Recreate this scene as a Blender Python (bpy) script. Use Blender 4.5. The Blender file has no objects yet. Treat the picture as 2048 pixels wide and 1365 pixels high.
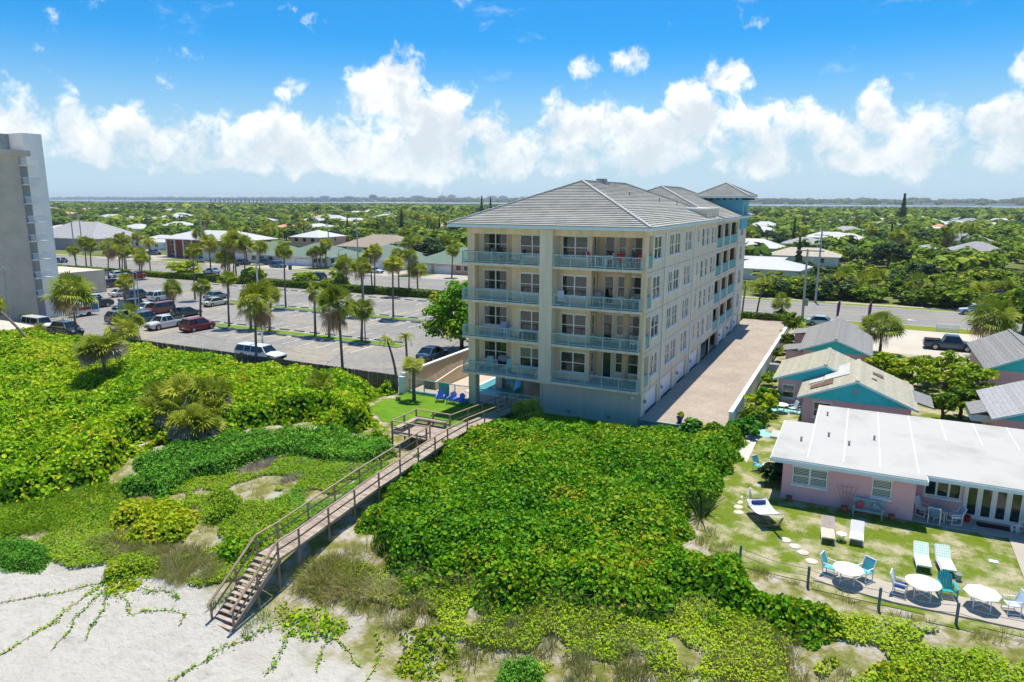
import bpy, math, random
import numpy as np
from mathutils import Matrix, Vector
R = math.radians
SC = bpy.context.scene
COL = SC.collection
random.seed(7)
RNG = np.random.default_rng(11)

# ---------------------------------------------------------------- camera
CAM_H, PITCH, ROLL, YAW = 17.5, R(11.45), R(0.2), R(26.5)
fwd = Vector((-math.sin(YAW)*math.cos(PITCH), math.cos(YAW)*math.cos(PITCH), -math.sin(PITCH)))
rgt = Vector((math.cos(YAW), math.sin(YAW), 0)); upv = rgt.cross(fwd)
r2 = rgt*math.cos(ROLL) + upv*math.sin(ROLL); u2 = upv*math.cos(ROLL) - rgt*math.sin(ROLL)
cd = bpy.data.cameras.new('camera'); cd.lens = 1400/2048*36; cd.sensor_width = 36; cd.clip_start = .5; cd.clip_end = 30000
cam = bpy.data.objects.new('camera', cd); COL.objects.link(cam)
cam.matrix_world = Matrix(((r2.x, u2.x, -fwd.x, 0), (r2.y, u2.y, -fwd.y, 0), (r2.z, u2.z, -fwd.z, CAM_H), (0, 0, 0, 1)))
SC.camera = cam
SC.view_settings.view_transform = 'Standard'; SC.view_settings.look = 'None'
SC.view_settings.exposure = 1.08; SC.view_settings.gamma = 1.0
SC.cycles.use_denoising = True
SC.cycles.max_bounces = 6; SC.cycles.transparent_max_bounces = 6; SC.cycles.volume_bounces = 0
SC.cycles.use_adaptive_sampling = True; SC.cycles.adaptive_threshold = 0.02

# ---------------------------------------------------------------- sun and sky
SUN_DIR = Vector((-0.05, 0.27, 0.96)).normalized()      # towards the sun
sun_el = math.asin(SUN_DIR.z); sun_az = math.atan2(SUN_DIR.x, SUN_DIR.y)
sl = bpy.data.lights.new('sun', 'SUN'); sl.energy = 3.0; sl.angle = R(0.5); sl.color = (1, .93, .80)
so = bpy.data.objects.new('sun', sl); COL.objects.link(so)
so.rotation_euler = SUN_DIR.to_track_quat('Z', 'Y').to_euler(); so.location = (0, 0, 60)
W = bpy.data.worlds.new('World'); SC.world = W; W.use_nodes = True
wt = W.node_tree; wt.nodes.clear()
def wn(t, **k):
    n = wt.nodes.new(t)
    for a, b in k.items(): setattr(n, a, b)
    return n
def wl(a, b): wt.links.new(a, b)
def wmath(op, a, b=None, c=None, clamp=False):
    n = wn('ShaderNodeMath', operation=op, use_clamp=clamp)
    for i, v in enumerate((a, b, c)):
        if v is None: continue
        if hasattr(v, 'is_linked'): wl(v, n.inputs[i])
        else: n.inputs[i].default_value = v
    return n.outputs[0]
sky = wn('ShaderNodeTexSky', sky_type='NISHITA', sun_disc=False, sun_elevation=sun_el, sun_rotation=sun_az,
         altitude=0, air_density=1.0, dust_density=0.6, ozone_density=2.2)
tint = wn('ShaderNodeMix', data_type='RGBA', blend_type='MULTIPLY'); tint.inputs['Factor'].default_value = 1; wl(sky.outputs[0], tint.inputs['A']); tint.inputs['B'].default_value = (.05, .30, .48, 1)
tc = wn('ShaderNodeTexCoord'); D = tc.outputs['Generated']
sep = wn('ShaderNodeSeparateXYZ'); wl(D, sep.inputs[0]); Z = sep.outputs['Z']
def mr(v, a, b, c, d, smooth=True):
    n = wn('ShaderNodeMapRange', interpolation_type='SMOOTHSTEP' if smooth else 'LINEAR', clamp=True)
    wl(v, n.inputs[0])
    for i, x in enumerate((a, b, c, d)): n.inputs[i+1].default_value = x
    return n.outputs[0]
def noise(vec, sc, det, rough, lac=2.0, off=None):
    n = wn('ShaderNodeTexNoise', noise_dimensions='3D'); n.inputs['Scale'].default_value = sc
    n.inputs['Detail'].default_value = det; n.inputs['Roughness'].default_value = rough; n.inputs['Lacunarity'].default_value = lac
    if off is not None:
        m = wn('ShaderNodeVectorMath', operation='ADD'); wl(vec, m.inputs[0]); m.inputs[1].default_value = off; wl(m.outputs[0], n.inputs['Vector'])
    else: wl(vec, n.inputs['Vector'])
    return n.outputs['Fac']
# domain warp gives the cauliflower edges
nw = wn('ShaderNodeTexNoise', noise_dimensions='3D'); nw.inputs['Scale'].default_value = 22; nw.inputs['Detail'].default_value = 5; wl(D, nw.inputs['Vector'])
sb = wn('ShaderNodeVectorMath', operation='SUBTRACT'); wl(nw.outputs['Color'], sb.inputs[0]); sb.inputs[1].default_value = (.5, .5, .5)
sw = wn('ShaderNodeVectorMath', operation='SCALE'); wl(sb.outputs[0], sw.inputs[0]); sw.inputs['Scale'].default_value = .03
DW = wn('ShaderNodeVectorMath', operation='ADD'); wl(D, DW.inputs[0]); wl(sw.outputs[0], DW.inputs[1]); DW = DW.outputs[0]
def pdir(px, py):
    v = fwd + r2*((px-1024)/1400) + u2*((682.5-py)/1400); return v.normalized()
# cumulus heaps: direction of the heap, angular radius (radians), height squash, strength
HEAPS = [(775, 190, .090, .8, 1.0), (860, 235, .075, .9, .9), (585, 172, .036, .9, .8), (700, 185, .03, .7, .6), (1275, 118, .047, .65, .72), (1450, 152, .050, .75, .9), (1500, 170, .03, .6, .6),
         (1165, 170, .036, 1.3, .66), (1160, 250, .085, .8, 1.0), (1250, 255, .06, .7, .9), (1395, 235, .055, 1.1, 1.0), (1310, 265, .06, .6, .9), (1470, 270, .05, .6, .8), (1765, 235, .056, 1.15, 1.0), (1740, 270, .06, .7, .7), (1990, 255, .07, .8, 1.0), (2075, 130, .04, 1.1, .7),
         (540, 285, .06, .6, .8), (630, 275, .045, .6, .8), (360, 285, .07, .5, .75), (285, 225, .05, .7, .3), (1000, 290, .08, .5, .85), (850, 300, .10, .4, .85), (120, 285, .07, .5, .6),
         (-420, 190, .10, .8, .9), (-900, 230, .1, .8, .9), (2700, 210, .1, .8, .9), (3300, 170, .12, .8, .9)]
for a in (100, 128, 150, 178, 205, 230, 262):         # the same kind of heaps all the way round
    HEAPS.append((a, None, .09, .8, .9))
best = None
for h in HEAPS:
    if h[1] is None: v = Vector((math.sin(R(h[0])), math.cos(R(h[0])), .13)).normalized()
    else: v = pdir(h[0], h[1])
    s_ = wn('ShaderNodeVectorMath', operation='SUBTRACT'); wl(DW, s_.inputs[0]); s_.inputs[1].default_value = v
    q_ = wn('ShaderNodeVectorMath', operation='MULTIPLY'); wl(s_.outputs[0], q_.inputs[0]); q_.inputs[1].default_value = (1, 1, 1/h[3])
    l_ = wn('ShaderNodeVectorMath', operation='LENGTH'); wl(q_.outputs[0], l_.inputs[0])
    b_ = mr(l_.outputs['Value'], 0, h[2]*1.25, h[4], 0)
    best = b_ if best is None else wmath('MAXIMUM', best, b_)
n1 = noise(DW, 17, 11, .62); n1s = noise(DW, 17, 11, .62, off=(-.004, .006, .034))
nb = noise(D, 4.2, 4, .55)
band = wmath('MULTIPLY', mr(Z, .012, .05, 0, 1), mr(Z, .075, .15, 1, 0))
lowband = wmath('MULTIPLY', band, wmath('MULTIPLY_ADD', nb, .8, .36))
dens0 = wmath('MAXIMUM', best, lowband)
dens = wmath('ADD', wmath('MULTIPLY', dens0, .95), wmath('MULTIPLY_ADD', n1, 2.7, -1.68))
densS = wmath('ADD', wmath('MULTIPLY', dens0, .95), wmath('MULTIPLY_ADD', n1s, 2.7, -1.62))
cover = mr(dens, -.06, .48, 0, 1)
# a few thin wisps
wv = wn('ShaderNodeVectorMath', operation='MULTIPLY'); wl(DW, wv.inputs[0]); wv.inputs[1].default_value = (1, 1, 2.4)
wisp = wmath('MULTIPLY', mr(noise(wv.outputs[0], 7, 7, .62, off=(3.1, 1.7, .3)), .58, .78, 0, .40), mr(Z, .05, .2, 0, 1))
cover = wmath('MAXIMUM', cover, wisp)
thick = mr(densS, -.15, .85, 0, 1)
ccol = wn('ShaderNodeMix', data_type='RGBA'); wl(thick, ccol.inputs['Factor'])
ccol.inputs['A'].default_value = (4.3, 4.2, 4.05, 1); ccol.inputs['B'].default_value = (2.35, 2.6, 2.82, 1)
lowf = mr(Z, .03, .13, .55, 0)
c2 = wn('ShaderNodeMix', data_type='RGBA'); wl(lowf, c2.inputs['Factor']); wl(ccol.outputs['Result'], c2.inputs['A']); c2.inputs['B'].default_value = (2.2, 2.6, 2.85, 1)
hz = wn('ShaderNodeMix', data_type='RGBA'); wl(mr(Z, .02, .215, .97, 0), hz.inputs['Factor']); wl(tint.outputs['Result'], hz.inputs['A']); hz.inputs['B'].default_value = (1.8, 2.42, 2.8, 1)   # humid air towards the horizon
cm = wn('ShaderNodeMix', data_type='RGBA'); wl(cover, cm.inputs['Factor']); wl(hz.outputs['Result'], cm.inputs['A']); wl(c2.outputs['Result'], cm.inputs['B'])
bg = wn('ShaderNodeBackground'); bg.inputs['Strength'].default_value = 0.15; wl(cm.outputs['Result'], bg.inputs['Color'])
wo = wn('ShaderNodeOutputWorld'); wl(bg.outputs[0], wo.inputs['Surface'])
W.cycles.sampling_method = 'MANUAL'; W.cycles.sample_map_resolution = 512

# ---------------------------------------------------------------- materials
def new_mat(name):
    m = bpy.data.materials.new(name); m.use_nodes = True; t = m.node_tree
    b = t.nodes['Principled BSDF']; return m, t, b
def mat(name, col, rough=.7, var=.12, scale=1.5, col2=None, bump=0, bscale=20, spec=.3, metal=0, detail=4, thr=(.35, .65), objvar=0, coords='Object', streak=0):
    """procedural colour: two tones mixed by noise, optional fine relief"""
    m, t, b = new_mat(name); L = t.links.new
    b.inputs['Roughness'].default_value = rough; b.inputs['Specular IOR Level'].default_value = spec; b.inputs['Metallic'].default_value = metal
    c = tuple(col); c2_ = tuple(col2) if col2 else tuple(max(0, x*(1-var*2)) for x in c)
    tcn = t.nodes.new('ShaderNodeTexCoord')
    if coords == 'World':
        g = t.nodes.new('ShaderNodeNewGeometry'); vec = g.outputs['Position']
    else: vec = tcn.outputs['Object']
    if streak:
        mp = t.nodes.new('ShaderNodeMapping'); mp.inputs['Scale'].default_value = (1, 1, streak); L(vec, mp.inputs['Vector']); vec0 = vec; vec = mp.outputs['Vector']
    n = t.nodes.new('ShaderNodeTexNoise'); n.inputs['Scale'].default_value = scale; n.inputs['Detail'].default_value = detail; n.inputs['Roughness'].default_value = .6
    L(vec, n.inputs['Vector'])
    r = t.nodes.new('ShaderNodeValToRGB'); r.color_ramp.elements[0].position = thr[0]; r.color_ramp.elements[1].position = thr[1]
    r.color_ramp.elements[0].color = (*c, 1); r.color_ramp.elements[1].color = (*c2_, 1)
    L(n.outputs['Fac'], r.inputs['Fac']); out = r.outputs['Color']
    if objvar:
        oi = t.nodes.new('ShaderNodeObjectInfo'); h = t.nodes.new('ShaderNodeHueSaturation')
        mm = t.nodes.new('ShaderNodeMapRange'); L(oi.outputs['Random'], mm.inputs[0]); mm.inputs[3].default_value = 1-objvar; mm.inputs[4].default_value = 1+objvar
        L(mm.outputs[0], h.inputs['Value']); L(out, h.inputs['Color']); out = h.outputs['Color']
    L(out, b.inputs['Base Color'])
    if bump:
        n2 = t.nodes.new('ShaderNodeTexNoise'); n2.inputs['Scale'].default_value = bscale; n2.inputs['Detail'].default_value = 5; L(vec, n2.inputs['Vector'])
        bp = t.nodes.new('ShaderNodeBump'); bp.inputs['Strength'].default_value = bump; bp.inputs['Distance'].default_value = .05
        L(n2.outputs['Fac'], bp.inputs['Height']); L(bp.outputs[0], b.inputs['Normal'])
    return m
def leaf_mat(name, cols, trans=.35, rough=.62, spec=.12, patch=0):
    """foliage: every leaf takes its own tone from the 'rnd' attribute, light passes through a little"""
    m, t, b = new_mat(name); L = t.links.new
    a = t.nodes.new('ShaderNodeAttribute'); a.attribute_name = 'rnd'
    r = t.nodes.new('ShaderNodeValToRGB'); el = r.color_ramp.elements
    while len(el) < len(cols): el.new(.5)
    for i, c in enumerate(cols): el[i].position = i/(len(cols)-1); el[i].color = (*[min(.5, v*1.22) for v in c], 1)
    fac = a.outputs['Fac']
    if patch:
        g = t.nodes.new('ShaderNodeNewGeometry'); n = t.nodes.new('ShaderNodeTexNoise'); n.inputs['Scale'].default_value = patch; n.inputs['Detail'].default_value = 2; L(g.outputs['Position'], n.inputs['Vector'])
        mm = t.nodes.new('ShaderNodeMath'); mm.operation = 'MULTIPLY_ADD'; L(n.outputs['Fac'], mm.inputs[0]); mm.inputs[1].default_value = .9
        m2 = t.nodes.new('ShaderNodeMath'); m2.operation = 'ADD'; m2.inputs[1].default_value = -.45; L(fac, m2.inputs[0]); L(m2.outputs[0], mm.inputs[2]); fac = mm.outputs[0]
    L(fac, r.inputs['Fac'])
    oi = t.nodes.new('ShaderNodeObjectInfo'); h = t.nodes.new('ShaderNodeHueSaturation'); mr_ = t.nodes.new('ShaderNodeMapRange')
    L(oi.outputs['Random'], mr_.inputs[0]); mr_.inputs[3].default_value = .8; mr_.inputs[4].default_value = 1.2; L(mr_.outputs[0], h.inputs['Value'])
    mh = t.nodes.new('ShaderNodeMapRange'); L(oi.outputs['Random'], mh.inputs[0]); mh.inputs[3].default_value = .515; mh.inputs[4].default_value = .485; L(mh.outputs[0], h.inputs['Hue'])
    L(r.outputs['Color'], h.inputs['Color']); L(h.outputs['Color'], b.inputs['Base Color'])
    b.inputs['Roughness'].default_value = max(.55, rough); b.inputs['Specular IOR Level'].default_value = min(.14, spec)
    if trans:
        tr = t.nodes.new('ShaderNodeBsdfTranslucent'); L(h.outputs['Color'], tr.inputs['Color'])
        mx = t.nodes.new('ShaderNodeMixShader'); mx.inputs[0].default_value = trans
        L(b.outputs[0], mx.inputs[1]); L(tr.outputs[0], mx.inputs[2]); L(mx.outputs[0], t.nodes['Material Output'].inputs['Surface'])
    return m
def glass_mat(name, col=(.02, .03, .035), rough=.05):
    m, t, b = new_mat(name); b.inputs['Base Color'].default_value = (*col, 1); b.inputs['Roughness'].default_value = rough; b.inputs['Specular IOR Level'].default_value = .8
    return m

# ---------------------------------------------------------------- mesh building
class MB:
    def __init__(s): s.v = []; s.f = []; s.m = []
    def quad(s, a, b, c, d, mi=0):
        i = len(s.v); s.v += [a, b, c, d]; s.f.append((i, i+1, i+2, i+3)); s.m.append(mi); return s
    def poly(s, pts, mi=0):
        i = len(s.v); s.v += list(pts); s.f.append(tuple(range(i, i+len(pts)))); s.m.append(mi); return s
    def box(s, x0, x1, y0, y1, z0, z1, mi=0):
        i = len(s.v)
        s.v += [(x0, y0, z0), (x1, y0, z0), (x1, y1, z0), (x0, y1, z0), (x0, y0, z1), (x1, y0, z1), (x1, y1, z1), (x0, y1, z1)]
        for q in ((3, 2, 1, 0), (4, 5, 6, 7), (0, 1, 5, 4), (1, 2, 6, 5), (2, 3, 7, 6), (3, 0, 4, 7)):
            s.f.append(tuple(i+k for k in q)); s.m.append(mi)
        return s
    def bar(s, p, q, w, h=None, mi=0, upd=(0, 0, 1)):
        """square bar from p to q, w wide, h tall"""
        h = h or w; p = Vector(p); q = Vector(q); d = (q-p).normalized(); u = Vector(upd)
        if abs(d.dot(u)) > .98: u = Vector((0, 1, 0))
        a = d.cross(u).normalized()*(w/2); b = a.cross(d).normalized()*(h/2)
        i = len(s.v)
        for c in (p, q): s.v += [tuple(c-a-b), tuple(c+a-b), tuple(c+a+b), tuple(c-a+b)]
        for k in ((0, 1, 2, 3), (7, 6, 5, 4), (0, 4, 5, 1), (1, 5, 6, 2), (2, 6, 7, 3), (3, 7, 4, 0)):
            s.f.append(tuple(i+x for x in k)); s.m.append(mi)
        return s
    def tube(s, pts, rad, n=8, mi=0, cap=True):
        pts = [Vector(p) for p in pts]; rad = rad if hasattr(rad, '__len__') else [rad]*len(pts); i0 = len(s.v)
        for k, p in enumerate(pts):
            d = (pts[min(k+1, len(pts)-1)]-pts[max(k-1, 0)]).normalized(); u = Vector((0, 0, 1)) if abs(d.z) < .9 else Vector((1, 0, 0))
            a = d.cross(u).normalized(); b = a.cross(d).normalized()
            for j in range(n):
                t = 2*math.pi*j/n; s.v.append(tuple(p+(a*math.cos(t)+b*math.sin(t))*rad[k]))
        for k in range(len(pts)-1):
            for j in range(n):
                s.f.append((i0+k*n+j, i0+k*n+(j+1) % n, i0+(k+1)*n+(j+1) % n, i0+(k+1)*n+j)); s.m.append(mi)
        if cap:
            s.f.append(tuple(i0+j for j in reversed(range(n)))); s.m.append(mi)
            s.f.append(tuple(i0+(len(pts)-1)*n+j for j in range(n))); s.m.append(mi)
        return s
    def lathe(s, prof, n=16, c=(0, 0, 0), mi=0, axis='z'):
        i0 = len(s.v)
        for r, h in prof:
            for j in range(n):
                t = 2*math.pi*j/n
                if axis == 'z': s.v.append((c[0]+r*math.cos(t), c[1]+r*math.sin(t), c[2]+h))
                elif axis == 'x': s.v.append((c[0]+h, c[1]+r*math.cos(t), c[2]+r*math.sin(t)))
                else: s.v.append((c[0]+r*math.sin(t), c[1]+h, c[2]+r*math.cos(t)))
        for k in range(len(prof)-1):
            for j in range(n):
                s.f.append((i0+k*n+j, i0+k*n+(j+1) % n, i0+(k+1)*n+(j+1) % n, i0+(k+1)*n+j)); s.m.append(mi)
        s.f.append(tuple(i0+j for j in reversed(range(n)))); s.m.append(mi)
        s.f.append(tuple(i0+(len(prof)-1)*n+j for j in range(n))); s.m.append(mi)
        return s
    def prism(s, pts2, y0, y1, plane='xz', mi=0):
        """polygon in a plane pulled out along the third axis"""
        def P(a, b, c): return (a, c, b) if plane == 'xz' else ((c, a, b) if plane == 'yz' else (a, b, c))
        n = len(pts2); i = len(s.v)
        s.v += [P(a, b, y0) for a, b in pts2]+[P(a, b, y1) for a, b in pts2]
        s.f.append(tuple(i+k for k in range(n))); s.m.append(mi); s.f.append(tuple(i+n+k for k in reversed(range(n)))); s.m.append(mi)
        for k in range(n):
            s.f.append((i+k, i+n+k, i+n+(k+1) % n, i+(k+1) % n)); s.m.append(mi)
        return s
    def mesh(s, name, mats, smooth=False):
        me = bpy.data.meshes.new(name); me.from_pydata([tuple(v) for v in s.v], [], s.f)
        mats = mats if isinstance(mats, (list, tuple)) else [mats]
        for m in mats: me.materials.append(m)
        if len(mats) > 1: me.polygons.foreach_set('material_index', s.m)
        if smooth: me.polygons.foreach_set('use_smooth', [True]*len(s.f))
        me.update(); import bmesh
        bm = bmesh.new(); bm.from_mesh(me); bmesh.ops.recalc_face_normals(bm, faces=bm.faces); bm.to_mesh(me); bm.free()
        return me
    def obj(s, name, mats, parent=None, smooth=False, loc=None, label=None):
        return link(name, s.mesh(name, mats, smooth), parent, loc, label)
def link(name, me, parent=None, loc=None, label=None, rot=None):
    o = bpy.data.objects.new(name, me); COL.objects.link(o)
    if parent: o.parent = parent
    if loc: o.location = loc
    if rot: o.rotation_euler = rot
    if label: o['label'] = label
    return o
def tag(o, label, cat, group=None):
    o['label'] = label; o['category'] = cat
    if group: o['group'] = group
    return o
def thing(name, label, cat, loc=(0, 0, 0), rz=0, group=None):
    o = bpy.data.objects.new(name, None); COL.objects.link(o); o.location = loc; o.rotation_euler = (0, 0, rz); o.empty_display_size = .2
    return tag(o, label, cat, group)
def struct(o, kind='structure'):
    o['kind'] = kind; return o
KIDS = {}
def copy_tree(o, parent=None):
    c = o.copy(); COL.objects.link(c)
    if parent: c.parent = parent
    for ch in o.children: copy_tree(ch, c)
    return c
def place(src, loc, rz=0, scale=None, label=None, group=None, rot=None):
    c = copy_tree(src); c.location = loc; c.rotation_euler = rot or (0, 0, rz)
    if scale: c.scale = (scale,)*3 if not hasattr(scale, '__len__') else scale
    if label: c['label'] = label
    if group: c['group'] = group
    return c

# ---------------------------------------------------------------- value noise, terrain
def _h(ix, iy, seed):
    n = (ix.astype(np.int64)*374761393 + iy.astype(np.int64)*668265263 + seed*1442695041) & 0x7fffffff
    n = ((n ^ (n >> 13))*1274126177) & 0x7fffffff
    return ((n ^ (n >> 16)) & 0xffff)/65535.
def vnoise(x, y, sc, seed=0):
    x = np.asarray(x, float)/sc; y = np.asarray(y, float)/sc
    ix = np.floor(x); iy = np.floor(y); fx = x-ix; fy = y-iy; fx = fx*fx*(3-2*fx); fy = fy*fy*(3-2*fy)
    a = _h(ix, iy, seed); b = _h(ix+1, iy, seed); c = _h(ix, iy+1, seed); d = _h(ix+1, iy+1, seed)
    return a+(b-a)*fx+(c-a)*fy+(a-b-c+d)*fx*fy
def sstep(a, b, x):
    t = np.clip((np.asarray(x, float)-a)/(b-a), 0, 1); return t*t*(3-2*t)
def height(x, y):
    """ground level: flat town, low dune ridge in front of the condo, beach falling to the sea, lagoon far inland"""
    x = np.asarray(x, float); y = np.asarray(y, float)
    left = np.interp(y, [-200, -20, 0, 12, 20, 24, 28, 34, 41, 46, 50], [-9, -5, -3.6, -2.7, -2.25, -1.6, -.75, -.1, .35, .2, 0])
    right = np.interp(y, [-200, -20, 0, 12, 18, 24, 28, 31.3, 33], [-9, -5, -3.6, -2.7, -2.3, -1.5, -.8, -.12, 0])
    k = sstep(-9, -4, x); h = left*(1-k)+right*k
    bumps = (vnoise(x, y, 4.5, 3)-.5)*.7+(vnoise(x, y, 1.7, 4)-.5)*.22
    ye = np.interp(x, [-12, -8, -4], [43, 35, 29.5])
    h = h+bumps*sstep(14, 22, y)*(1-sstep(ye-3, ye, y))
    h = h+(vnoise(x, y, 1.2, 8)-.5)*.05*(1-sstep(20, 30, y))
    shore = 1900+250*(vnoise(x, y*0, 700, 9)-.5)
    far = 2900+500*(vnoise(x, y*0, 1500, 19)-.5)+np.clip(-x-900, 0, 3000)*.35
    h = np.where((y > shore-40) & (y < far), -2.5*sstep(0, 60, y-shore+40)*(1-sstep(-80, 0, y-far)), h)
    return h
def gz(x, y): return float(height(np.array([x]), np.array([y]))[0])

def in_poly(x, y, poly):
    x = np.asarray(x, float); y = np.asarray(y, float); r = np.zeros(x.shape, bool); n = len(poly)
    for i in range(n):
        (x0, y0), (x1, y1) = poly[i], poly[(i+1) % n]
        c = (y0 > y) != (y1 > y)
        with np.errstate(divide='ignore', invalid='ignore'): r ^= c & (x < (x1-x0)*(y-y0)/(y1-y0+1e-12)+x0)
    return r
def terrain_patch(name, poly, m, step=.5, off=.02, ragged=0, parent=None):
    """a ground cover that follows the terrain, with a slightly uneven edge"""
    xs = np.arange(min(p[0] for p in poly), max(p[0] for p in poly)+step, step); ys = np.arange(min(p[1] for p in poly), max(p[1] for p in poly)+step, step)
    X, Y = np.meshgrid(xs, ys); Zs = height(X, Y)+off
    xc = (X[:-1, :-1]+X[1:, 1:])/2; yc = (Y[:-1, :-1]+Y[1:, 1:])/2
    ok = in_poly(xc+(vnoise(xc, yc, 1.1, 51)-.5)*ragged, yc+(vnoise(xc, yc, 1.1, 52)-.5)*ragged, poly)
    idx = np.arange(X.size).reshape(X.shape); q = np.stack([idx[:-1, :-1], idx[:-1, 1:], idx[1:, 1:], idx[1:, :-1]], -1)[ok]
    used = np.unique(q); rm = np.zeros(X.size, int); rm[used] = np.arange(len(used))
    me = bpy.data.meshes.new(name); me.from_pydata(np.stack([X, Y, Zs], -1).reshape(-1, 3)[used].tolist(), [], rm[q].tolist()); me.materials.append(m)
    me.polygons.foreach_set('use_smooth', np.ones(len(q), bool)); return link(name, me, parent)
# ================================================================ MATERIAL SET
M = {}
M['stucco'] = mat('cream stucco', (.80, .63, .42), .9, .10, 1.6, streak=.10, coords='World', detail=7, bump=.35, bscale=28, spec=.1)
M['stucco2'] = mat('pale stucco', (.78, .69, .53), .9, .10, 1.6, streak=.10, coords='World', detail=7, bump=.3, bscale=30, spec=.1)
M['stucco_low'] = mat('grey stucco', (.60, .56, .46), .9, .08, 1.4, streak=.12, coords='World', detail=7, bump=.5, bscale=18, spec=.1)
M['trim'] = mat('white trim paint', (.78, .79, .78), .5, .03, 2)
M['fascia'] = mat('pale aqua fascia paint', (.62, .76, .80), .5, .03, 2)
M['teal'] = mat('teal paint', (.11, .38, .41), .5, .06, 2)
M['teal_rail'] = mat('aqua rail paint', (.36, .62, .60), .45, .05, 2)
M['blue_stucco'] = mat('turquoise stucco', (.15, .46, .58), .85, .05, .8, bump=.3, bscale=30, spec=.1)
M['glass'] = glass_mat('window glass', (.012, .028, .026), .06)
M['curtain_glass'] = glass_mat('glass over pale curtain', (.16, .155, .14), .12); M['blind_glass'] = glass_mat('glass over lowered blind', (.07, .085, .08), .1)
M['dark'] = mat('dark opening', (.02, .02, .022), .8, .1, 2)
M['tile'] = mat('grey roof tile', (.42, .41, .37), .75, .12, .9, col2=(.30, .30, .275), bump=.2, bscale=9, objvar=.10, thr=(.3, .7))
M['tile_cap'] = mat('ridge tile', (.40, .40, .39), .75, .1, 2, bump=.2, bscale=8)
M['floor'] = mat('balcony floor coating', (.32, .38, .42), .7, .05, 1)
M['garage'] = mat('white garage door', (.80, .81, .82), .5, .02, 2)
M['metal'] = mat('galvanised metal', (.45, .46, .47), .45, .08, 3, metal=.6)
M['grey_metal'] = mat('grey painted metal', (.30, .33, .36), .5, .08, 3)
M['black'] = mat('black rubber', (.018, .018, .02), .7, .1, 4)
M['concrete'] = mat('concrete', (.43, .385, .325), .9, .08, .5, bump=.15, bscale=12, coords='World', detail=7)
M['white_wall'] = mat('white wall paint', (.78, .76, .71), .8, .05, .7, bump=.15, bscale=20)
M['cream_wall'] = mat('cream wall paint', (.72, .60, .42), .85, .05, .5, bump=.2, bscale=20)
M['wood'] = mat('weathered grey wood', (.44, .355, .285), .85, .18, 3, col2=(.31, .245, .195), bump=.3, bscale=14, objvar=.22, coords='World')
M['wood_rail'] = mat('brown rail wood', (.35, .255, .18), .8, .15, 3, col2=(.25, .18, .125), bump=.3, bscale=14, coords='World')
M['fence_wood'] = mat('dark fence wood', (.17, .145, .115), .9, .2, 4, col2=(.10, .088, .07), bump=.3, bscale=20, objvar=.3, coords='World')
M['asphalt'] = None
M['road'] = mat('road asphalt', (.25, .24, .222), .92, .06, .12, col2=(.205, .195, .185), bump=.12, bscale=20, coords='World', detail=8)
M['paint'] = mat('white road paint', (.72, .72, .70), .7, .08, 2, coords='World')
M['paint_y'] = mat('yellow road paint', (.70, .42, .08), .7, .08, 2, coords='World')
M['lawn'] = mat('mown grass', (.15, .20, .018), .95, .2, 1.1, col2=(.22, .24, .03), bump=.6, bscale=26, coords='World', detail=8, spec=.1)
M['lawn_condo'] = mat('lush grass', (.085, .21, .012), .95, .15, .9, col2=(.15, .26, .02), bump=.6, bscale=26, coords='World', detail=8, spec=.1)
M['bare'] = mat('sandy lawn', (.135, .185, .018), .95, .2, .62, col2=(.40, .35, .23), bump=.5, bscale=22, coords='World', detail=9, thr=(.45, .61), spec=.1)
M['joint'] = mat('wall joint', (.42, .39, .33), .9)
M['white_plastic'] = mat('white plastic', (.80, .81, .82), .45, .03, 3)

# ================================================================ GROUND
def axis_vals(lo, hi, step, far, grow=1.35):
    a = list(np.arange(lo, hi+1e-6, step)); s = step; v = lo; left = []
    while v > -far: s *= grow; v -= s; left.append(v)
    s = step; v = hi; right = []
    while v < far: s *= grow; v += s; right.append(v)
    return np.array(left[::-1]+a+right)
gx = axis_vals(-95, 24, .8, 14000); gy = np.concatenate([axis_vals(6, 56, .55, 300)[axis_vals(6, 56, .55, 300) < 56], np.arange(57, 140, 4), np.arange(140, 1600, 45), np.arange(1600, 3900, 22), np.geomspace(3900, 16000, 18)])
GXX, GYY = np.meshgrid(gx, gy); GZ = height(GXX, GYY)
nx, ny = len(gx), len(gy)
me = bpy.data.meshes.new('ground')
idx = np.arange(nx*ny).reshape(ny, nx)
fq = np.stack([idx[:-1, :-1], idx[:-1, 1:], idx[1:, 1:], idx[1:, :-1]], -1).reshape(-1, 4)
me.vertices.add(nx*ny); me.vertices.foreach_set('co', np.stack([GXX, GYY, GZ], -1).ravel())
me.loops.add(fq.size); me.loops.foreach_set('vertex_index', fq.ravel().astype(np.int32))
me.polygons.add(len(fq)); me.polygons.foreach_set('loop_start', np.arange(0, fq.size, 4, dtype=np.int32)); me.polygons.foreach_set('loop_total', np.full(len(fq), 4, np.int32))
me.polygons.foreach_set('use_smooth', np.ones(len(fq), bool)); me.update(calc_edges=True)
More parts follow.
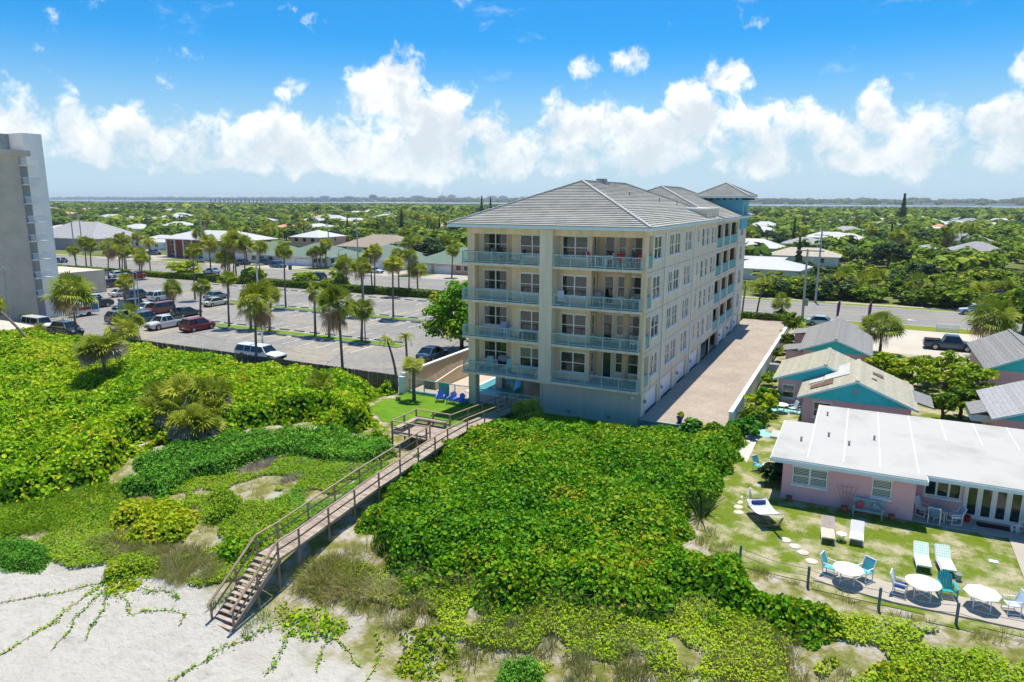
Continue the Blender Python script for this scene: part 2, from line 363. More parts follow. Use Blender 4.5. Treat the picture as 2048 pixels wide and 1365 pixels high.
# cover of the ground: 0 pale sand, 1 soil with litter and low growth
edge_y = np.interp(GXX, [-60, -46, -38, -31, -26, -21, -16.5, -12, -8, -4, 2, 8, 30], [17.5, 19.5, 22.5, 22.6, 22.6, 22.2, 20.6, 21, 22, 24, 26, 27, 28])
cov = sstep(-1.2, 1.4, GYY-edge_y+(vnoise(GXX, GYY, 2.5, 31)-.5)*4.5)
at = me.attributes.new('cover', 'FLOAT', 'POINT'); at.data.foreach_set('value', cov.ravel().astype(np.float32))
gm, t, b = new_mat('sand and soil'); L = t.links.new
a = t.nodes.new('ShaderNodeAttribute'); a.attribute_name = 'cover'
g = t.nodes.new('ShaderNodeNewGeometry')
def gnoise(t, g, sc, det, ro=.6):
    n = t.nodes.new('ShaderNodeTexNoise'); n.inputs['Scale'].default_value = sc; n.inputs['Detail'].default_value = det; n.inputs['Roughness'].default_value = ro; t.links.new(g.outputs['Position'], n.inputs['Vector']); return n.outputs['Fac']
def ramp(t, fac, stops):
    r = t.nodes.new('ShaderNodeValToRGB'); el = r.color_ramp.elements
    while len(el) < len(stops): el.new(.5)
    for i, (p, c) in enumerate(stops): el[i].position = p; el[i].color = (*c, 1)
    t.links.new(fac, r.inputs['Fac']); return r.outputs['Color']
sand = ramp(t, gnoise(t, g, .7, 8), [(.3, (.42, .39, .345)), (.55, (.48, .455, .41)), (.72, (.37, .34, .30))])
soil = ramp(t, gnoise(t, g, 1.1, 9), [(.30, (.13, .15, .03)), (.44, (.21, .21, .06)), (.53, (.34, .30, .18)), (.62, (.43, .40, .35))])
mxn = t.nodes.new('ShaderNodeMix'); mxn.data_type = 'RGBA'; L(a.outputs['Fac'], mxn.inputs['Factor']); L(sand, mxn.inputs['A']); L(soil, mxn.inputs['B']); L(mxn.outputs['Result'], b.inputs['Base Color'])
b.inputs['Roughness'].default_value = .95; b.inputs['Specular IOR Level'].default_value = .1
bp = t.nodes.new('ShaderNodeBump'); bp.inputs['Strength'].default_value = .9; bp.inputs['Distance'].default_value = .22; L(gnoise(t, g, 2.9, 8, .62), bp.inputs['Height']); L(bp.outputs[0], b.inputs['Normal'])
me.materials.append(gm); struct(link('ground', me))

def sheet(name, x0, x1, y0, y1, z, m, parent=None, kind='structure', thick=0):
    mb = MB()
    if thick: mb.box(x0, x1, y0, y1, z-thick, z)
    else: mb.quad((x0, y0, z), (x1, y0, z), (x1, y1, z), (x0, y1, z))
    o = mb.obj(name, m, parent)
    if kind and not parent: struct(o, kind)
    return o

# old asphalt: sandy driving lanes, sealed patches, cracks and oil spots
am, t, b = new_mat('old asphalt'); g = t.nodes.new('ShaderNodeNewGeometry'); L = t.links.new
def mixc(t, fac, a, b_, mode='MIX'):
    n = t.nodes.new('ShaderNodeMix'); n.data_type = 'RGBA'; n.blend_type = mode
    if hasattr(fac, 'is_linked'): t.links.new(fac, n.inputs['Factor'])
    else: n.inputs['Factor'].default_value = fac
    for k, v in (('A', a), ('B', b_)):
        if hasattr(v, 'is_linked'): t.links.new(v, n.inputs[k])
        else: n.inputs[k].default_value = (*v, 1)
    return n.outputs['Result']
base = ramp(t, gnoise(t, g, .10, 9, .65), [(.36, (.215, .21, .205)), (.50, (.255, .245, .23)), (.66, (.345, .30, .235))])
base = mixc(t, 1.0, base, ramp(t, gnoise(t, g, 1.6, 8, .7), [(.3, (.80, .80, .80)), (.7, (1.15, 1.14, 1.12))]), 'MULTIPLY')
vc = t.nodes.new('ShaderNodeTexVoronoi'); vc.feature = 'DISTANCE_TO_EDGE'; vc.inputs['Scale'].default_value = .16; L(g.outputs['Position'], vc.inputs['Vector'])
base = mixc(t, ramp(t, vc.outputs['Distance'], [(.0, (.6, .6, .6)), (.012, (0, 0, 0))]), base, (.09, .088, .085))
vs = t.nodes.new('ShaderNodeTexVoronoi'); vs.inputs['Scale'].default_value = .42; L(g.outputs['Position'], vs.inputs['Vector'])
base = mixc(t, ramp(t, vs.outputs['Distance'], [(.05, (.45, .45, .45)), (.22, (0, 0, 0))]), base, (.12, .115, .11))
L(base, b.inputs['Base Color']); b.inputs['Roughness'].default_value = .93; b.inputs['Specular IOR Level'].default_value = .2
M['asphalt'] = am
# town ground cover behind the dune
town = sheet('town_ground', -2600, 1800, 104.6, 1860, .004, mat('town soil and grass', (.085, .13, .025), .95, .2, .05, col2=(.19, .19, .075), coords='World', detail=8, spec=.1))
# parking lot
lot = sheet('parking_lot', -190, -37.2, 52.6, 104.6, .008, M['asphalt'])
stall = MB().box(-.05, .05, 0, 4.3, 0, .004).mesh('stall_line', M['paint'])
stop = MB().prism([(-.09, 0), (.09, 0), (.06, .13), (-.06, .13)], -.85, .85, plane='yz').mesh('wheel_stop', mat('wheel stop concrete', (.16, .19, .20), .9, .1, 2))
def strow(x0, x1, y, stops=None, step=2.66):
    x = x0; k = 0
    while x <= x1:
        link('stall_line', stall, lot, (x, y, .012))
        if stops is not None and x+step <= x1+.1: link('wheel_stop', stop, lot, (x+step/2, stops, .012), rot=(0, 0, 0))
        x += step; k += 1
strow(-92, -49.5, 69.3, 69.9); strow(-98, -52, 79.0, 82.8); strow(-98, -56, 85.4, 86.0)
strow(-120, -66, 97.4, 101.3); strow(-92, -52, 62.6, 66.6)
kerb = mat('kerb concrete', (.42, .40, .36), .9, .1, 1)
def island(x0, x1, y0, y1, lab):
    o = struct(MB().box(x0, x1, y0, y1, -.05, .12).obj('kerb', kerb))
    MB().box(x0+.15, x1-.15, y0+.15, y1-.15, .0, .14).obj('grass_strip', M['lawn_condo'], o)
island(-93.5, -48.8, 67.2, 68.9, ''); island(-100, -56.5, 83.6, 85.0, '')
# road with markings, verges and pavements
verge = sheet('grass_verge', -1500, 900, 107, 135.4, .008, M['lawn'])
road = sheet('road', -2500, 1500, 113.6, 131.2, .012, M['road'])
for y in (113.9, 130.9): sheet('edge_line', -900, 500, y-.06, y+.06, .016, M['paint'], road)
for y in (120.7, 124.2): sheet('centre_line', -900, 500, y-.055, y+.055, .016, M['paint_y'], road)
dash = MB().box(-1.5, 1.5, -.055, .055, 0, .004).mesh('lane_dash', M['paint']); dashy = MB().box(-1.5, 1.5, -.055, .055, 0, .004).mesh('yellow_dash', M['paint_y'])
for k in range(-26, 8):
    for y in (117.2, 127.6): link('lane_dash', dash, road, (k*9.1+3, y, .0125))
    for y in (121.1, 123.8): link('yellow_dash', dashy, road, (k*9.1-1, y, .0125))
ar = MB().poly([(-2.1, -.09, 0), (.4, -.09, 0), (.4, -.42, 0), (1.7, 0, 0), (.4, .42, 0), (.4, .09, 0), (-2.1, .09, 0)]); ao = ar.obj('arrow_marking', M['paint'], road); ao.location = (6.5, 119, .017)
sheet('pavement', -900, 500, 132.9, 134.4, .05, M['concrete'], thick=.1)
sheet('pavement', -1000, -66, 108.6, 110.2, .05, M['concrete'], thick=.1)
# driveways of the houses across the road
for x0, x1 in ((-205, -182), (-158, -147), (-142, -128), (-112, -97), (-90, -78)):
    struct(MB().box(x0, x1, 131.3, 148, -.05, .035).obj('driveway', M['concrete']))
sheet('side_street', -330, -215, 150, 163, .02, M['concrete'])
# condo driveway on its raised slab
pv, t, b = new_mat('brick pavers'); g = t.nodes.new('ShaderNodeNewGeometry'); br = t.nodes.new('ShaderNodeTexBrick')
br.inputs['Scale'].default_value = 2.2; br.inputs['Color1'].default_value = (.42, .345, .28, 1); br.inputs['Color2'].default_value = (.30, .245, .20, 1); br.inputs['Mortar'].default_value = (.28, .25, .22, 1); br.inputs['Mortar Size'].default_value = .025; br.inputs['Bias'].default_value = -.1
t.links.new(g.outputs['Position'], br.inputs['Vector'])
nn = ramp(t, gnoise(t, g, .35, 6), [(.3, (.85, .85, .85)), (.7, (1.12, 1.1, 1.06))]); ml = t.nodes.new('ShaderNodeMix'); ml.data_type = 'RGBA'; ml.blend_type = 'MULTIPLY'; ml.inputs['Factor'].default_value = 1
t.links.new(br.outputs['Color'], ml.inputs['A']); t.links.new(nn, ml.inputs['B']); t.links.new(ml.outputs['Result'], b.inputs['Base Color']); b.inputs['Roughness'].default_value = .9
bp = t.nodes.new('ShaderNodeBump'); bp.inputs['Strength'].default_value = .4; bp.inputs['Distance'].default_value = .02; t.links.new(br.outputs['Fac'], bp.inputs['Height']); bp.invert = True; t.links.new(bp.outputs[0], b.inputs['Normal'])
M['pavers'] = pv
struct(MB().box(-14.6, -8.15, 51.3, 104.2, -.1, .75).obj('condo_driveway', pv))
# grey block wall holding the driveway's front edge
rw = thing('retaining_wall', 'low blue-grey block wall holding up the front edge of the paved driveway', 'wall', (-14.35, 51.15, 0))
MB().box(0, 6.0, .02, .14, -.1, .70).obj('core', M['grey_metal'], rw)
blk = MB().box(0, .39, -.02, .02, 0, .185).mesh('block', mat('blue grey block', (.20, .30, .33), .9, .15, 3, objvar=.15, bump=.3))
cap = MB().box(-.03, 6.03, -.06, .17, .70, .77).obj('coping', mat('coping', (.30, .38, .40), .9), rw)
for r in range(4):
    for k in range(15):
        if k*.4+(r % 2)*.2+.39 <= 6.0: link('block', blk, rw, (k*.4+(r % 2)*.2, 0, -.06+r*.19))
# boundary wall right of the driveway
bw_ = thing('boundary_wall', 'long white rendered wall along the right side of the paved driveway', 'wall', (-8.0, 53.8, 0))
MB().box(-.12, .12, 0, 44, -.1, 1.42).obj('wall', M['white_wall'], bw_); MB().box(-.17, .17, -.04, 44.04, 1.42, 1.53).obj('coping', M['trim'], bw_)
# motel parking court
sheet('motel_court', -4.6, 60, 91.5, 109.5, .012, mat('court concrete', (.52, .46, .38), .9, .08, .2, col2=(.44, .40, .34), coords='World', detail=8, bump=.1))
# lawns
MOTEL_LAWN = [(-7.3, 60), (-6.7, 50), (-6.6, 44), (-6.9, 40), (-6.8, 36), (-4.4, 33.3), (-.9, 32.6), (2, 32.1), (9, 31.9), (40, 31.9), (40, 91), (-4.5, 91), (-7.7, 75)]
struct(terrain_patch('motel_lawn', MOTEL_LAWN, M['bare'], .5, .03, .8))
CONDO_LAWN = [(-36.6, 51.6), (-36.2, 46), (-33, 42.8), (-29.5, 41.5), (-24, 41.5), (-14.5, 47.5), (-8.2, 49), (-8.2, 51.2), (-14.3, 51.45), (-23, 51.45)]
struct(terrain_patch('condo_lawn', CONDO_LAWN, M['lawn_condo'], .4, .03, .8))
# ================================================================ CONDO
condo = thing('condo_building', 'five-level cream condominium with aqua balcony railings and grey tiled hip roof', 'building', (-22, 75, 0))
CX, CY = -22.0, 75.0
def C(mb, name, m, parent=condo, smooth=False, label=None):
    """part given in world coordinates, parented to the condo"""
    o = mb.obj(name, m, parent, smooth, label=label)
    o.location = (-CX, -CY, 0) if parent is condo else (0, 0, 0)
    return o
def wall_holes(mb, a0, a1, z0, z1, holes, plane, c, depth, mi=0, rev=1):
    """wall face in plane y=c ('y') or x=c ('x') with openings; reveals go 'depth' inwards"""
    A = sorted({a0, a1, *[h[0] for h in holes], *[h[1] for h in holes]}); A = [v for v in A if a0 <= v <= a1]
    Zs = sorted({z0, z1, *[h[2] for h in holes], *[h[3] for h in holes]}); Zs = [v for v in Zs if z0 <= v <= z1]
    P = (lambda a, z, d=0: (a, c+d, z)) if plane == 'y' else (lambda a, z, d=0: (c-d, a, z))
    for i in range(len(A)-1):
        for j in range(len(Zs)-1):
            am, zm = (A[i]+A[i+1])/2, (Zs[j]+Zs[j+1])/2
            if any(h[0] < am < h[1] and h[2] < zm < h[3] for h in holes): continue
            mb.quad(P(A[i], Zs[j]), P(A[i+1], Zs[j]), P(A[i+1], Zs[j+1]), P(A[i], Zs[j+1]), mi)
    for h in holes:
        x0, x1, y0, y1 = h[:4]
        for q in (((x0, y0), (x1, y0)), ((x1, y0), (x1, y1)), ((x1, y1), (x0, y1)), ((x0, y1), (x0, y0))):
            mb.quad(P(*q[0]), P(*q[1]), P(*q[1], depth), P(*q[0], depth), mi)
    return mb
WCACHE = {}
def window(parent, a, z, w, h, face, c, panes=2, inset=.09, name='window', sill=True, split=True):
    """sash window; lower-left corner at a,z in the facade plane c; parts: frame mesh, panes, sill"""
    key = (round(w, 2), round(h, 2), panes, split, sill, inset)
    if key not in WCACHE:
        f = MB(); t = .07
        f.box(0, w, inset-.06, inset+.02, 0, t); f.box(0, w, inset-.06, inset+.02, h-t, h); f.box(0, t, inset-.06, inset+.02, t, h-t); f.box(w-t, w, inset-.06, inset+.02, t, h-t)
        for k in range(1, panes): x = w*k/panes; f.box(x-.055, x+.055, inset-.05, inset+.02, t, h-t)
        if split: f.box(t, w-t, inset-.035, inset+.015, h*.47-.03, h*.47+.03)
        if sill: f.box(-.06, w+.06, -.09, inset-.0605, -.10, .012)
        if sill: f.box(-.05, w+.05, -.045, -.003, h-.02, h+.075)
        WCACHE[key] = (f.mesh('window_frame', M['trim']), [])
        pw = (w-2*t)/panes
        g = MB().box(0, pw, inset, inset+.012, 0, (h*.47 if split else h-t)-t).mesh('pane', M['glass'])
        g2 = MB().box(0, pw, inset, inset+.012, 0, h-t-h*.47).mesh('pane', M['glass'])
        for k in range(panes):
            WCACHE[key][1].append((g, (t+k*pw, 0, t)))
            if split: WCACHE[key][1].append((g2, (t+k*pw, 0, h*.47)))
    fm, ps = WCACHE[key]
    off = parent.location if parent.parent is None else Vector((0, 0, 0))
    if face == '-y': loc, rz = (a, c, z), 0
    elif face == '+x': loc, rz = (c, a, z), R(90)
    elif face == '-x': loc, rz = (c, a, z), R(-90)
    else: loc, rz = (a, c, z), R(180)
    o = link(name, fm, parent, Vector(loc)-Vector(parent.matrix_basis.translation), rot=(0, 0, rz))
    cur = random.random()
    for i_, (g, l) in enumerate(ps):
        q = link('pane', g, o, l)
        if cur < .34 and (not split or i_ % 2 == 1 or cur < .10):
            q.material_slots[0].link = 'OBJECT'; q.material_slots[0].material = M['curtain_glass'] if cur < .2 else M['blind_glass']
    return o
FZ = [2.98+3.12*k for k in range(4)]       # balcony floor levels
# --- body: side and back walls with openings
wins_side = [(53.5, 55.7, 0), (58.3, 59.7, 1), (60.1, 62.0, 2), (64.0, 64.75, 3), (65.1, 66.4, 4), (69.1, 69.75, 5), (71.2, 72.3, 6), (73.4, 74.4, 6), (76.0, 77.0, 6), (77.7, 78.4, 6), (93.0, 93.7, 7), (95.2, 97.2, 7)]
holes = []
for fz in FZ:
    for y0, y1, k in wins_side:
        zb = fz+(1.1 if k == 5 else .62); holes.append((y0, y1, zb, fz+2.38))
    holes.append((51.95, 53.1, fz+.05, fz+2.5))
    for y0, y1 in ((79.2, 82.4), (83.0, 87.2), (87.8, 92.4)): holes.append((y0, y1, fz+.0, fz+2.5))
DOORS = [(52.5, 56.2), (57.5, 61.3), (63.0, 66.6), (68.4, 72.3), (83.8, 87.3), (89.0, 92.5), (93.8, 97.5)]
for y0, y1 in DOORS: holes.append((y0, y1, .75, 2.45))
holes += [(73.4, 77.6, .75, 2.6), (78.1, 82.7, .75, 2.6)]
mb = wall_holes(MB(), 51.45, 99.6, 0, 15.3, holes, 'x', -14.4, .28)
mb.quad((-29.85, 99.6, 0), (-14.4, 99.6, 0), (-14.4, 99.6, 15.3), (-29.85, 99.6, 15.3))
mb.quad((-29.85, 54.6, 2.7), (-29.85, 99.6, 2.7), (-29.85, 99.6, 15.3), (-29.85, 54.6, 15.3))
C(mb, 'wall', M['stucco2'])
for fz in FZ:
    C(MB().box(-14.44, -14.40+.012, 51.5, 99.5, fz-.30, fz-.255), 'floor_joint', M['joint'])
    for y0, y1, k in wins_side:
        zb = fz+(1.1 if k == 5 else .62); window(condo, y0, zb, y1-y0, fz+2.38-zb, '+x', -14.4, panes=2 if y1-y0 > 1.2 else 1)
    # screened stair openings with teal panels
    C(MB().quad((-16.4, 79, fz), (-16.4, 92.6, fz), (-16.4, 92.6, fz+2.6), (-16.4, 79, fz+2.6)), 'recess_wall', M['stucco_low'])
    C(MB().box(-16.4, -14.5, 79, 92.6, fz-.2, fz-.005), 'landing', M['concrete'])
    for y0, y1 in ((79.2, 82.4), (83.0, 87.2), (87.8, 92.4)):
        C(MB().box(-14.52, -14.46, y0, y1, fz+.04, fz+1.02), 'teal_panel', M['teal'])
        C(MB().box(-16.38, -16.3, y0+1.0, y1-1.0, fz+.02, fz+2.05), 'door', M['stucco2'] if y0 < 85 else M['dark'])
    C(MB().quad((-16.1, 51.5, fz-.1), (-16.1, 53.3, fz-.1), (-16.1, 53.3, fz+2.7), (-16.1, 51.5, fz+2.7)), 'recess_wall', M['stucco'])
    C(MB().box(-14.50, -14.44, 51.95, 53.1, fz+.06, fz+.98), 'teal_panel', M['teal'])
for y in (56.75, 67.5, 82.7, 92.8):
    C(MB().tube([(-14.33, y, .8), (-14.33, y, 15.2)], .055, 8).box(-14.40, -14.28, y-.08, y+.08, 15.0, 15.25), 'downpipe', M['trim'])
gdm = MB()
for k in range(4): gdm.box(.0, 1, .03, .10, k*.42+.012, k*.42+.405)
for y0, y1 in DOORS:
    d = C(MB().box(-14.66, -14.58, y0, y1, .75, 2.45), 'garage_door', M['garage'])
    for k in range(4): MB().box(-14.58, -14.555, y0+.03, y1-.03, .77+k*.42, 1.165+k*.42).obj('panel', M['garage'], d)
    l = C(MB().lathe([(.02, 0), (.10, .04), (.12, .22), (.05, .30), (.02, .36)], 8, (-14.28, y0-.35, 1.75)), 'wall_lamp', M['grey_metal'])
C(MB().quad((-20, 73, .75), (-20, 83, .75), (-20, 83, 3), (-20, 73, 3)).quad((-20, 73, .756), (-14.6, 73, .756), (-14.6, 83, .756), (-20, 83, .756)), 'carport_back', M['stucco_low'])
C(MB().box(-14.75, -14.42, 77.6, 78.1, .74, 2.62), 'carport_pier', M['stucco2'])
# --- sea front
BYF = 50.75                                     # balcony edge
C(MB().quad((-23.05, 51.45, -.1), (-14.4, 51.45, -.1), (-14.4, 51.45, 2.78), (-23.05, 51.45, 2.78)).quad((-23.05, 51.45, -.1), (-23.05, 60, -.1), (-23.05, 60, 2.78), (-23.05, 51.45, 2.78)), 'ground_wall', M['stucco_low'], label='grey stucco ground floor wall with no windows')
C(MB().box(-29.62, -28.95, 51.0, 51.75, 0, 15.1), 'pier', M['stucco'])
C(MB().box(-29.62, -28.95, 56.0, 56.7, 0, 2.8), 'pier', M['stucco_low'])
C(MB().box(-22.87, -21.77, BYF-.05, 52.6, 2.74, 15.2), 'column', M['stucco2'])
C(MB().box(-14.72, -14.396, 51.2, 51.9, 2.7, 15.25), 'corner_pier', M['stucco'])
YA, YB = 52.15, 53.65                            # front bays and recessed bays
for k, fz in enumerate(FZ):
    sl_ = C(MB().box(-30.1, -22.86, BYF, 54.6, fz-.20, fz-.004).box(-21.78, -14.55, BYF, 53.7, fz-.20, fz-.004), 'balcony_slab', M['stucco2'])
    C(MB().box(-30.05, -22.9, BYF+.05, 54.5, fz-.004, fz+.012).box(-21.75, -14.75, BYF+.05, 53.6, fz-.004, fz+.012), 'balcony_floor', M['floor'])
    top = fz+2.92 if k < 3 else 15.2
    bay = MB(); bay2 = MB()
    wl_ = [(-21.95+.05, -19.55)]
    # right unit: bay with double window, return with slim window, recessed wall with door and double window
    wall_holes(bay, -21.9, -19.0, fz, top, [(-21.55, -19.35, fz+.62, fz+2.32)], 'y', YA, .1)
    wall_holes(bay, -19.0, -14.6, fz, top, [(-18.45, -17.65, fz+.05, fz+2.3), (-17.35, -15.3, fz+.62, fz+2.32)], 'y', YB, .1)
    wall_holes(bay, YA, YB, fz, top, [(YA+.5, YB-.4, fz+.62, fz+2.32)], 'x', -19.0, .1)
    # left unit: recessed wall with double window, return, bay
    wall_holes(bay2, -29.85, -26.05, fz, top, [(-29.3, -27.0, fz+.62, fz+2.32)], 'y', YB-.45, .1)
    wall_holes(bay2, -26.05, -22.86, fz, top, [(-25.3, -23.1, fz+.62, fz+2.32)], 'y', YA, .1)
    bay2.quad((-26.05, YA, fz), (-26.05, YB-.45, fz), (-26.05, YB-.45, top), (-26.05, YA, top))
    bay2.quad((-29.85, YB-.45, fz), (-29.85, 56, fz), (-29.85, 56, top), (-29.85, YB-.45, top))
    C(bay, 'bay_wall', M['stucco']); C(bay2, 'bay_wall', M['stucco'])
    window(condo, -21.55, fz+.62, 2.2, 1.7, '-y', YA); window(condo, -17.35, fz+.62, 2.05, 1.7, '-y', YB)
    window(condo, -29.3, fz+.62, 2.3, 1.7, '-y', YB-.45); window(condo, -25.3, fz+.62, 2.2, 1.7, '-y', YA)
    window(condo, YA+.5, fz+.62, .6, 1.7, '+x', -19.0, panes=1)
    window(condo, -18.45, fz+.05, .8, 2.25, '-y', YB, panes=1, split=False, sill=False, name='glass_door')
    window(condo, YB-.55, fz+.05, .75, 2.25, '-x', -26.055, panes=1, split=False, sill=False, name='glass_door')
    # railings
    for (x0, x1, side, ys) in ((-30.05, -22.95, -30.05, 54.3), (-21.72, -14.62, -14.62, 51.9)):
        zt = fz+.93
        rl = C(MB().box(x0, x1, BYF+.03, BYF+.10, zt-.05, zt).box(x0, x1, BYF+.045, BYF+.085, fz+.09, fz+.13).box(side-.03, side+.03, BYF+.1, ys, zt-.05, zt).box(side-.02, side+.02, BYF+.1, ys, fz+.09, fz+.13), 'railing', M['teal_rail'])
        n = 6; yy = BYF+.065
        for j in range(n): px = x0+.03+(x1-x0-.06)*j/(n-1); MB().box(px-.028, px+.028, yy-.028, yy+.028, fz+.0125, zt-.051).obj('post', M['teal_rail'], rl)
        MB().box(side-.028, side+.028, ys-.06, ys, fz+.0125, zt-.051).obj('post', M['teal_rail'], rl)
        bl = MB(); x = x0+.12
        while x < x1-.08: bl.box(x-.010, x+.010, yy-.010, yy+.010, fz+.131, zt-.051); x += .118
        y = BYF+.2
        while y < ys-.1: bl.box(side-.010, side+.010, y-.010, y+.010, fz+.131, zt-.051); y += .118
        struct(bl.obj('balusters', M['teal_rail'], rl), 'stuff')
# beam above the top balconies and soffit
C(MB().box(-29.6, -14.4, 50.95, 51.4, 14.72, 15.28), 'front_beam', M['stucco'])
C(MB().quad((-30.9, 50.1, 15.32), (-13.9, 50.1, 15.32), (-13.9, 79, 15.32), (-30.9, 79, 15.32)), 'soffit', M['fascia'])
# --- tiled hip roofs
def hip_roof(roof, x0, x1, y0, y1, z0, xr, ya, yb, zr, dv=.335, cap=True):
    E = {'s': ((x0, y0, z0), (x1, y0, z0), (xr, ya, zr), (xr, ya, zr)), 'n': ((x1, y1, z0), (x0, y1, z0), (xr, yb, zr), (xr, yb, zr)),
         'e': ((x1, y0, z0), (x1, y1, z0), (xr, yb, zr), (xr, ya, zr)), 'w': ((x0, y1, z0), (x0, y0, z0), (xr, ya, zr), (xr, yb, zr))}
    for k, (a, b, c, d) in E.items():
        a, b, c, d = map(Vector, (a, b, c, d)); nrm = (b-a).cross(d-a).normalized()
        mid = ((c+d)/2-(a+b)/2); Ls = (d-a).dot((nrm.cross(b-a)).normalized()); n = max(2, round(Ls/dv))
        for i in range(n):
            t0, t1 = i/n, min(1, (i+1.15)/n)
            p0, p1, q0, q1 = a.lerp(d, t0), b.lerp(c, t0), a.lerp(d, t1), b.lerp(c, t1)
            hi, lo = nrm*.10, nrm*.012
            mb = MB(); mb.v += [tuple(v) for v in (p0, p1, p0+hi, p1+hi, q0+lo, q1+lo)]
            mb.f += [(0, 1, 3, 2), (2, 3, 5, 4), (0, 2, 4), (1, 5, 3)]; mb.m += [0]*4
            mb.obj('tile_course', M['tile'], roof)
    if cap:
        for p, q in (((x0, y0, z0), (xr, ya, zr)), ((x1, y0, z0), (xr, ya, zr)), ((x0, y1, z0), (xr, yb, zr)), ((x1, y1, z0), (xr, yb, zr)), ((xr, ya, zr), (xr, yb, zr))):
            p, q = Vector(p)+Vector((0, 0, .08)), Vector(q)+Vector((0, 0, .08)); n = max(2, int((q-p).length/.42))
            if (q-p).length < .1: continue
            mb = MB()
            for i in range(n): mb.bar(p.lerp(q, i/n), p.lerp(q, (i+1)/n)+Vector((0, 0, .03)), .24, .12)
            struct(mb.obj('ridge_cap', M['tile_cap'], roof), 'stuff')
roof = C(MB().box(-31.0, -13.85, 50.1, 50.16, 15.25, 15.50).box(-13.91, -13.85, 50.16, 79, 15.25, 15.50).box(-31.0, -30.94, 50.16, 79, 15.25, 15.5), 'roof', M['fascia'], label='grey tiled hip roof with pale aqua fascia')
hip_roof(roof, -31.0, -13.85, 50.1, 79.2, 15.47, -22.42, 58.6, 70.6, 19.02)
roof2 = C(MB().box(-13.91, -13.85, 78.9, 100.2, 15.25, 15.50), 'roof', M['fascia'], label='rear grey tiled hip roof')
hip_roof(roof2, -31.0, -13.85, 76.3, 103, 15.47, -22.42, 84.9, 94.4, 19.0)
C(MB().box(-18, -14.38, 72.6, 78.85, 15.2, 16.55), 'parapet_box', M['stucco2']); C(MB().box(-18.05, -14.30, 72.5, 78.95, 16.55, 16.68), 'parapet_coping', M['trim'])
C(MB().box(-23.0, -21.8, 63.0, 64.1, 18.6, 19.12).box(-22.8, -22.0, 63.15, 63.95, 19.12, 19.40), 'roof_vent', M['grey_metal'])
for x, y in ((-19.5, 63), (-18.2, 68.5), (-17.3, 72)):
    zz = 15.47+(x+13.85)/(-22.42+13.85)*3.55
    C(MB().tube([(x, y, zz), (x, y, zz+.38)], .06, 8), 'vent_pipe', M['grey_metal'])
# blue stair tower
tw = C(MB().box(-19.4, -14.2, 93.6, 98.9, 13.85, 17.75), 'stair_tower', M['blue_stucco'], label='turquoise stair tower under a small hip roof')
MB().box(-14.2, -14.17, 95.6, 96.5, 15.4, 16.9).obj('tower_window', M['glass'], tw)
for i in range(8): MB().box(-19.6+i*.78, -19.45+i*.78, 92.75, 93.6, 17.52, 17.74).obj('bracket', M['dark'], tw)
for i in range(7): MB().box(-14.2, -13.45, 93.8+i*.78, 93.95+i*.78, 17.52, 17.74).obj('bracket', M['dark'], tw)
rt = C(MB().box(-20.2, -13.35, 92.6, 99.7, 17.75, 17.98), 'roof', M['fascia'], label='small tiled hip roof of the stair tower')
hip_roof(rt, -20.25, -13.3, 92.55, 99.75, 17.97, -16.8, 96.1, 96.2, 19.6)
# --- pool court beside and under the condo
sheet('pool_deck', -36.3, -23.06, 51.7, 72, .16, mat('pink pool deck', (.52, .42, .34), .85, .05, 1, coords='World'), thick=.3)
wm, t, b = new_mat('pool water'); b.inputs['Base Color'].default_value = (.10, .33, .42, 1); b.inputs['Roughness'].default_value = .04
n = t.nodes.new('ShaderNodeTexNoise'); n.inputs['Scale'].default_value = 3; bp = t.nodes.new('ShaderNodeBump'); bp.inputs['Strength'].default_value = .15; t.links.new(n.outputs['Fac'], bp.inputs['Height']); t.links.new(bp.outputs[0], b.inputs['Normal'])
pool = thing('swimming_pool', 'swimming pool with pale coping under the condo beside the piers', 'pool', (-27, 57, .16))
MB().box(-4.6, 3.4, -3.4, 3.4, 0, .06).obj('coping', M['trim'], pool); MB().box(-4.3, 3.1, -3.1, 3.1, .05, .075).obj('water', wm, pool)
def railing_run(root, p, q, h, m, posts=True, every=1.8, step=.12, z0=.05):
    """picket railing between two ground points (local coordinates of root)"""
    p = Vector(p); q = Vector(q); d = q-p; n = max(1, round(d.length/every))
    MB().bar(p+Vector((0, 0, h)), q+Vector((0, 0, h)), .06, .05).bar(p+Vector((0, 0, z0+.08)), q+Vector((0, 0, z0+.08)), .04, .04).obj('rail', m, root)
    for i in range(n+1): c = p.lerp(q, i/n); MB().box(c.x-.035, c.x+.035, c.y-.035, c.y+.035, c.z, c.z+h+.03).obj('post', m, root)
    bl = MB(); k = int(d.length/step)
    for i in range(k): c = p.lerp(q, (i+.5)/k); bl.box(c.x-.01, c.x+.01, c.y-.01, c.y+.01, c.z+z0+.1, c.z+h-.03)
    struct(bl.obj('pickets', m, root), 'stuff')
pf = thing('pool_fence', 'teal picket fence with solid gate panel along the edge of the condo lawn', 'fence', (-36.2, 51.5, .1))
railing_run(pf, (0, 0, 0), (6.5, 0, 0), 1.25, M['teal']); MB().box(3.2, 4.3, -.05, .02, .05, 1.3).obj('gate_panel', M['teal'], pf)
MB().box(0, 6.5, -.1, .1, -.1, .12).obj('base_kerb', M['teal'], pf)
pf2 = thing('pool_fence', 'pale grey picket fence between the condo pier and the grey wall', 'fence', (-28.95, 51.4, .1))
railing_run(pf2, (0, 0, 0), (5.85, 0, 0), 1.2, M['teal_rail'])
pf3 = thing('pool_fence', 'cream and brown picket fence at the back of the pool court', 'fence', (-31, 64.5, .16))
railing_run(pf3, (0, 0, 0), (7.5, 0, 0), 1.5, M['stucco2'])
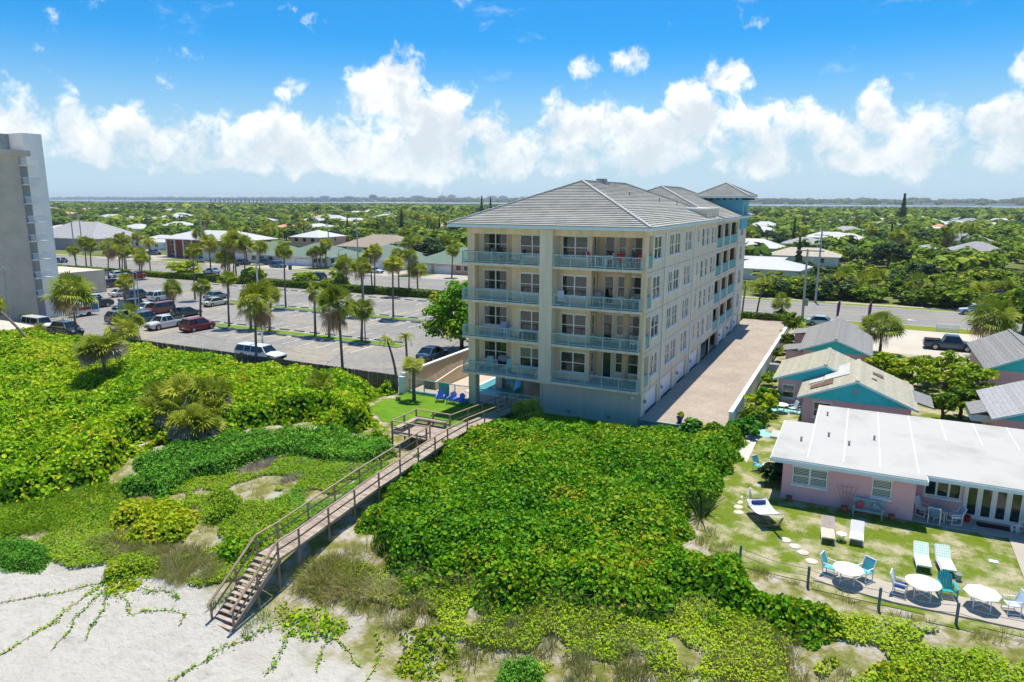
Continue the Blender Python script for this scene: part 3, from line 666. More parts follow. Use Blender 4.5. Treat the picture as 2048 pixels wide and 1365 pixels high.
pwall = thing('pool_wall', 'tall cream rendered wall with white coping between pool court and parking lot', 'wall', (-36.7, 51.2, 0))
MB().box(-.12, .12, 0, 30, -.05, 1.75).obj('wall', M['cream_wall'], pwall); MB().box(-.2, .2, -.02, 30.05, 1.75, 1.9).obj('coping', M['trim'], pwall); MB().box(-.22, .3, -.35, -.02, -.05, 1.6).obj('end_post', M['fascia'], pwall)
pl = thing('planter_wall', 'low cream planter wall with a sloping soil bed behind the pool fence', 'wall', (-34.4, 53, .16))
MB().prism([(0, 0), (14, 0), (14, 1.3), (4, 1.3), (0, .75)], 0, .16, plane='yz').obj('wall', M['cream_wall'], pl)
MB().prism([(0, 0), (14, 0), (14, 1.28), (4, 1.26), (0, .70)], -1.2, -.01, plane='yz').obj('soil_bed', mat('mulch', (.20, .15, .10), .95, .3, 4, bump=.6), pl)
# back wall of the undercroft
C(MB().quad((-29.8, 62.5, 0), (-23.05, 62.5, 0), (-23.05, 62.5, 2.8), (-29.8, 62.5, 2.8)), 'undercroft_wall', M['stucco'])
for x in (-20.6, -17.2): C(MB().box(x, x+.35, 51.40, 51.445, .35, .6), 'wall_vent', M['metal'])
C(MB().box(-15.2, -15.0, 51.36, 51.445, 2.2, 2.4), 'flood_lamp', M['trim']); C(MB().tube([(-22.95, 51.36, 0), (-22.95, 51.36, 2.75)], .05, 8), 'drain_pipe', M['stucco2'])
# ================================================================ BOARDWALK
def bz(y): return float(np.interp(y, [20.3, 23.3, 24.7, 27, 31.4, 35, 39, 42, 44.5, 51.4], [-2.0, .02, .05, .27, .66, .85, 1.05, 1.05, .85, .32]))
bwk = thing('boardwalk', 'weathered timber boardwalk with brown handrails leading from the condo down to the beach', 'boardwalk', (-25.2, 37, 0))
OX, OY = -25.2, 37.0
plank = MB().box(-.70, .70, -.064, .064, -.04, 0).mesh('plank', M['wood'])
y = 23.35; k = 0
while y < 51.0:
    sl_ = math.atan2(bz(y+.2)-bz(y-.05), .25) if y > 23.6 else 0
    o = link('plank', plank, bwk, (random.uniform(-.012, .012), y-OY, bz(y)+random.uniform(-.003, .003)), rot=(sl_, 0, random.uniform(-.006, .006))); y += .142
for x in (-.60, .60):
    for ya, yb in ((23.3, 27), (27, 31.4), (31.4, 39), (39, 42), (42, 44.5), (44.5, 51)):
        MB().bar((x, ya-OY, bz(ya)-.13), (x, yb-OY, bz(yb)-.13), .05, .18).obj('joist', M['wood'], bwk)
PY = [23.3, 24.75, 27.0, 29.2, 31.45, 33.6, 35.6, 37.6, 39.2, 41.9, 44.5, 46.8, 49, 51.1]
def rail_side(x, ys, skip=()):
    for y in ys:
        MB().box(x-.04, x+.04, y-OY-.04, y-OY+.04, gz(x+OX, y)-.3, bz(y)+.93).obj('post', M['wood_rail'], bwk)
    for a, b in zip(ys[:-1], ys[1:]):
        if (a, b) in skip: continue
        for h, hh in ((.96, .05), (.48, .09)):
            MB().bar((x, a-OY, bz(a)+h), (x, b-OY, bz(b)+h), .11 if h > .9 else .035, hh*.85).obj('handrail', M['wood_rail'], bwk)
rail_side(.72, PY); rail_side(-.72, PY, skip=((39.2, 41.9),))
# stair down to the sand
NT = 12
for i in range(NT):
    f = (i+.7)/NT; yy = 23.25-f*3.0; zz = .02-f*2.1
    MB().box(-.62, .62, yy-OY-.13, yy-OY+.13, zz-.05, zz).obj('tread', M['wood'], bwk)
for x in (-.66, .66): MB().bar((x, 23.35-OY, -.12), (x, 20.15-OY, -2.28), .05, .26).obj('stringer', M['wood'], bwk)
for x in (-.72, .72):
    pr = (23.3, .98); 
    for yy, zt in ((21.9, -.16), (20.35, -1.12)):
        MB().box(x-.04, x+.04, yy-OY-.04, yy-OY+.04, gz(x+OX, yy)-.4, zt-.02).obj('post', M['wood_rail'], bwk)
    MB().bar((x, 23.3-OY, .98), (x, 20.2-OY, -1.17), .14, .05).obj('handrail', M['wood_rail'], bwk); MB().bar((x, 23.3-OY, .45), (x, 20.35-OY, -1.6), .04, .09).obj('handrail', M['wood_rail'], bwk)
# look-out deck with benches
dk = thing('lookout_deck', 'small square timber deck with railings and corner bench beside the boardwalk', 'deck', (-27.5, 40.5, 0))
pl2 = MB().box(-1.55, 1.55, -.064, .064, -.04, 0).mesh('plank', M['wood'])
for i in range(22): link('plank', pl2, dk, (0, -1.5+i*.142, 1.045))
for x, y in ((-1.5, -1.5), (-1.5, 0), (-1.5, 1.55), (0, 1.55), (1.45, 1.55), (0, -1.55), (1.45, -1.55)):
    MB().box(x-.05, x+.05, y-.05, y+.05, gz(x-27.5, y+40.5)-.3, 1.98).obj('post', M['wood_rail'], dk)
for p, q in (((-1.5, -1.55), (-1.5, 1.55)), ((-1.5, 1.55), (1.5, 1.55)), ((-1.5, -1.55), (1.5, -1.55))):
    MB().bar((*p, 2.0), (*q, 2.0), .14, .05).obj('handrail', M['wood_rail'], dk); MB().bar((*p, 1.2), (*q, 1.2), .05, .14).obj('skirt_board', M['wood'], dk)
for i in range(3): MB().box(-1.4, 1.35, 1.05+i*.15, 1.19+i*.15, 1.47, 1.51).obj('bench_slat', M['wood'], dk)
for i in range(3): MB().box(-1.42+i*.15, -1.28+i*.15, -1.4, 1.02, 1.46, 1.50).obj('bench_slat', M['wood'], dk)
for x, y in ((-.2, 1.25), (1.2, 1.25), (-1.2, -1.2), (-1.2, .2)): MB().box(x-.06, x+.06, y-.15, y+.15, 1.045, 1.46).obj('bench_support', M['wood'], dk)
# ================================================================ WOODEN FENCE between dune and parking lot
def board_fence(x0, x1, y, h, label, gap=.165, zfn=None):
    f = thing('board_fence', label, 'fence', (x0, y, 0)); n = min(295, int((x1-x0)/gap)); w = (x1-x0)/n
    bd = MB().prism([(0, 0), (w*.96, 0), (w*.96, h-.06), (w*.48, h), (0, h-.06)], 0, .025).mesh('board', M['fence_wood'])
    for i in range(n): link('board', bd, f, (i*w, random.uniform(-.012, .012), -.05), rot=(random.uniform(-.02, .02), random.uniform(-.012, .012), 0))
    for z in (.35, h-.35): MB().box(0, x1-x0, .03, .08, z, z+.09).obj('rail', M['fence_wood'], f)
    return f
board_fence(-76.5, -37.1, 51.0, 1.75, 'long dark weathered board fence between the sea grapes and the parking lot')
board_fence(-92.5, -80.5, 50.4, 1.35, 'short grey board fence beside the white shed')
sh = thing('shed', 'small white clapboard shed with pale hip roof beside the parking lot', 'shed', (-95.5, 48.6, 0), R(0))
MB().box(-3.6, 3.6, -1.5, 1.5, 0, 1.75).obj('wall', M['white_wall'], sh)
for i in range(8): MB().box(-3.63, 3.63, -1.53, 1.53, .12+i*.2, .15+i*.2).obj('clapboard', M['trim'], sh)
MB().poly([(-4, -1.9, 1.75), (4, -1.9, 1.75), (2.6, 0, 2.5), (-2.6, 0, 2.5)]).poly([(4, -1.9, 1.75), (4, 1.9, 1.75), (2.6, 0, 2.5)]).poly([(4, 1.9, 1.75), (-4, 1.9, 1.75), (-2.6, 0, 2.5), (2.6, 0, 2.5)]).poly([(-4, 1.9, 1.75), (-4, -1.9, 1.75), (-2.6, 0, 2.5)]).poly([(-4, -1.9, 1.75), (-4, 1.9, 1.75), (4, 1.9, 1.75), (4, -1.9, 1.75)]).obj('roof', mat('pale shingle', (.62, .58, .50), .9, .08, 2), sh)
# ================================================================ MOTEL with flat white roof
M['pink'] = mat('pink stucco', (.80, .46, .50), .9, .05, .8, bump=.5, bscale=16, spec=.1)
M['white_roof'] = mat('white roof membrane', (.44, .43, .41), .8, .05, .3, col2=(.29, .275, .26), detail=10, thr=(.48, .82), bump=.12, bscale=3)
M['shingle'] = mat('grey shingle', (.27, .268, .265), .95, .15, 5, col2=(.19, .188, .185), bump=.4, bscale=12, objvar=.10)
M['shingle_tan'] = mat('tan shingle', (.41, .385, .30), .95, .12, 4, col2=(.29, .275, .22), bump=.4, bscale=12, objvar=.09)
M['turq'] = mat('bright turquoise boarding', (.05, .60, .66), .7, .05, 2)
M['aqua'] = mat('pale aqua concrete', (.28, .60, .55), .85, .08, 1, coords='World')
motel = thing('motel_building', 'low pink stucco motel with large flat white roof and white french doors', 'building', (4, 47, 0))
def P4(mb, name, m, root, label=None):
    o = mb.obj(name, m, root, label=label); o.location = -Vector((root.location.x, root.location.y, 0)); return o
mb = wall_holes(MB(), -3.1, 3.8, 0, 2.5, [(-2.55, -.65, 1.05, 2.15), (1.65, 2.65, 1.05, 2.15)], 'y', 42.35, .1)
mb.quad((-3.1, 42.35, 0), (-3.1, 49.2, 0), (-3.1, 49.2, 2.5), (-3.1, 42.35, 2.5)).quad((3.8, 42.35, 0), (3.8, 44.1, 0), (3.8, 44.1, 2.5), (3.8, 42.35, 2.5)).quad((-3.1, 49.2, 0), (-1.4, 49.2, 0), (-1.4, 49.2, 2.5), (-3.1, 49.2, 2.5)).quad((-1.4, 49.2, 0), (-1.4, 54, 0), (-1.4, 54, 2.5), (-1.4, 49.2, 2.5)).quad((-1.4, 54, 0), (20, 54, 0), (20, 54, 2.5), (-1.4, 54, 2.5))
wall_holes(mb, 3.8, 20, 0, 2.5, [(4.35, 6.15, 1.02, 2.1), (6.35, 9.05, .05, 2.12)], 'y', 44.1, .1)
P4(mb, 'wall', M['pink'], motel)
def mwin(a, z, w, h, c, panes, split=True, n='window'): return window(motel, a, z, w, h, '-y', c, panes=panes, split=split, name=n)
mwin(-2.55, 1.05, 1.9, 1.1, 42.35, 2); mwin(1.65, 1.05, 1.0, 1.1, 42.35, 1); mwin(4.35, 1.02, 1.8, 1.08, 44.1, 3, False)
bl = mat('white blind', (.55, .58, .57), .7, .05, 3)
for x0, x1, y in ((-2.45, -.75, 42.42), (1.75, 2.55, 42.42)):
    for i in range(10): P4(MB().box(x0, x1, y, y+.02, 1.14+i*.095, 1.19+i*.095), 'blind_slat', bl, motel)
for i in range(4):
    x = 6.35+i*.675; d = P4(MB().box(x, x+.13, 44.08, 44.16, .05, 2.12).box(x+.545, x+.675, 44.08, 44.16, .05, 2.12).box(x+.13, x+.545, 44.08, 44.16, .05, .3).box(x+.13, x+.545, 44.08, 44.16, 1.98, 2.12), 'french_door', M['trim'], motel)
    MB().box(x+.13, x+.545, 44.11, 44.13, .3, 1.98).obj('pane', M['glass'], d)
P4(MB().box(6.27, 6.35, 44.04, 44.16, .0, 2.2).box(9.05, 9.13, 44.04, 44.16, 0, 2.2).box(6.35, 9.05, 44.04, 44.16, 2.12, 2.2), 'door_frame', M['trim'], motel)
rf = P4(MB().box(-3.75, 4.25, 41.75, 49.6, 2.5, 2.72).box(4.25, 20.5, 42.6, 49.6, 2.5, 2.715).box(-1.9, 20.5, 49.6, 54.6, 2.5, 2.718).box(-4.35, -3.75, 46.5, 48, 2.3, 2.4), 'roof', M['white_roof'], motel, 'flat white roof streaked with grey')
MB().box(-3.80, 4.30, 41.70, 41.75, 2.44, 2.66).box(4.25, 20.5, 42.55, 42.6, 2.44, 2.66).box(-3.80, -3.75, 41.75, 49.6, 2.44, 2.66).box(4.25, 4.3, 41.75, 42.55, 2.44, 2.66).obj('fascia', M['fascia'], rf)
for k in range(11): MB().box(-1.85+k*1.9, -1.80+k*1.9, 49.65 if k > 3 else 42.7, 54.55, 2.7185, 2.731).obj('roof_seam', M['white_wall'], rf)
for x, y in ((-.9, 47.2), (.3, 46), (1.7, 47.8), (-1.2, 52), (-2.4, 45.5)): MB().tube([(x, y, 2.72), (x, y, 2.95)], .06, 8).tube([(x, y, 2.95), (x, y, 2.99)], .09, 8).obj('vent_pipe', M['grey_metal'], rf)
# concrete apron, dining strip and walk
struct(MB().box(3.85, 20, 42.3, 44.05, -.05, .09).obj('patio_slab', M['concrete']))
struct(MB().prism([(-.65, 33.1), (-.3, 34.55), (3, 34.45), (8.2, 34.7), (20, 35), (20, 33.2), (7, 32.85), (2.5, 32.7)], -.1, .09, plane='xy').obj('dining_slab', M['concrete']))
struct(MB().prism([(8.15, 34.9), (8.85, 34.9), (8.95, 42.25), (8.25, 42.25)], -.05, .085, plane='xy').obj('garden_walk', M['concrete']))
pw = struct(MB().box(-6.95, -5.75, 43.4, 53.3, -.1, .02).obj('paver_walk', mat('walk bedding', (.36, .33, .28), .95)))
pvs = MB().box(.01, .39, .01, .57, .0, .05).mesh('paver', mat('pale paver', (.58, .55, .49), .9, .06, 1, objvar=.08))
for i in range(3):
    for j in range(17): link('paver', pvs, pw, (-6.95+i*.4, 43.4+j*.58, .02))
struct(MB().box(-5.75, -4.2, 43.4, 44.0, -.05, .05).obj('paver_landing', M['concrete']))
struct(MB().prism([(-7.0, 53.3), (-3.4, 53.5), (-3.2, 54.3), (-5.5, 54.6), (-5.6, 60.5), (-1.6, 60.8), (-1.6, 62), (-6.6, 62), (-6.9, 57)], -.05, .05, plane='xy').obj('aqua_path', M['aqua']))
ss = MB().lathe([(.28, 0), (.30, .04), (.26, .06)], 9).mesh('stepping_stone', mat('stepping stone', (.62, .57, .48), .9, .1, 2, objvar=.1))
ssp = struct(MB().lathe([(.27, -.02), (.29, .05), (.25, .07)], 9, (-5.53, 42.8, 0)).obj('stepping_stone_path', mat('step stone', (.62, .57, .48), .9, .1, 2)))
for x, y in ((-5.45, 42.0), (-5.35, 41.3), (-5.25, 40.5), (-5.15, 39.8), (-5.0, 39.1), (-2.26, 36.75), (-1.76, 36.24), (-1.34, 35.72), (-.88, 34.98)):
    link('stepping_stone', ss, ssp, (x, y, .02), rot=(0, 0, random.random()*6))
# ================================================================ COTTAGES
def gable_house(name, label, x0, x1, xr, y0, y1, ze, zr, m_roof, base=(0, 0), course=.3, over=.45, m_wall=None, win=(), group=None):
    """cottage: stucco walls, boarded gable facing the sea, shingled slopes laid in courses"""
    cx, cy = (x0+x1)/2, (y0+y1)/2; h = thing(name, label, 'cottage', (cx, cy, 0), 0, group); x0 -= cx; x1 -= cx; xr -= cx; y0 -= cy; y1 -= cy
    wx0, wx1, wy0, wy1 = x0+over, x1-over, y0+.35, y1-.35
    b = wall_holes(MB(), wx0, wx1, 0, ze+.05, [(a-cx, a-cx+w, z, z+hh) for a, z, w, hh in win], 'y', wy0, .09)
    b.quad((wx0, wy0, 0), (wx0, wy1, 0), (wx0, wy1, ze), (wx0, wy0, ze)).quad((wx1, wy0, 0), (wx1, wy1, 0), (wx1, wy1, ze), (wx1, wy0, ze)).quad((wx0, wy1, 0), (wx1, wy1, 0), (wx1, wy1, ze), (wx0, wy1, ze))
    b.obj('wall', m_wall or M['pink'], h)
    for a, z, w, hh in win: window(h, a, z, w, hh, '-y', wy0+cy, panes=1)
    for yy, s in ((wy0-.06, 1), (wy1+.06, -1)):
        g = MB().prism([(x0+.1, ze-.02), (x1-.1, ze-.02), (xr, zr-.06)], yy-.02, yy+.05).obj('gable', M['turq'], h)
        if s == 1:
            n = 22
            for i in range(n):
                xx = x0+.3+(x1-x0-.6)*i/n; zt = ze+(zr-ze)*(1-abs(xx-xr)/((xr-x0) if xx < xr else (x1-xr)))-.14
                if zt > ze+.1: MB().box(xx, xx+.03, yy-.035, yy-.02, ze, zt).obj('batten', M['turq'], g)
    rf = MB().prism([(x0, ze-.06), (xr, zr-.06), (x1, ze-.06), (x1, ze), (xr, zr), (x0, ze)], y0+.03, y1-.03).obj('roof', m_roof, h)
    for s, xe in ((0, x0), (1, x1)):
        Ls = math.hypot(xr-xe, zr-ze); n = max(3, round(Ls/course)); nr = Vector((-(zr-ze), 0, (xr-xe))).normalized(); nr = nr if nr.z > 0 else -nr
        for i in range(n):
            a, c = i/n, min(1, (i+1.1)/n); p, q = Vector((xe+(xr-xe)*a, 0, ze+(zr-ze)*a)), Vector((xe+(xr-xe)*c, 0, ze+(zr-ze)*c)); hi, lo = nr*.028, nr*.006
            m_ = MB(); Y0, Y1 = Vector((0, y0, 0)), Vector((0, y1, 0))
            m_.v += [tuple(v) for v in (p+Y0, p+Y1, p+hi+Y0, p+hi+Y1, q+lo+Y0, q+lo+Y1)]; m_.f += [(0, 1, 3, 2), (2, 3, 5, 4), (0, 2, 4), (1, 5, 3)]; m_.m += [0]*4
            m_.obj('shingle_course', m_roof, rf)
    MB().bar((xr, y0, zr+.03), (xr, y1, zr+.03), .3, .07).obj('ridge', m_roof, rf)
    for xe in (x0, x1): MB().bar((xe, y0-.02, ze-.07), (xr, y0-.02, zr-.07), .05, .16).obj('barge_board', M['fascia'], rf)
    return h
A = gable_house('cottage', 'turquoise-gabled cottage with tan patched shingle roof behind the flat white roof', -3.6, 4.7, .5, 57.3, 65.5, 2.4, 4.15, M['shingle_tan'], win=((-2.4, .9, 1.3, 1.2),))
P4(MB().box(.35, .62, 57.16, 57.22, 3.1, 3.65), 'gable_vent', M['grey_metal'], A)
P4(MB().prism([(4.3, 2.55), (5.9, 2.1), (5.9, 2.0), (4.3, 2.4)], 59.8, 63.6), 'side_porch_roof', M['shingle'], A)
pat = mat('bare patch on roof', (.52, .52, .52), .95, .1, 2); pat2 = mat('brown roof patch', (.17, .11, .08), .95, .2, 3)
for (xa, xb, ya, yb, m_) in ((-1.9, -.1, 60.5, 64.8, pat), (-2.8, -1.2, 58.6, 60.2, pat2), (-3.0, -2.0, 60.6, 61.8, pat), (1.6, 2.4, 62.2, 63.4, pat2), (1.5, 1.9, 60.3, 60.9, pat2)):
    zf = lambda x: 2.4+1.75*(1-abs(x-.5)/4.15)+.075
    P4(MB().quad((xa, ya, zf(xa)), (xb, ya, zf(xb)), (xb, yb, zf(xb)), (xa, yb-.3, zf(xa))), 'roof_patch', m_, A)
gable_house('cottage', 'turquoise-gabled cottage wing with plain tan shingle roof beside the driveway hedge', -6.0, 2.0, -1.95, 62.6, 70.3, 2.4, 4.0, M['shingle_tan'], win=((-5.2, .75, 1.0, 1.15),))
B_ = gable_house('cottage', 'turquoise-gabled cottage with dark grey shingle roof by the motel court', -5.1, 1.8, -1.65, 76.3, 91, 2.4, 3.75, M['shingle'])
for ya, yb in ((76.8, 80), (87, 90.4)): P4(MB().prism([(-6.6, 2.15), (-4.6, 2.5), (-4.6, 2.35), (-6.6, 2.05)], ya, yb), 'side_roof', M['shingle'], B_); P4(MB().box(-6.3, -4.6, ya+.3, yb-.3, 0, 2.1), 'side_wall', M['pink'], B_)
gable_house('cottage', 'turquoise-gabled cottage with weathered grey roof behind the garden trees', 10.9, 18.4, 14.5, 75, 88.5, 2.4, 4.2, M['shingle'])
D_ = gable_house('cottage', 'grey-roofed turquoise cottage with lean-to canopy behind the flat white roof', 9.2, 18.6, 14, 57.6, 66, 2.4, 4.3, mat('light grey shingle', (.36, .36, .37), .95, .1, 5, col2=(.27, .27, .28), bump=.4, bscale=12, objvar=.08))
P4(MB().prism([(8.2, 2.05), (10.2, 2.75), (10.2, 2.65), (8.2, 1.95)], 59.6, 63), 'canopy', M['shingle'], D_); P4(MB().box(8.25, 9.7, 59.7, 62.9, 1.55, 2.05), 'canopy_box', M['fascia'], D_)
# ================================================================ LAWN FURNITURE
wp, tl = M['white_plastic'], mat('teal sling', (.10, .42, .47), .7, .06, 4)
cush_b = mat('navy cushion', (.03, .06, .20), .8); plaid, t, b = new_mat('green white plaid cushion')
g = t.nodes.new('ShaderNodeTexCoord'); w1 = t.nodes.new('ShaderNodeTexWave'); w1.inputs['Scale'].default_value = 3.2; w2 = t.nodes.new('ShaderNodeTexWave'); w2.bands_direction = 'Y'; w2.inputs['Scale'].default_value = 3.2
t.links.new(g.outputs['Object'], w1.inputs['Vector']); t.links.new(g.outputs['Object'], w2.inputs['Vector']); mm = t.nodes.new('ShaderNodeMath'); mm.operation = 'MAXIMUM'; t.links.new(w1.outputs['Fac'], mm.inputs[0]); t.links.new(w2.outputs['Fac'], mm.inputs[1])
t.links.new(ramp(t, mm.outputs[0], [(.80, (.74, .77, .72)), (.97, (.25, .55, .42))]), b.inputs['Base Color']); b.inputs['Roughness'].default_value = .9
def pipe_chair(label, loc, rz, sling=None, cushion=None, group=None):
    t = thing('patio_chair', label, 'chair', loc, rz, group); r = .026; sl = sling or tl
    for x in (-.28, .28):
        MB().tube([(x, -.28, 0), (x, -.28, .62), (x, .22, .62)], r, 6).obj('arm', wp, t); MB().tube([(x, .22, 0), (x, .24, .62), (x, .40, .98)], r, 6).obj('back_leg', wp, t)
        MB().tube([(x, -.28, .05), (x, .22, .05)], r, 6).obj('runner', wp, t)
    MB().tube([(-.28, .40, .98), (.28, .40, .98)], r, 6).obj('top_bar', wp, t); MB().tube([(-.28, -.25, .42), (.28, -.25, .42)], r, 6).obj('front_bar', wp, t)
    MB().box(-.26, .26, -.26, .2, .385, .42).obj('seat', sl, t)
    s = MB(); s.prism([(.2, .42), (.235, .40), (.42, .97), (.385, .98)], -.26, .26, plane='yz'); s.obj('backrest', sl, t)
    if cushion: MB().box(-.25, .25, -.24, .2, .42, .49).obj('cushion', cushion, t)
    return t
def adirondack(label, loc, rz, m, group=None):
    t = thing('adirondack_chair', label, 'chair', loc, rz, group)
    for i in range(5): w = .105; MB().prism([(-.35+i*.13, .36-.045*i+.02), (-.24+i*.13, .36-.045*i-.015), (-.24+i*.13, .335-.045*i-.015), (-.35+i*.13, .335-.045*i+.02)], -.25, .25, plane='yz').obj('seat_slat', m, t)
    for i in range(5):
        x = -.24+i*.12; hh = .98-.05*(abs(i-2)**1.6); MB().prism([(.27, .16), (.30, .15), (.30+.28*hh, .15+hh*.8), (.27+.28*hh, .17+hh*.8)], x-.052, x+.052, plane='yz').obj('back_slat', m, t)
    for x in (-.33, .33):
        MB().box(x-.065, x+.065, -.42, .36, .53, .555).obj('armrest', m, t); MB().box(x-.02, x+.02, -.38, -.28, 0, .53).obj('front_leg', m, t); MB().prism([(-.38, .36), (.62, .0), (.74, .0), (.68, .08), (-.38, .42)], x-.055 if x > 0 else x+.015, x-.015 if x > 0 else x+.055, plane='yz').obj('side_rail', m, t)
        MB().box(x-.02, x+.02, .28, .36, .15, .53).obj('back_leg', m, t)
    return t
def round_table(label, loc, r, m, n=28, h=.70, rz=0):
    t = thing('patio_table', label, 'table', loc, rz); MB().lathe([(r-.02, h-.045), (r, h-.03), (r, h-.01), (r-.02, h)], n).obj('tabletop', m, t)
    for i in range(4):
        a = math.pi/4+i*math.pi/2; c, s = math.cos(a), math.sin(a); MB().tube([(c*r*.62, s*r*.62, 0), (c*r*.62, s*r*.62, h-.05)], .026, 6).obj('leg', wp, t)
    MB().tube([(-r*.44, -r*.44, .14), (r*.44, r*.44, .14)], .02, 6).tube([(-r*.44, r*.44, .14), (r*.44, -r*.44, .14)], .02, 6).obj('stretcher', wp, t)
    return t
def lounger(label, loc, rz, pad, lift=45, frame=None, length=1.9):
    t = thing('sun_lounger', label, 'lounger', loc, rz); fr = frame or wp; r = .027; Lb = .72; s = length-Lb
    for x in (-.31, .31):
        MB().tube([(x, -s, .30), (x, .1, .30)], r, 6).obj('side_rail', fr, t)
        for y in (-s+.15, -.05): MB().tube([(x, y, 0), (x, y, .30)], r, 6).obj('leg', fr, t)
        MB().tube([(x, 0, .31), (x, Lb*math.cos(R(lift)), .31+Lb*math.sin(R(lift)))], r, 6).obj('back_rail', fr, t)
    MB().box(-.31, .31, -s-.02, 0, .32, .40).obj('seat_pad', pad, t)
    c, q = math.cos(R(lift)), math.sin(R(lift)); MB().prism([(0, .33), (Lb*c, .33+Lb*q), (Lb*c-.07*q, .33+Lb*q+.07*c), (-.07*q, .33+.07*c)], -.31, .31, plane='yz').obj('back_pad', pad, t)
    return t
ZP = .09
T1 = round_table('round white table between two teal-slung chairs on the dining slab', (.72, 33.55, ZP), .66, wp)
pipe_chair('teal-slung chair seen from its side at the round white table with two chairs', (-.05, 33.95, ZP), R(75), tl); pipe_chair('teal-slung chair with striped back behind the round white table', (1.42, 34.2, ZP), R(-35), tl)
round_table('oval white table between a navy-cushioned chair and a teal adirondack chair', (3.75, 33.75, ZP), .72, wp)
pipe_chair('white pipe chair with navy cushion at the white table', (2.85, 33.55, ZP), R(80), wp, cush_b); adirondack('teal adirondack chair with pale cushion on the dining slab', (4.75, 34.35, ZP), R(10), mat('teal plastic', (.03, .40, .42), .5))
round_table('eight-sided white table at the end of the dining slab', (6.0, 33.95, ZP), .72, wp, n=8)
pipe_chair('white pipe chair with pale blue pad beside the eight-sided table', (7.15, 34.1, ZP), R(-75), mat('pale blue pad', (.55, .68, .78), .8))
lounger('sun lounger with faded floral pad and blue seat, back half raised', (-.35, 38.4, .03), R(5), mat('floral pad', (.62, .55, .45), .9, .2, 14, col2=(.5, .35, .3)), 50)
lounger('plain white sun lounger standing beside the little round side table', (1.05, 38.5, .03), 0, mat('white pad', (.80, .78, .76), .9, .02), 48, length=1.5)
lounger('green plaid padded lounger nearest the plain white lounger', (3.93, 37.4, .03), R(3), plaid, 40); lounger('green plaid padded lounger nearest the garden walk', (4.87, 37.5, .03), R(7), plaid, 42)
st = round_table('little round white side table between two loungers', (.34, 38.0, .03), .26, wp, 16, .42)
round_table('round grey-white table on the motel patio beside the french doors', (5.1, 43.0, .09), .55, mat('grey table', (.45, .47, .52), .5))
pipe_chair('white patio chair at the pink wall end of the patio table', (4.3, 43.3, .09), R(60), wp); pipe_chair('blue-slung patio chair with its back to the lawn at the patio table', (4.85, 42.55, .09), R(170), mat('blue sling', (.12, .25, .42), .8)); pipe_chair('white patio chair with blue back beside the french doors', (5.85, 42.9, .09), R(-70), mat('pale blue sling', (.35, .47, .62), .8), wp)
pipe_chair('teal patio chair at the far end of the french doors', (9.2, 43.2, .09), R(-40), tl); round_table('small square-legged white stool beside the french doors', (8.6, 43.2, .09), .25, wp, 6, .45)
bk = thing('bucket', 'red bucket standing beside the french doors', 'bucket', (6.5, 43.5, .09)); MB().lathe([(.12, 0), (.16, .34), (.17, .35), (.15, .33), (.11, .03)], 14).obj('pail', mat('red plastic', (.40, .02, .02), .5), bk); MB().tube([(-.16, 0, .33), (-.1, 0, .47), (.1, 0, .47), (.16, 0, .33)], .008, 5).obj('handle', M['metal'], bk)
mt_ = tag(MB().box(-.75, .75, -.28, .28, 0, .025).obj('door_mat', M['black'], loc=(7.7, 43.4, .091)), 'long black door mat in front of the french doors', 'mat')
bn = thing('garden_bench', 'aqua garden bench with coral cushion against the pink wall', 'bench', (1.55, 41.75, .03)); aq = mat('aqua bench paint', (.32, .55, .52), .7, .15, 6)
for i in range(3): MB().box(-.75, .75, -.2+i*.14, -.08+i*.14, .40, .43).obj('seat_slat', aq, bn)
for i in range(4): MB().box(-.75, .75, .24+i*.01, .27+i*.01, .50+i*.12, .59+i*.12).obj('back_slat', aq, bn)
for x in (-.72, .72): MB().box(x-.03, x+.03, -.2, -.14, 0, .62).obj('leg', aq, bn); MB().box(x-.03, x+.03, .22, .28, 0, .98).obj('leg', aq, bn); MB().box(x-.035, x+.035, -.22, .26, .62, .66).obj('armrest', aq, bn)
tag(MB().lathe([(.02, -.07), (.2, -.05), (.24, 0), (.2, .05), (.02, .07)], 8, axis='y').obj('cushion', mat('coral cushion', (.60, .09, .10), .85), loc=(1.15, 41.85, .66)), 'coral scatter cushion leaning on the aqua garden bench', 'cushion')
tag(MB().lathe([(.02, -.06), (.2, -.04), (.24, 0), (.2, .04), (.02, .06)], 8, axis='y').obj('cushion', mat('leaf print cushion', (.05, .10, .16), .85, .2, 18, col2=(.45, .5, .5)), loc=(1.95, 41.85, .66)), 'dark leaf-print scatter cushion on the aqua garden bench', 'cushion')
tr = thing('trellis', 'fan-shaped wooden trellis standing in a pot against the pink wall', 'trellis', (.40, 42.1, 0))
for i in range(5): a = (i-2)*.13; MB().bar((a*.5, 0, .35), (a*2.0, 0, 1.55), .022, .022).obj('rib', M['wood_rail'], tr)
for z in (.8, 1.15, 1.5): MB().bar((-.26*z*.9, -.02, z), (.26*z*.9, -.02, z), .022, .022).obj('cross_bar', M['wood_rail'], tr)
pot_m = mat('terracotta', (.38, .14, .07), .8, .1, 5)
def pot(label, loc, s=1, m=None): t = tag(MB().lathe([(.10*s, 0), (.16*s, .26*s), (.18*s, .27*s), (.18*s, .32*s), (.15*s, .32*s), (.14*s, .24*s)], 14).obj('flower_pot', m or pot_m, loc=loc), label, 'pot'); return t
pot('terracotta pot at the corner of the pink wall near the double window', (-2.6, 42.05, .02)); pot('terracotta pot at the foot of the fan trellis', (.38, 41.9, .02), 1.1); pot('terracotta pot right of the aqua bench', (2.75, 41.95, .02))
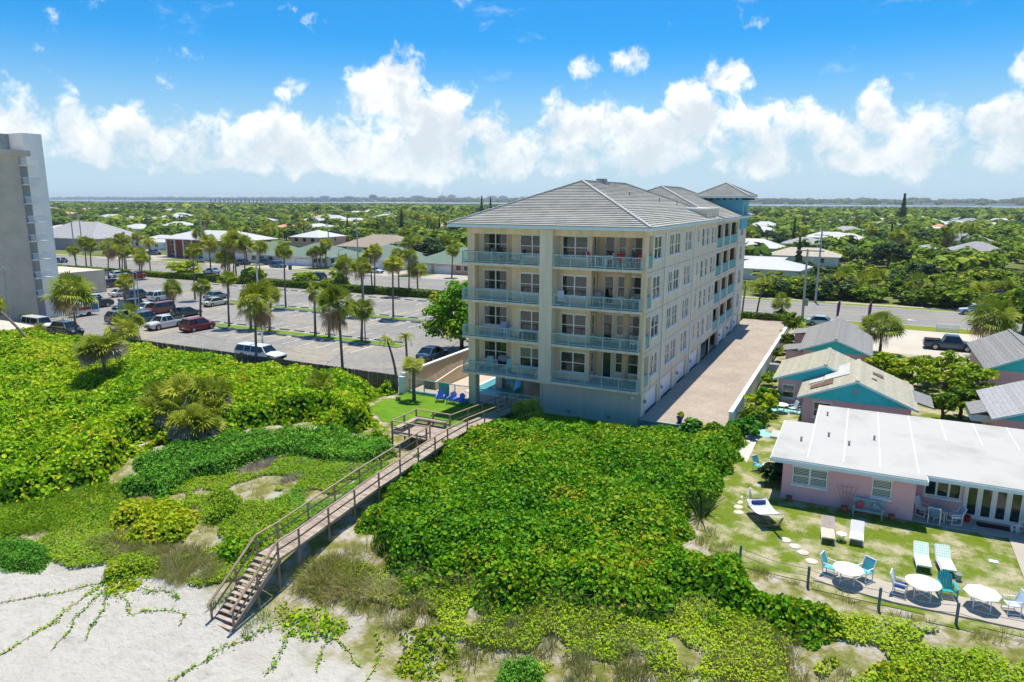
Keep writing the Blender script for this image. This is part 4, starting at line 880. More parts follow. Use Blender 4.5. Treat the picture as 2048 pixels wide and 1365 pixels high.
# hammock on its arched wooden stand
hm = thing('hammock', 'white rope hammock with navy weave slung on an arched wooden stand', 'hammock', (-3.6, 38.7, .03), R(-58))
MB().tube([(-2.1, 0, 1.15), (-1.7, 0, .55), (-1.0, 0, .16), (0, 0, .07), (1.0, 0, .16), (1.7, 0, .55), (2.1, 0, 1.15)], .06, 8).obj('arch', M['wood_rail'], hm)
for x in (-.8, .8): MB().bar((x, -.6, .05), (x, .6, .05), .08, .08).obj('foot', M['wood_rail'], hm)
hw, t, b = new_mat('hammock weave'); ck = t.nodes.new('ShaderNodeTexChecker'); ck.inputs['Scale'].default_value = 11; ck.inputs['Color1'].default_value = (.74, .74, .74, 1); ck.inputs['Color2'].default_value = (.28, .32, .45, 1); tcn = t.nodes.new('ShaderNodeTexCoord'); t.links.new(tcn.outputs['Object'], ck.inputs['Vector']); t.links.new(ck.outputs['Color'], b.inputs['Base Color']); b.inputs['Roughness'].default_value = .9
s = MB(); nx_, ny_ = 14, 6
for i in range(nx_+1):
    for j in range(ny_+1):
        u, v = -1+2*i/nx_, -1+2*j/ny_; s.v.append((u*1.05, v*.62*(1-.05*u*u), .52+.28*u*u+.06*v*v))
for i in range(nx_):
    for j in range(ny_): a = i*(ny_+1)+j; s.f.append((a, a+1, a+ny_+2, a+ny_+1)); s.m.append(0)
s.obj('bed', hw, hm, True)
for e in (-1, 1):
    MB().tube([(e*1.06, -.66, .84), (e*1.06, .66, .84)], .025, 6).obj('spreader_bar', M['wood_rail'], hm); c = MB()
    for j in range(9): c.tube([(e*1.06, -.6+j*.15, .84), (e*2.05, 0, 1.1)], .006, 4, cap=False)
    struct(c.obj('cords', wp, hm), 'stuff')
MB().lathe([(.02, -.42), (.12, -.38), (.13, 0), (.12, .38), (.02, .42)], 8, (-.75, 0, .74), axis='y').obj('pillow', cush_b, hm)
# rope fence along the dune
pm = mat('blue-grey post', (.13, .19, .24), .8, .15, 5); PX = [(-4.02, 33.2), (-.89, 32.55), (2.03, 32.0), (4.94, 32.2), (8.4, 32.3)]
rfn = thing('rope_fence', 'low rope fence on dark posts between the dining slab and the dune', 'fence', (0, 32.4, 0))
for x, y in PX: MB().tube([(x, y-32.4, gz(x, y)-.2), (x, y-32.4, .98)], .06, 8).obj('post', pm, rfn)
for (xa, ya), (xb, yb) in zip(PX[:-1], PX[1:]):
    for h in (.85, .5): MB().tube([(xa+(xb-xa)*k/6, ya-32.4+(yb-ya)*k/6, h-.13*math.sin(math.pi*k/6)) for k in range(7)], .013, 5).obj('rope', pm, rfn)
tag(MB().box(-.2, .2, -.15, .15, 0, .05).obj('valve_cover', M['fascia'], loc=(7.15, 39, .03)), 'pale valve cover set in the grass near the garden walk', 'cover')
lt = thing('lantern', 'small dark lantern in the grass behind the teal adirondack chair', 'lantern', (5.4, 36.2, .03)); MB().box(-.1, .1, -.1, .1, 0, .32).obj('body', M['grey_metal'], lt); MB().lathe([(.16, .32), (.02, .42)], 8).obj('cap', M['grey_metal'], lt)
round_table('round white table with aqua chair beside the pink wall corner', (-4.1, 45.6, .03), .5, wp); pipe_chair('aqua chair at the round table by the paver walk', (-4.85, 46.1, .03), R(60), tl)
round_table('round white table on the aqua patio by the tan-roofed cottage', (-5.0, 60.6, .05), .6, wp); pipe_chair('white chair with blue-white sling on the aqua patio', (-4.1, 60.9, .05), R(-60), mat('blue white sling', (.45, .6, .7), .8)); pipe_chair('white slatted chair on the aqua patio by the cottage door', (-3.3, 60.8, .05), R(-30), wp)
# three blue adirondack chairs on the condo lawn
ab = mat('cornflower plastic', (.10, .20, .62), .5, .05, 3)
for lb, x, y, rz in (('cornflower-blue adirondack chair standing apart by the teal gate panel', -32.1, 50.3, R(25)), ('cornflower-blue adirondack chair in the middle of the three on the condo lawn', -30.9, 50.25, R(10)), ('cornflower-blue adirondack chair beside the condo pier', -30.1, 50.15, R(-8))): adirondack(lb, (x, y, gz(x, y)+.03), rz, ab)
tag(MB().lathe([(.24, 0), (.22, .2), (.20, .42), (.16, .43)], 9).obj('tree_stump', M['wood_rail'], loc=(-35.4, 48.6, .05)), 'short dark tree stump on the condo lawn', 'stump')
# flower pot on the driveway
fp = thing('planter', 'cobalt-blue planter with yellow-green plant on the driveway edge', 'planter', (-11.4, 51.7, .75)); MB().lathe([(.14, 0), (.24, .42), (.27, .43), (.27, .48), (.22, .48), (.2, .4)], 16).obj('pot', mat('cobalt glaze', (.015, .03, .25), .25), fp)
# ================================================================ BALCONY FURNITURE
red = mat('red cushion', (.72, .03, .04), .8); F4 = FZ[3]+.012
def bar_chair(label, loc, rz):
    t = thing('bar_chair', label, 'chair', loc, rz)
    for x in (-.22, .22):
        for y, lean in ((-.22, -.06), (.22, .06)): MB().bar((x*1.2, y+lean, 0), (x, y, .70), .05, .05).obj('leg', wp, t)
        MB().bar((x, .22, .70), (x, .30, 1.15), .05, .05).obj('back_post', wp, t); MB().box(x-.04, x+.04, -.25, .25, .88, .91).obj('armrest', wp, t)
    MB().box(-.24, .24, -.24, .24, .68, .72).obj('seat', wp, t); MB().box(-.22, .22, -.22, .22, .72, .78).obj('cushion', red, t); MB().prism([(.2, .78), (.26, .76), (.33, 1.16), (.28, 1.18)], -.2, .2, plane='yz').obj('back_cushion', red, t); MB().bar((-.22, -.26, .25), (.22, -.26, .25), .04, .04).obj('footrest', wp, t)
bar_chair('white high chair with red cushion left of the bar table on the top balcony', (-18.9, 51.6, F4), R(80)); bar_chair('white high chair with red cushion right of the bar table on the top balcony', (-17.4, 51.7, F4), R(-80))
bt = thing('bar_table', 'square white bar table between two red-cushioned high chairs', 'table', (-18.15, 51.65, F4)); MB().box(-.33, .33, -.33, .33, .86, .91).obj('tabletop', wp, bt); MB().box(-.3, .3, -.3, .3, .05, .12).obj('base', wp, bt)
for x in (-.28, .28):
    for y in (-.28, .28): MB().box(x-.03, x+.03, y-.03, y+.03, 0, .86).obj('leg', wp, bt)
def rocker(label, loc, rz, m):
    t = thing('deck_chair', label, 'chair', loc, rz)
    for x in (-.28, .28): MB().tube([(x, -.45, 0), (x, -.35, .5), (x, .3, .52), (x, .35, 0)], .025, 6).obj('frame', wp, t)
    MB().box(-.27, .27, -.4, .25, .36, .44).obj('seat_cushion', m, t); MB().prism([(.2, .4), (.28, .38), (.5, 1.05), (.42, 1.08)], -.27, .27, plane='yz').obj('back_cushion', m, t); return t
rocker('red-cushioned deck chair beside the high chairs on the top balcony', (-16.5, 51.7, F4), R(25), red); rocker('red-cushioned deck chair at the corner end of the top balcony', (-15.3, 51.75, F4), R(-30), red)
round_table('small pale table between the two red deck chairs', (-15.9, 51.6, F4), .3, M['teal_rail'], 14, .5)
F2, F1, F3 = FZ[1]+.012, FZ[0]+.012, FZ[2]+.012
bluew = mat('lavender blue resin', (.38, .45, .68), .7)
rocker('lavender-blue deck chair on the left second balcony near the pier', (-27.0, 52.3, F2), R(10), bluew); rocker('lavender-blue deck chair next to the recessed door on the left second balcony', (-26.2, 52.2, F2), R(-15), bluew)
bx = tag(MB().box(-.65, .65, -.25, .25, 0, .5).box(-.67, .67, -.27, .27, .5, .54).obj('deck_box', mat('brown deck box', (.10, .07, .05), .8), loc=(-24.3, 51.6, F2)), 'brown deck box under the window on the left second balcony', 'box')
round_table('round white table on the right second balcony', (-16.3, 52.2, F2), .45, wp, 20, .6); rocker('white deck chair at the corner of the right second balcony', (-15.2, 52.2, F2), R(-40), wp)
gr = thing('grill', 'black covered barbecue grill on the lowest left balcony', 'grill', (-27.3, 53.3, F1)); MB().box(-.5, .5, -.3, .3, .1, .75).obj('cart', M['black'], gr); MB().lathe([(.02, -.55), (.33, -.5), (.36, 0), (.33, .5), (.02, .55)], 12, (0, 0, .78), axis='x').obj('hood', M['grey_metal'], gr)
rocker('pale aqua deck chair at the left end of the lowest balcony', (-28.2, 52.2, F1), R(20), M['teal_rail']); rocker('pale aqua deck chair in front of the black grill', (-26.4, 52.0, F1), R(-10), M['teal_rail'])
tb = thing('long_table', 'long grey table under the window on the lowest left balcony', 'table', (-24.2, 51.6, F1)); MB().box(-.9, .9, -.35, .35, .58, .63).obj('tabletop', mat('grey table top', (.42, .45, .48), .6), tb)
for x in (-.8, .8):
    for y in (-.28, .28): MB().box(x-.03, x+.03, y-.03, y+.03, 0, .58).obj('leg', wp, tb)
rocker('dark deck chair on the right third balcony beside the glass door', (-18.6, 52.4, F3), R(10), M['grey_metal']); rocker('white deck chair at the column end of the right third balcony', (-21.3, 51.5, F3), R(30), wp); rocker('dark deck chair at the corner end of the right third balcony', (-15.6, 52.4, F3), R(-20), M['grey_metal'])
tb2 = thing('dining_set', 'grey glass dining table on the top left balcony', 'table', (-26.6, 52.4, F4)); MB().lathe([(.6, .66), (.62, .69), (.6, .70)], 20).obj('tabletop', M['grey_metal'], tb2); MB().lathe([(.28, 0), (.05, .06), (.05, .66)], 10).obj('pedestal', M['grey_metal'], tb2)
rocker('grey deck chair left of the dining table on the top left balcony', (-27.6, 52.5, F4), R(80), M['metal']); rocker('grey deck chair right of the dining table on the top left balcony', (-25.5, 52.0, F4), R(-80), M['metal'])
# ================================================================ VEHICLES
M['car_glass'] = glass_mat('car glass', (.010, .016, .022), .04); M['rim'] = mat('alloy rim', (.42, .43, .45), .35, .05, 5, metal=.7); M['lamp'] = mat('head lamp', (.72, .75, .78), .2, .02, 3); M['tail'] = mat('tail lamp', (.38, .01, .012), .3, .05, 3); M['under'] = mat('car underside', (.02, .02, .02), .9)
PAINT = {}
def paint(c):
    if c not in PAINT:
        m, t, b = new_mat('car paint'); b.inputs['Base Color'].default_value = (*c, 1); b.inputs['Roughness'].default_value = .32; b.inputs['Specular IOR Level'].default_value = .5; b.inputs['Coat Weight'].default_value = .6; b.inputs['Coat Roughness'].default_value = .05; PAINT[c] = m
    return PAINT[c]
# kind: length, width, belt z, roof z, hood start z, (windscreen base, roof front, roof rear, rear base) as fractions from the front, tail z, wheel radius, wheel fractions
KIND = {'sedan': (4.5, 1.76, .90, 1.42, .80, (.29, .45, .73, .88), .90, .31, (.185, .80)),
        'suv': (4.55, 1.86, 1.06, 1.74, 1.02, (.25, .38, .88, .985), 1.05, .37, (.18, .80)),
        'minivan': (4.8, 1.9, 1.04, 1.74, .92, (.17, .33, .93, .99), 1.0, .34, (.17, .79)),
        'pickup': (5.4, 1.92, 1.12, 1.78, 1.08, (.25, .34, .58, .63), 1.06, .39, (.17, .77)),
        'wagon': (6.2, 1.90, .95, 1.60, .88, (.24, .34, .93, .985), .97, .34, (.15, .80)),
        'van': (4.8, 1.9, 1.1, 1.9, 1.05, (.16, .22, .96, .99), 1.1, .36, (.16, .80))}
wh_t = MB().lathe([(.62, -.09), (.96, -.105), (1, -.08), (1, .08), (.96, .105), (.62, .09)], 18, axis='x').mesh('tyre', M['black'], True)
wh_r = MB().lathe([(.1, -.11), (.62, -.095), (.66, -.06), (.66, .06), (.62, .095), (.1, .11)], 10, axis='x').mesh('rim', M['rim'])
def vehicle(kind, col, x, y, face, label, name=None, z=.012, group=None):
    """face: direction of the nose in degrees (0 = +X, 90 = +Y)"""
    L_, Wd, zb, zr, zh, (fa, fb, fc, fd), zt, wr, wf = KIND[kind]; w = Wd/2
    cname = name or {'sedan': 'parked_car', 'suv': 'parked_suv', 'minivan': 'parked_minivan', 'pickup': 'pickup_truck', 'wagon': 'parked_wagon', 'van': 'parked_van'}[kind]
    t = thing(cname, label, 'truck' if kind == 'pickup' else ('van' if kind in ('van', 'minivan') else 'car'), (x, y, z), R(face-90), group); m = paint(col)
    def Y(f): return L_*(.5-f)
    st = [(0, .84, .42, zh*.70), (.015, .93, .30, zh*.86), (.06, .98, .24, zh*.93), (fa*.6, 1, .22, zh*.985), (fa, 1, .22, zb), (.5, 1, .22, zb+.02), (fd if kind != 'pickup' else .66, 1, .22, zb+.02)]
    st += [(.94, .99, .24, zt), (.985, .95, .30, zt*.97), (1, .88, .40, zt*.86)]
    st = sorted(st, key=lambda a: a[0]); b = MB(); n = 9
    for f, ww, z0, z1 in st:
        hw = w*ww
        for px, pz in ((-hw*.90, z0), (-hw, z0+.16), (-hw, z1-.24), (-hw*.95, z1-.06), (0, z1+.035*(ww)), (hw*.95, z1-.06), (hw, z1-.24), (hw, z0+.16), (hw*.90, z0)): b.v.append((px, Y(f), pz))
    for i in range(len(st)-1):
        for j in range(n): b.f.append((i*n+j, i*n+(j+1) % n, (i+1)*n+(j+1) % n, (i+1)*n+j)); b.m.append(0 if j < n-1 else 1)
    b.f.append(tuple(range(n))); b.f.append(tuple(reversed(range((len(st)-1)*n, len(st)*n)))); b.m += [0, 0]
    body = b.obj('body', [m, M['under']], t, False)
    if kind == 'pickup': MB().box(-w*.84, w*.84, Y(.985), Y(.665), zb+.031, zb+.062).obj('truck_bed', M['under'], body)
    # greenhouse
    wb, wt = w*.93, w*.74; ya, yb2, yc, yd = Y(fa), Y(fb), Y(fc), Y(fd); zB = zb-.02
    A0, A1, B0, B1 = (-wb, ya, zB), (wb, ya, zB), (-wt, yb2, zr-.05), (wt, yb2, zr-.05); D0, D1, C0, C1 = (-wb, yd, zB), (wb, yd, zB), (-wt, yc, zr-.05), (wt, yc, zr-.05)
    MB().quad(A0, A1, B1, B0).obj('windscreen', M['car_glass'], t); MB().quad(D1, D0, C0, C1).obj('rear_window', M['car_glass'], t)
    MB().quad(D0, A0, B0, C0).obj('side_window', M['car_glass'], t); MB().quad(A1, D1, C1, B1).obj('side_window', M['car_glass'], t)
    rf = MB(); e = .02
    for zz, k in ((zr-.07, 1.02), (zr-.015, .97), (zr+.015, .80)): rf.v += [(-wt*k-e, yb2+.06*k, zz), (wt*k+e, yb2+.06*k, zz), (wt*k+e, yc-.05*k, zz), (-wt*k-e, yc-.05*k, zz)]
    for i in range(2):
        for j in range(4): rf.f.append((i*4+j, i*4+(j+1) % 4, (i+1)*4+(j+1) % 4, (i+1)*4+j)); rf.m.append(0)
    rf.f += [(8, 9, 10, 11), (3, 2, 1, 0)]; rf.m += [0, 0]; ro = rf.obj('roof', m, t)
    for p, q in ((A0, B0), (A1, B1), (D0, C0), (D1, C1)): MB().bar(p, q, .07, .07).obj('pillar', m, t)
    for fm in ([.5] if kind in ('pickup',) else [.48, .70]):
        ym = ya+(yd-ya)*fm
        for s in (-1, 1): MB().bar((s*wb*1.003, ym, zB), (s*wt*1.003, ym*.98+.0, zr-.05), .06, .03).obj('pillar', m if kind != 'sedan' else M['under'], t)
    for f in wf:
        for s in (-1, 1):
            MB().lathe([(wr*1.13, 0), (wr*1.13, .012)], 16, (s*(w+.001)-(0 if s > 0 else .012), Y(f), wr*1.0), axis='x').obj('wheel_arch', M['under'], body)
            wo = link('wheel', wh_t, t, (s*(w-.06), Y(f), wr)); wo.scale = (1, wr, wr); link('rim', wh_r, wo)
    for s in (-1, 1):
        MB().box(s*w*.62-.2, s*w*.62+.2, Y(.012), Y(-.004), zh*.66, zh*.82).obj('headlight', M['lamp'], t); MB().box(s*w*.72-.14, s*w*.72+.14, Y(1.004), Y(.985), zt*.62, zt*.84).obj('tail_light', M['tail'], t)
        MB().box(s*(w+.10)-.07, s*(w+.10)+.07, ya-.25, ya-.13, zB+.02, zB+.15).obj('mirror', m, t)
    MB().box(-w*.4, w*.4, Y(.02), Y(-.006), zh*.45, zh*.70).obj('grille', M['under'], t); MB().box(-.22, .22, Y(1.006), Y(.99), .55, .68).obj('number_plate', M['trim'], t)
    return t
S, DK, BK = (.42, .45, .47), (.03, .05, .06), (.012, .013, .016)
CARS = [('suv', (.22, .012, .018), -79.5, 64.3, 90, 'red suv parked beside the grass strip next to the silver pickup'), ('pickup', (.55, .57, .58), -84.9, 63.5, -90, 'silver pickup parked between the red suv and a dark green suv'),
 ('suv', (.05, .085, .09), -90.6, 63.5, -90, 'dark green-grey suv parked next to the silver pickup'), ('suv', (.14, .19, .21), -94.4, 63.9, 90, 'grey hatchback suv parked beside the red-striped trailer'),
 ('sedan', (.012, .03, .03), -90.7, 71.6, 90, 'black-green sedan parked alone behind the silver pickup'), ('minivan', (.20, .035, .022), -96.6, 71.3, -90, 'maroon minivan parked with its nose toward the fence'),
 ('sedan', (.55, .62, .58), -99.7, 71.4, -90, 'pale mint sedan parked next to the maroon minivan'), ('suv', (.02, .03, .055), -103.6, 71.2, -90, 'navy suv parked behind the parking pay post'),
 ('pickup', BK, -110.6, 70.4, -90, 'black pickup parked beside the pale suv near the tower'), ('suv', (.58, .62, .66), -114.4, 71.5, -90, 'pale blue-white suv parked by the tower bushes'), ('sedan', (.05, .10, .22), -117.8, 72.4, -90, 'blue sedan parked against the tower'),
 ('suv', (.50, .55, .55), -108.7, 81, 90, 'silver suv parked tail-out in the middle row'), ('suv', (.04, .08, .07), -114.1, 80.4, 90, 'dark green suv parked beside the silver suv in the middle row'), ('sedan', (.62, .64, .62), -119.6, 81.4, 90, 'white sedan half hidden by the tall palm crown'),
 ('suv', (.62, .65, .68), -132.4, 79.6, 0, 'white suv parked crosswise by the tower annex'), ('sedan', (.04, .06, .08), -127.2, 79.2, 0, 'dark sedan parked crosswise beside the white suv'), ('suv', (.11, .05, .035), -133.6, 88.8, 90, 'brown suv in the back row behind the palms'),
 ('pickup', (.40, .015, .02), -143.6, 100.6, 90, 'bright red pickup parked at the hedge'), ('sedan', (.60, .63, .64), -149.6, 101.2, 90, 'white sedan parked at the hedge beside the red pickup'), ('sedan', (.20, .25, .27), -155.8, 101.2, 90, 'grey-green sedan parked at the hedge'),
 ('sedan', (.45, .49, .52), -161, 101.4, 90, 'silver sedan parked at the hedge near the annex'), ('suv', BK, -159.5, 94, 90, 'black suv parked in front of the tower annex'), ('suv', (.03, .035, .05), -167.5, 100.5, 90, 'black suv at the far end of the hedge row'),
 ('sedan', (.03, .07, .16), -197, 117, 180, 'navy sedan driving past the tower on the road', 'moving_car'), ('sedan', (.40, .50, .62), -137.5, 116.3, 180, 'pale blue sedan driving behind the hedge', 'moving_car'), ('sedan', (.58, .54, .42), -95.6, 81.2, 90, 'gold sedan parked in the second row'),
 ('sedan', (.10, .22, .24), -101.6, 86.6, 90, 'dark teal sedan parked behind the gold sedan'), ('sedan', (.03, .06, .07), -85.6, 100.6, 90, 'dark green sedan parked alone at the hedge'), ('wagon', (.72, .72, .72), -58.9, 55.5, 0, 'long white wagon parked along the board fence'),
 ('sedan', (.035, .10, .17), -42.0, 64.4, 90, 'deep blue sedan under the sea grape tree by the cream wall'), ('suv', (.02, .022, .026), -91.6, 54.2, 0, 'black suv parked behind the short grey fence'), ('van', (.66, .68, .70), -98.2, 54.4, 0, 'white boxy van behind the white shed'),
 ('suv', (.42, .48, .46), -166, 135.6, 180, 'silver-green suv in front of the brick house'), ('van', (.74, .75, .75), -160, 139, -60, 'white van on the brick house driveway'), ('sedan', (.70, .71, .72), -155.6, 138.6, -60, 'white sedan beside the van on the brick house driveway'), ('sedan', (.02, .022, .025), -149.6, 137.2, 0, 'black sedan in front of the white garages of the brick house'),
 ('sedan', (.60, .62, .64), -208, 146, 0, 'white sedan beyond the lawn of the brick house'), ('pickup', (.05, .08, .11), -199, 147, 0, 'dark blue pickup beyond the lawn of the brick house'), ('suv', (.03, .045, .05), -143, 139.4, 0, 'dark suv on the driveway of the green-roofed duplex'), ('suv', (.03, .12, .22), -134.5, 134.6, 0, 'blue suv at the street end of a duplex driveway'),
 ('suv', (.012, .02, .02), -106.2, 117.3, 180, 'black suv driving on the road behind the hedge bushes', 'moving_car'), ('sedan', (.58, .62, .66), -104.6, 135.8, 0, 'silver sedan parked between duplex driveways'), ('suv', (.50, .56, .62), 16.6, 129.3, 180, 'silver-blue suv driving on the far lane of the road', 'moving_car'),
 ('pickup', (.02, .05, .08), 10.2, 96.8, 0, 'dark blue pickup in the motel court'), ('sedan', (.65, .68, .72), 16.8, 104.6, 0, 'white sedan in the motel court beside the palm'), ('sedan', (.35, .48, .50), -4.2, 107.6, 0, 'pale teal sedan behind the dark grey cottage roof'), ('suv', (.62, .66, .7), -30, 228, 0, 'white suv in front of the white house across the road')]
for c in CARS: vehicle(*c[:5], c[5], name=c[6] if len(c) > 6 else None)
# red and white box trailer
tr = thing('box_trailer', 'white box trailer with red stripe parked behind the traffic cones', 'trailer', (-104.6, 64.8, 0), 0)
MB().box(-1.0, 1.0, -1.7, 1.7, .45, 2.1).obj('box', M['white_plastic'], tr); MB().box(1.001, 1.012, -1.5, .4, 1.0, 1.45).obj('red_stripe', M['tail'], tr); MB().box(-.9, .9, -1.712, -1.701, 1.0, 1.45).obj('red_stripe', M['tail'], tr); MB().box(1.001, 1.013, .5, 1.5, .9, 1.8).obj('blue_panel', mat('blue print', (.05, .18, .35), .6, .2, 4), tr)
for s in (-1, 1): w_ = link('wheel', wh_t, tr, (s*.95, 0, .33)); w_.scale = (1, .33, .33)
MB().bar((0, -1.7, .45), (0, -2.9, .42), .1, .1).obj('tow_bar', M['under'], tr)
og = mat('orange cone plastic', (.75, .12, .03), .6)
for lb, x, y in (('orange traffic cone nearest the shed', -101.0, 59.4), ('orange traffic cone nearest the grey suv', -98.3, 59.5)):
    c = thing('traffic_cone', lb, 'cone', (x, y, .01)); MB().box(-.22, .22, -.22, .22, 0, .05).obj('base', og, c); MB().lathe([(.17, .05), (.10, .40), (.035, .80)], 12).obj('body', og, c); MB().lathe([(.128, .28), (.088, .48)], 12).obj('white_band', M['trim'], c)
pp = thing('pay_post', 'slim parking pay post with blue sign among the parked cars', 'sign', (-100.2, 67.5, 0)); MB().box(-.15, .15, -.12, .12, 0, 1.2).obj('cabinet', M['grey_metal'], pp); MB().tube([(0, 0, 1.2), (0, 0, 2.0)], .04, 6).obj('post', M['metal'], pp); MB().box(-.28, .28, -.03, .03, 2.0, 2.5).obj('sign_panel', mat('blue sign', (.08, .25, .45), .5), pp)
# ================================================================ POLES AND LAMPS
conc = mat('concrete pole', (.42, .44, .44), .85, .1, 1.5)
def pole(label, x, y, h, r=.17, dx=0, arms=0, cat='pole', name='utility_pole', lamp=None, m=None):
    t = thing(name, label, cat, (x, y, 0)); MB().tube([(0, 0, -.1), (dx*.5, 0, h*.5), (dx, 0, h)], [r, r*.85, r*.65], 10).obj('shaft', m or conc, t)
    for k in range(arms): MB().box(dx-1.2, dx+1.2, -.06, .06, h-.5-k*.9, h-.38-k*.9).obj('cross_arm', M['wood'], t)
    if lamp: MB().bar((dx, 0, h), (dx+lamp, 0, h+.15), .06, .06).obj('arm', M['metal'], t); MB().box(dx+lamp-.1 if lamp > 0 else dx+lamp-.5, dx+lamp+.5 if lamp > 0 else dx+lamp+.1, -.16, .16, h+.08, h+.22).obj('lamp_head', M['metal'], t)
    return t
for lb, x, y, h in (('tall concrete utility pole left of the road near the tower', -198.5, 122.2, 13.6), ('slim concrete utility pole across the road by the grey-roofed building', -216, 135.5, 12.6), ('tall concrete utility pole in front of the brick house garages', -160.8, 133.9, 13), ('tall concrete utility pole in front of the green-roofed duplexes', -106.4, 131.9, 13), ('slim pole beyond the white-columned house', -150, 172, 11)): pole(lb, x, y, h, .19)
pole('grey parking lot light pole with dark box behind the short fence', -83.7, 58.5, 8.2, .12, .2, lamp=.7, name='light_pole', cat='light pole'); pole('slim grey light pole between the maroon minivan and the pay post', -98, 69.1, 6.4, .08, .2, lamp=-.6, name='light_pole', cat='light pole'); pole('tall white light pole behind the long white wagon', -59.8, 56.8, 10.2, .14, -.2, lamp=.6, name='light_pole', cat='light pole', m=M['white_wall'])
pole('grey light pole at the end of the grass strip near the sea grape tree', -54.3, 68.1, 8.2, .09, 0, lamp=.6, name='light_pole', cat='light pole'); pole('slim light pole in the hedge', -92.2, 108.2, 7.6, .07, .2, lamp=.5, name='light_pole', cat='light pole'); pole('blue-grey lamp post beside the tower wall', -104, 54.0, 8.2, .12, .4, lamp=-.7, name='light_pole', cat='light pole')
hA = pole('wooden utility pole with transformer box at the near side of the road', -7.3, 118.0-5.2, 10.4, .2, -.1, m=conc); MB().box(.15, .6, -.2, .2, 2.0, 3.0).obj('meter_box', M['grey_metal'], hA); MB().box(-1.6, 2.2, -.07, .07, 10.1, 10.25).obj('cross_arm', M['wood'], hA)
pole('tall concrete utility pole with cross arm at the far side of the road', -6.7, 132.0, 13, .2, .1, arms=2)
wr_ = tag(MB().tube([(-7.3, 112.8, 10.2), (-7.2, 118, 8.2), (-7.0, 124, 8.6), (-6.8, 131.8, 11.5)], .02, 5).obj('power_cable', M['metal']), 'pale cable sagging between the two utility poles by the road', 'cable')
# feather flags, picket fences, small signs by the motel court
fl = mat('purple flag cloth', (.13, .03, .20), .8)
for lb, x, y in (('purple feather flag beside the dark grey cottage roof', -2.7, 111.8), ('purple feather flag near the white picket fence', 1.4, 112)):
    f = thing('feather_flag', lb, 'flag', (x, y, 0)); MB().tube([(0, 0, 0), (0, 0, 2.6), (.25, 0, 3.2)], .025, 6).obj('pole', M['metal'], f); MB().prism([(.03, .8), (.30, .9), (.42, 2.0), (.45, 3.0), (.25, 3.2), (.03, 2.6)], -.01, .01).obj('cloth', fl, f)
def picket(label, x0, x1, y):
    f = thing('picket_fence', label, 'fence', (x0, y, 0)); pk = MB().prism([(0, .05), (.08, .05), (.08, .95), (.04, 1.02), (0, .95)], 0, .02).mesh('picket', M['trim']); n = int((x1-x0)/.16)
    for i in range(n): link('picket', pk, f, (i*.16, 0, 0))
    for z in (.25, .75): MB().box(0, x1-x0, .021, .06, z, z+.07).obj('rail', M['trim'], f)
    for x in (0, x1-x0): MB().box(x-.06, x+.06, -.02, .1, 0, 1.1).obj('post', M['trim'], f)
picket('white picket fence section at the court entrance by the grass', 9.9, 12.5, 110.2); picket('short white picket fence behind the dark grey cottage roof', 1.0, 3.4, 110.4)
sg = thing('sale_sign', 'small red, white and blue yard sign beside the white picket fence', 'sign', (13.6, 111, 0)); MB().tube([(0, 0, 0), (0, 0, 1.9)], .04, 6).obj('post', M['trim'], sg); MB().box(-.1, .55, -.03, .03, 1.0, 1.8).obj('board', M['trim'], sg); MB().box(-.08, .53, -.034, -.031, 1.5, 1.75).obj('red_band', M['tail'], sg); MB().box(-.08, .53, -.034, -.031, 1.05, 1.2).obj('blue_band', mat('blue band', (.05, .12, .35), .6), sg)
gb = mat('green bin plastic', (.02, .11, .07), .6)
for lb, x, y in (('green wheelie bin on the verge by the first duplex drive', -128.2, 132.3), ('green wheelie bin beside the dark suv drive', -146.5, 132.4), ('green wheelie bin on the verge between the duplexes', -117.6, 139.6)):
    b_ = thing('wheelie_bin', lb, 'bin', (x, y, 0)); MB().prism([(-.28, .05), (.28, .05), (.33, .95), (-.33, .95)], -.3, .3).obj('body', gb, b_); MB().box(-.36, .36, -.34, .34, .95, 1.03).obj('lid', gb, b_)
ac = thing('air_conditioner', 'grey air conditioning unit beside the boundary wall', 'unit', (-7.2, 75.5, 0)); MB().box(-.45, .45, -.45, .45, 0, .85).obj('case', M['grey_metal'], ac); MB().lathe([(.35, .85), (.35, .88), (.05, .9)], 14).obj('fan_grille', M['metal'], ac)
# ================================================================ TOWER at the left edge
tower = thing('hotel_tower', 'tall beige stucco tower with white side wall and stacked little balconies', 'building', (-118, 55, 0))
TL = Vector((-118, 55, 0)); M['tower'] = mat('beige roughcast', (.62, .53, .43), .95, .08, .4, bump=.9, bscale=9, spec=.05); M['tower_w'] = mat('white render', (.86, .85, .80), .9, .04, .4, bump=.2, bscale=12)
def PT(mb, n, m, lb=None): o = mb.obj(n, m, tower, label=lb); o.location = -TL; return o
PT(MB().box(-140, -105.5, 25, 58.7, -.1, 23.1), 'main_block', M['tower']); PT(MB().box(-140, -105.1, 24.6, 60.2, 23.1, 23.9), 'parapet', M['tower'])
PT(MB().box(-140, -107.2, 60.6, 63.2, -.1, 26.4), 'white_block', M['tower_w']); PT(MB().box(-140, -110.5, 44, 60.6, 23.6, 26.35), 'rear_block', mat('shaded white render', (.30, .36, .40), .9)); PT(MB().box(-140, -107.0, 58.7, 60.6, 0, 23.1), 'slot', M['grey_metal'])  # rear_block: shade on the recessed white wall put into a blue-grey colour
for k in range(9):
    PT(MB().box(-105.49, -105.46, 25, 58.7, 2.2+k*2.62, 2.26+k*2.62), 'floor_joint', M['stucco_low'])
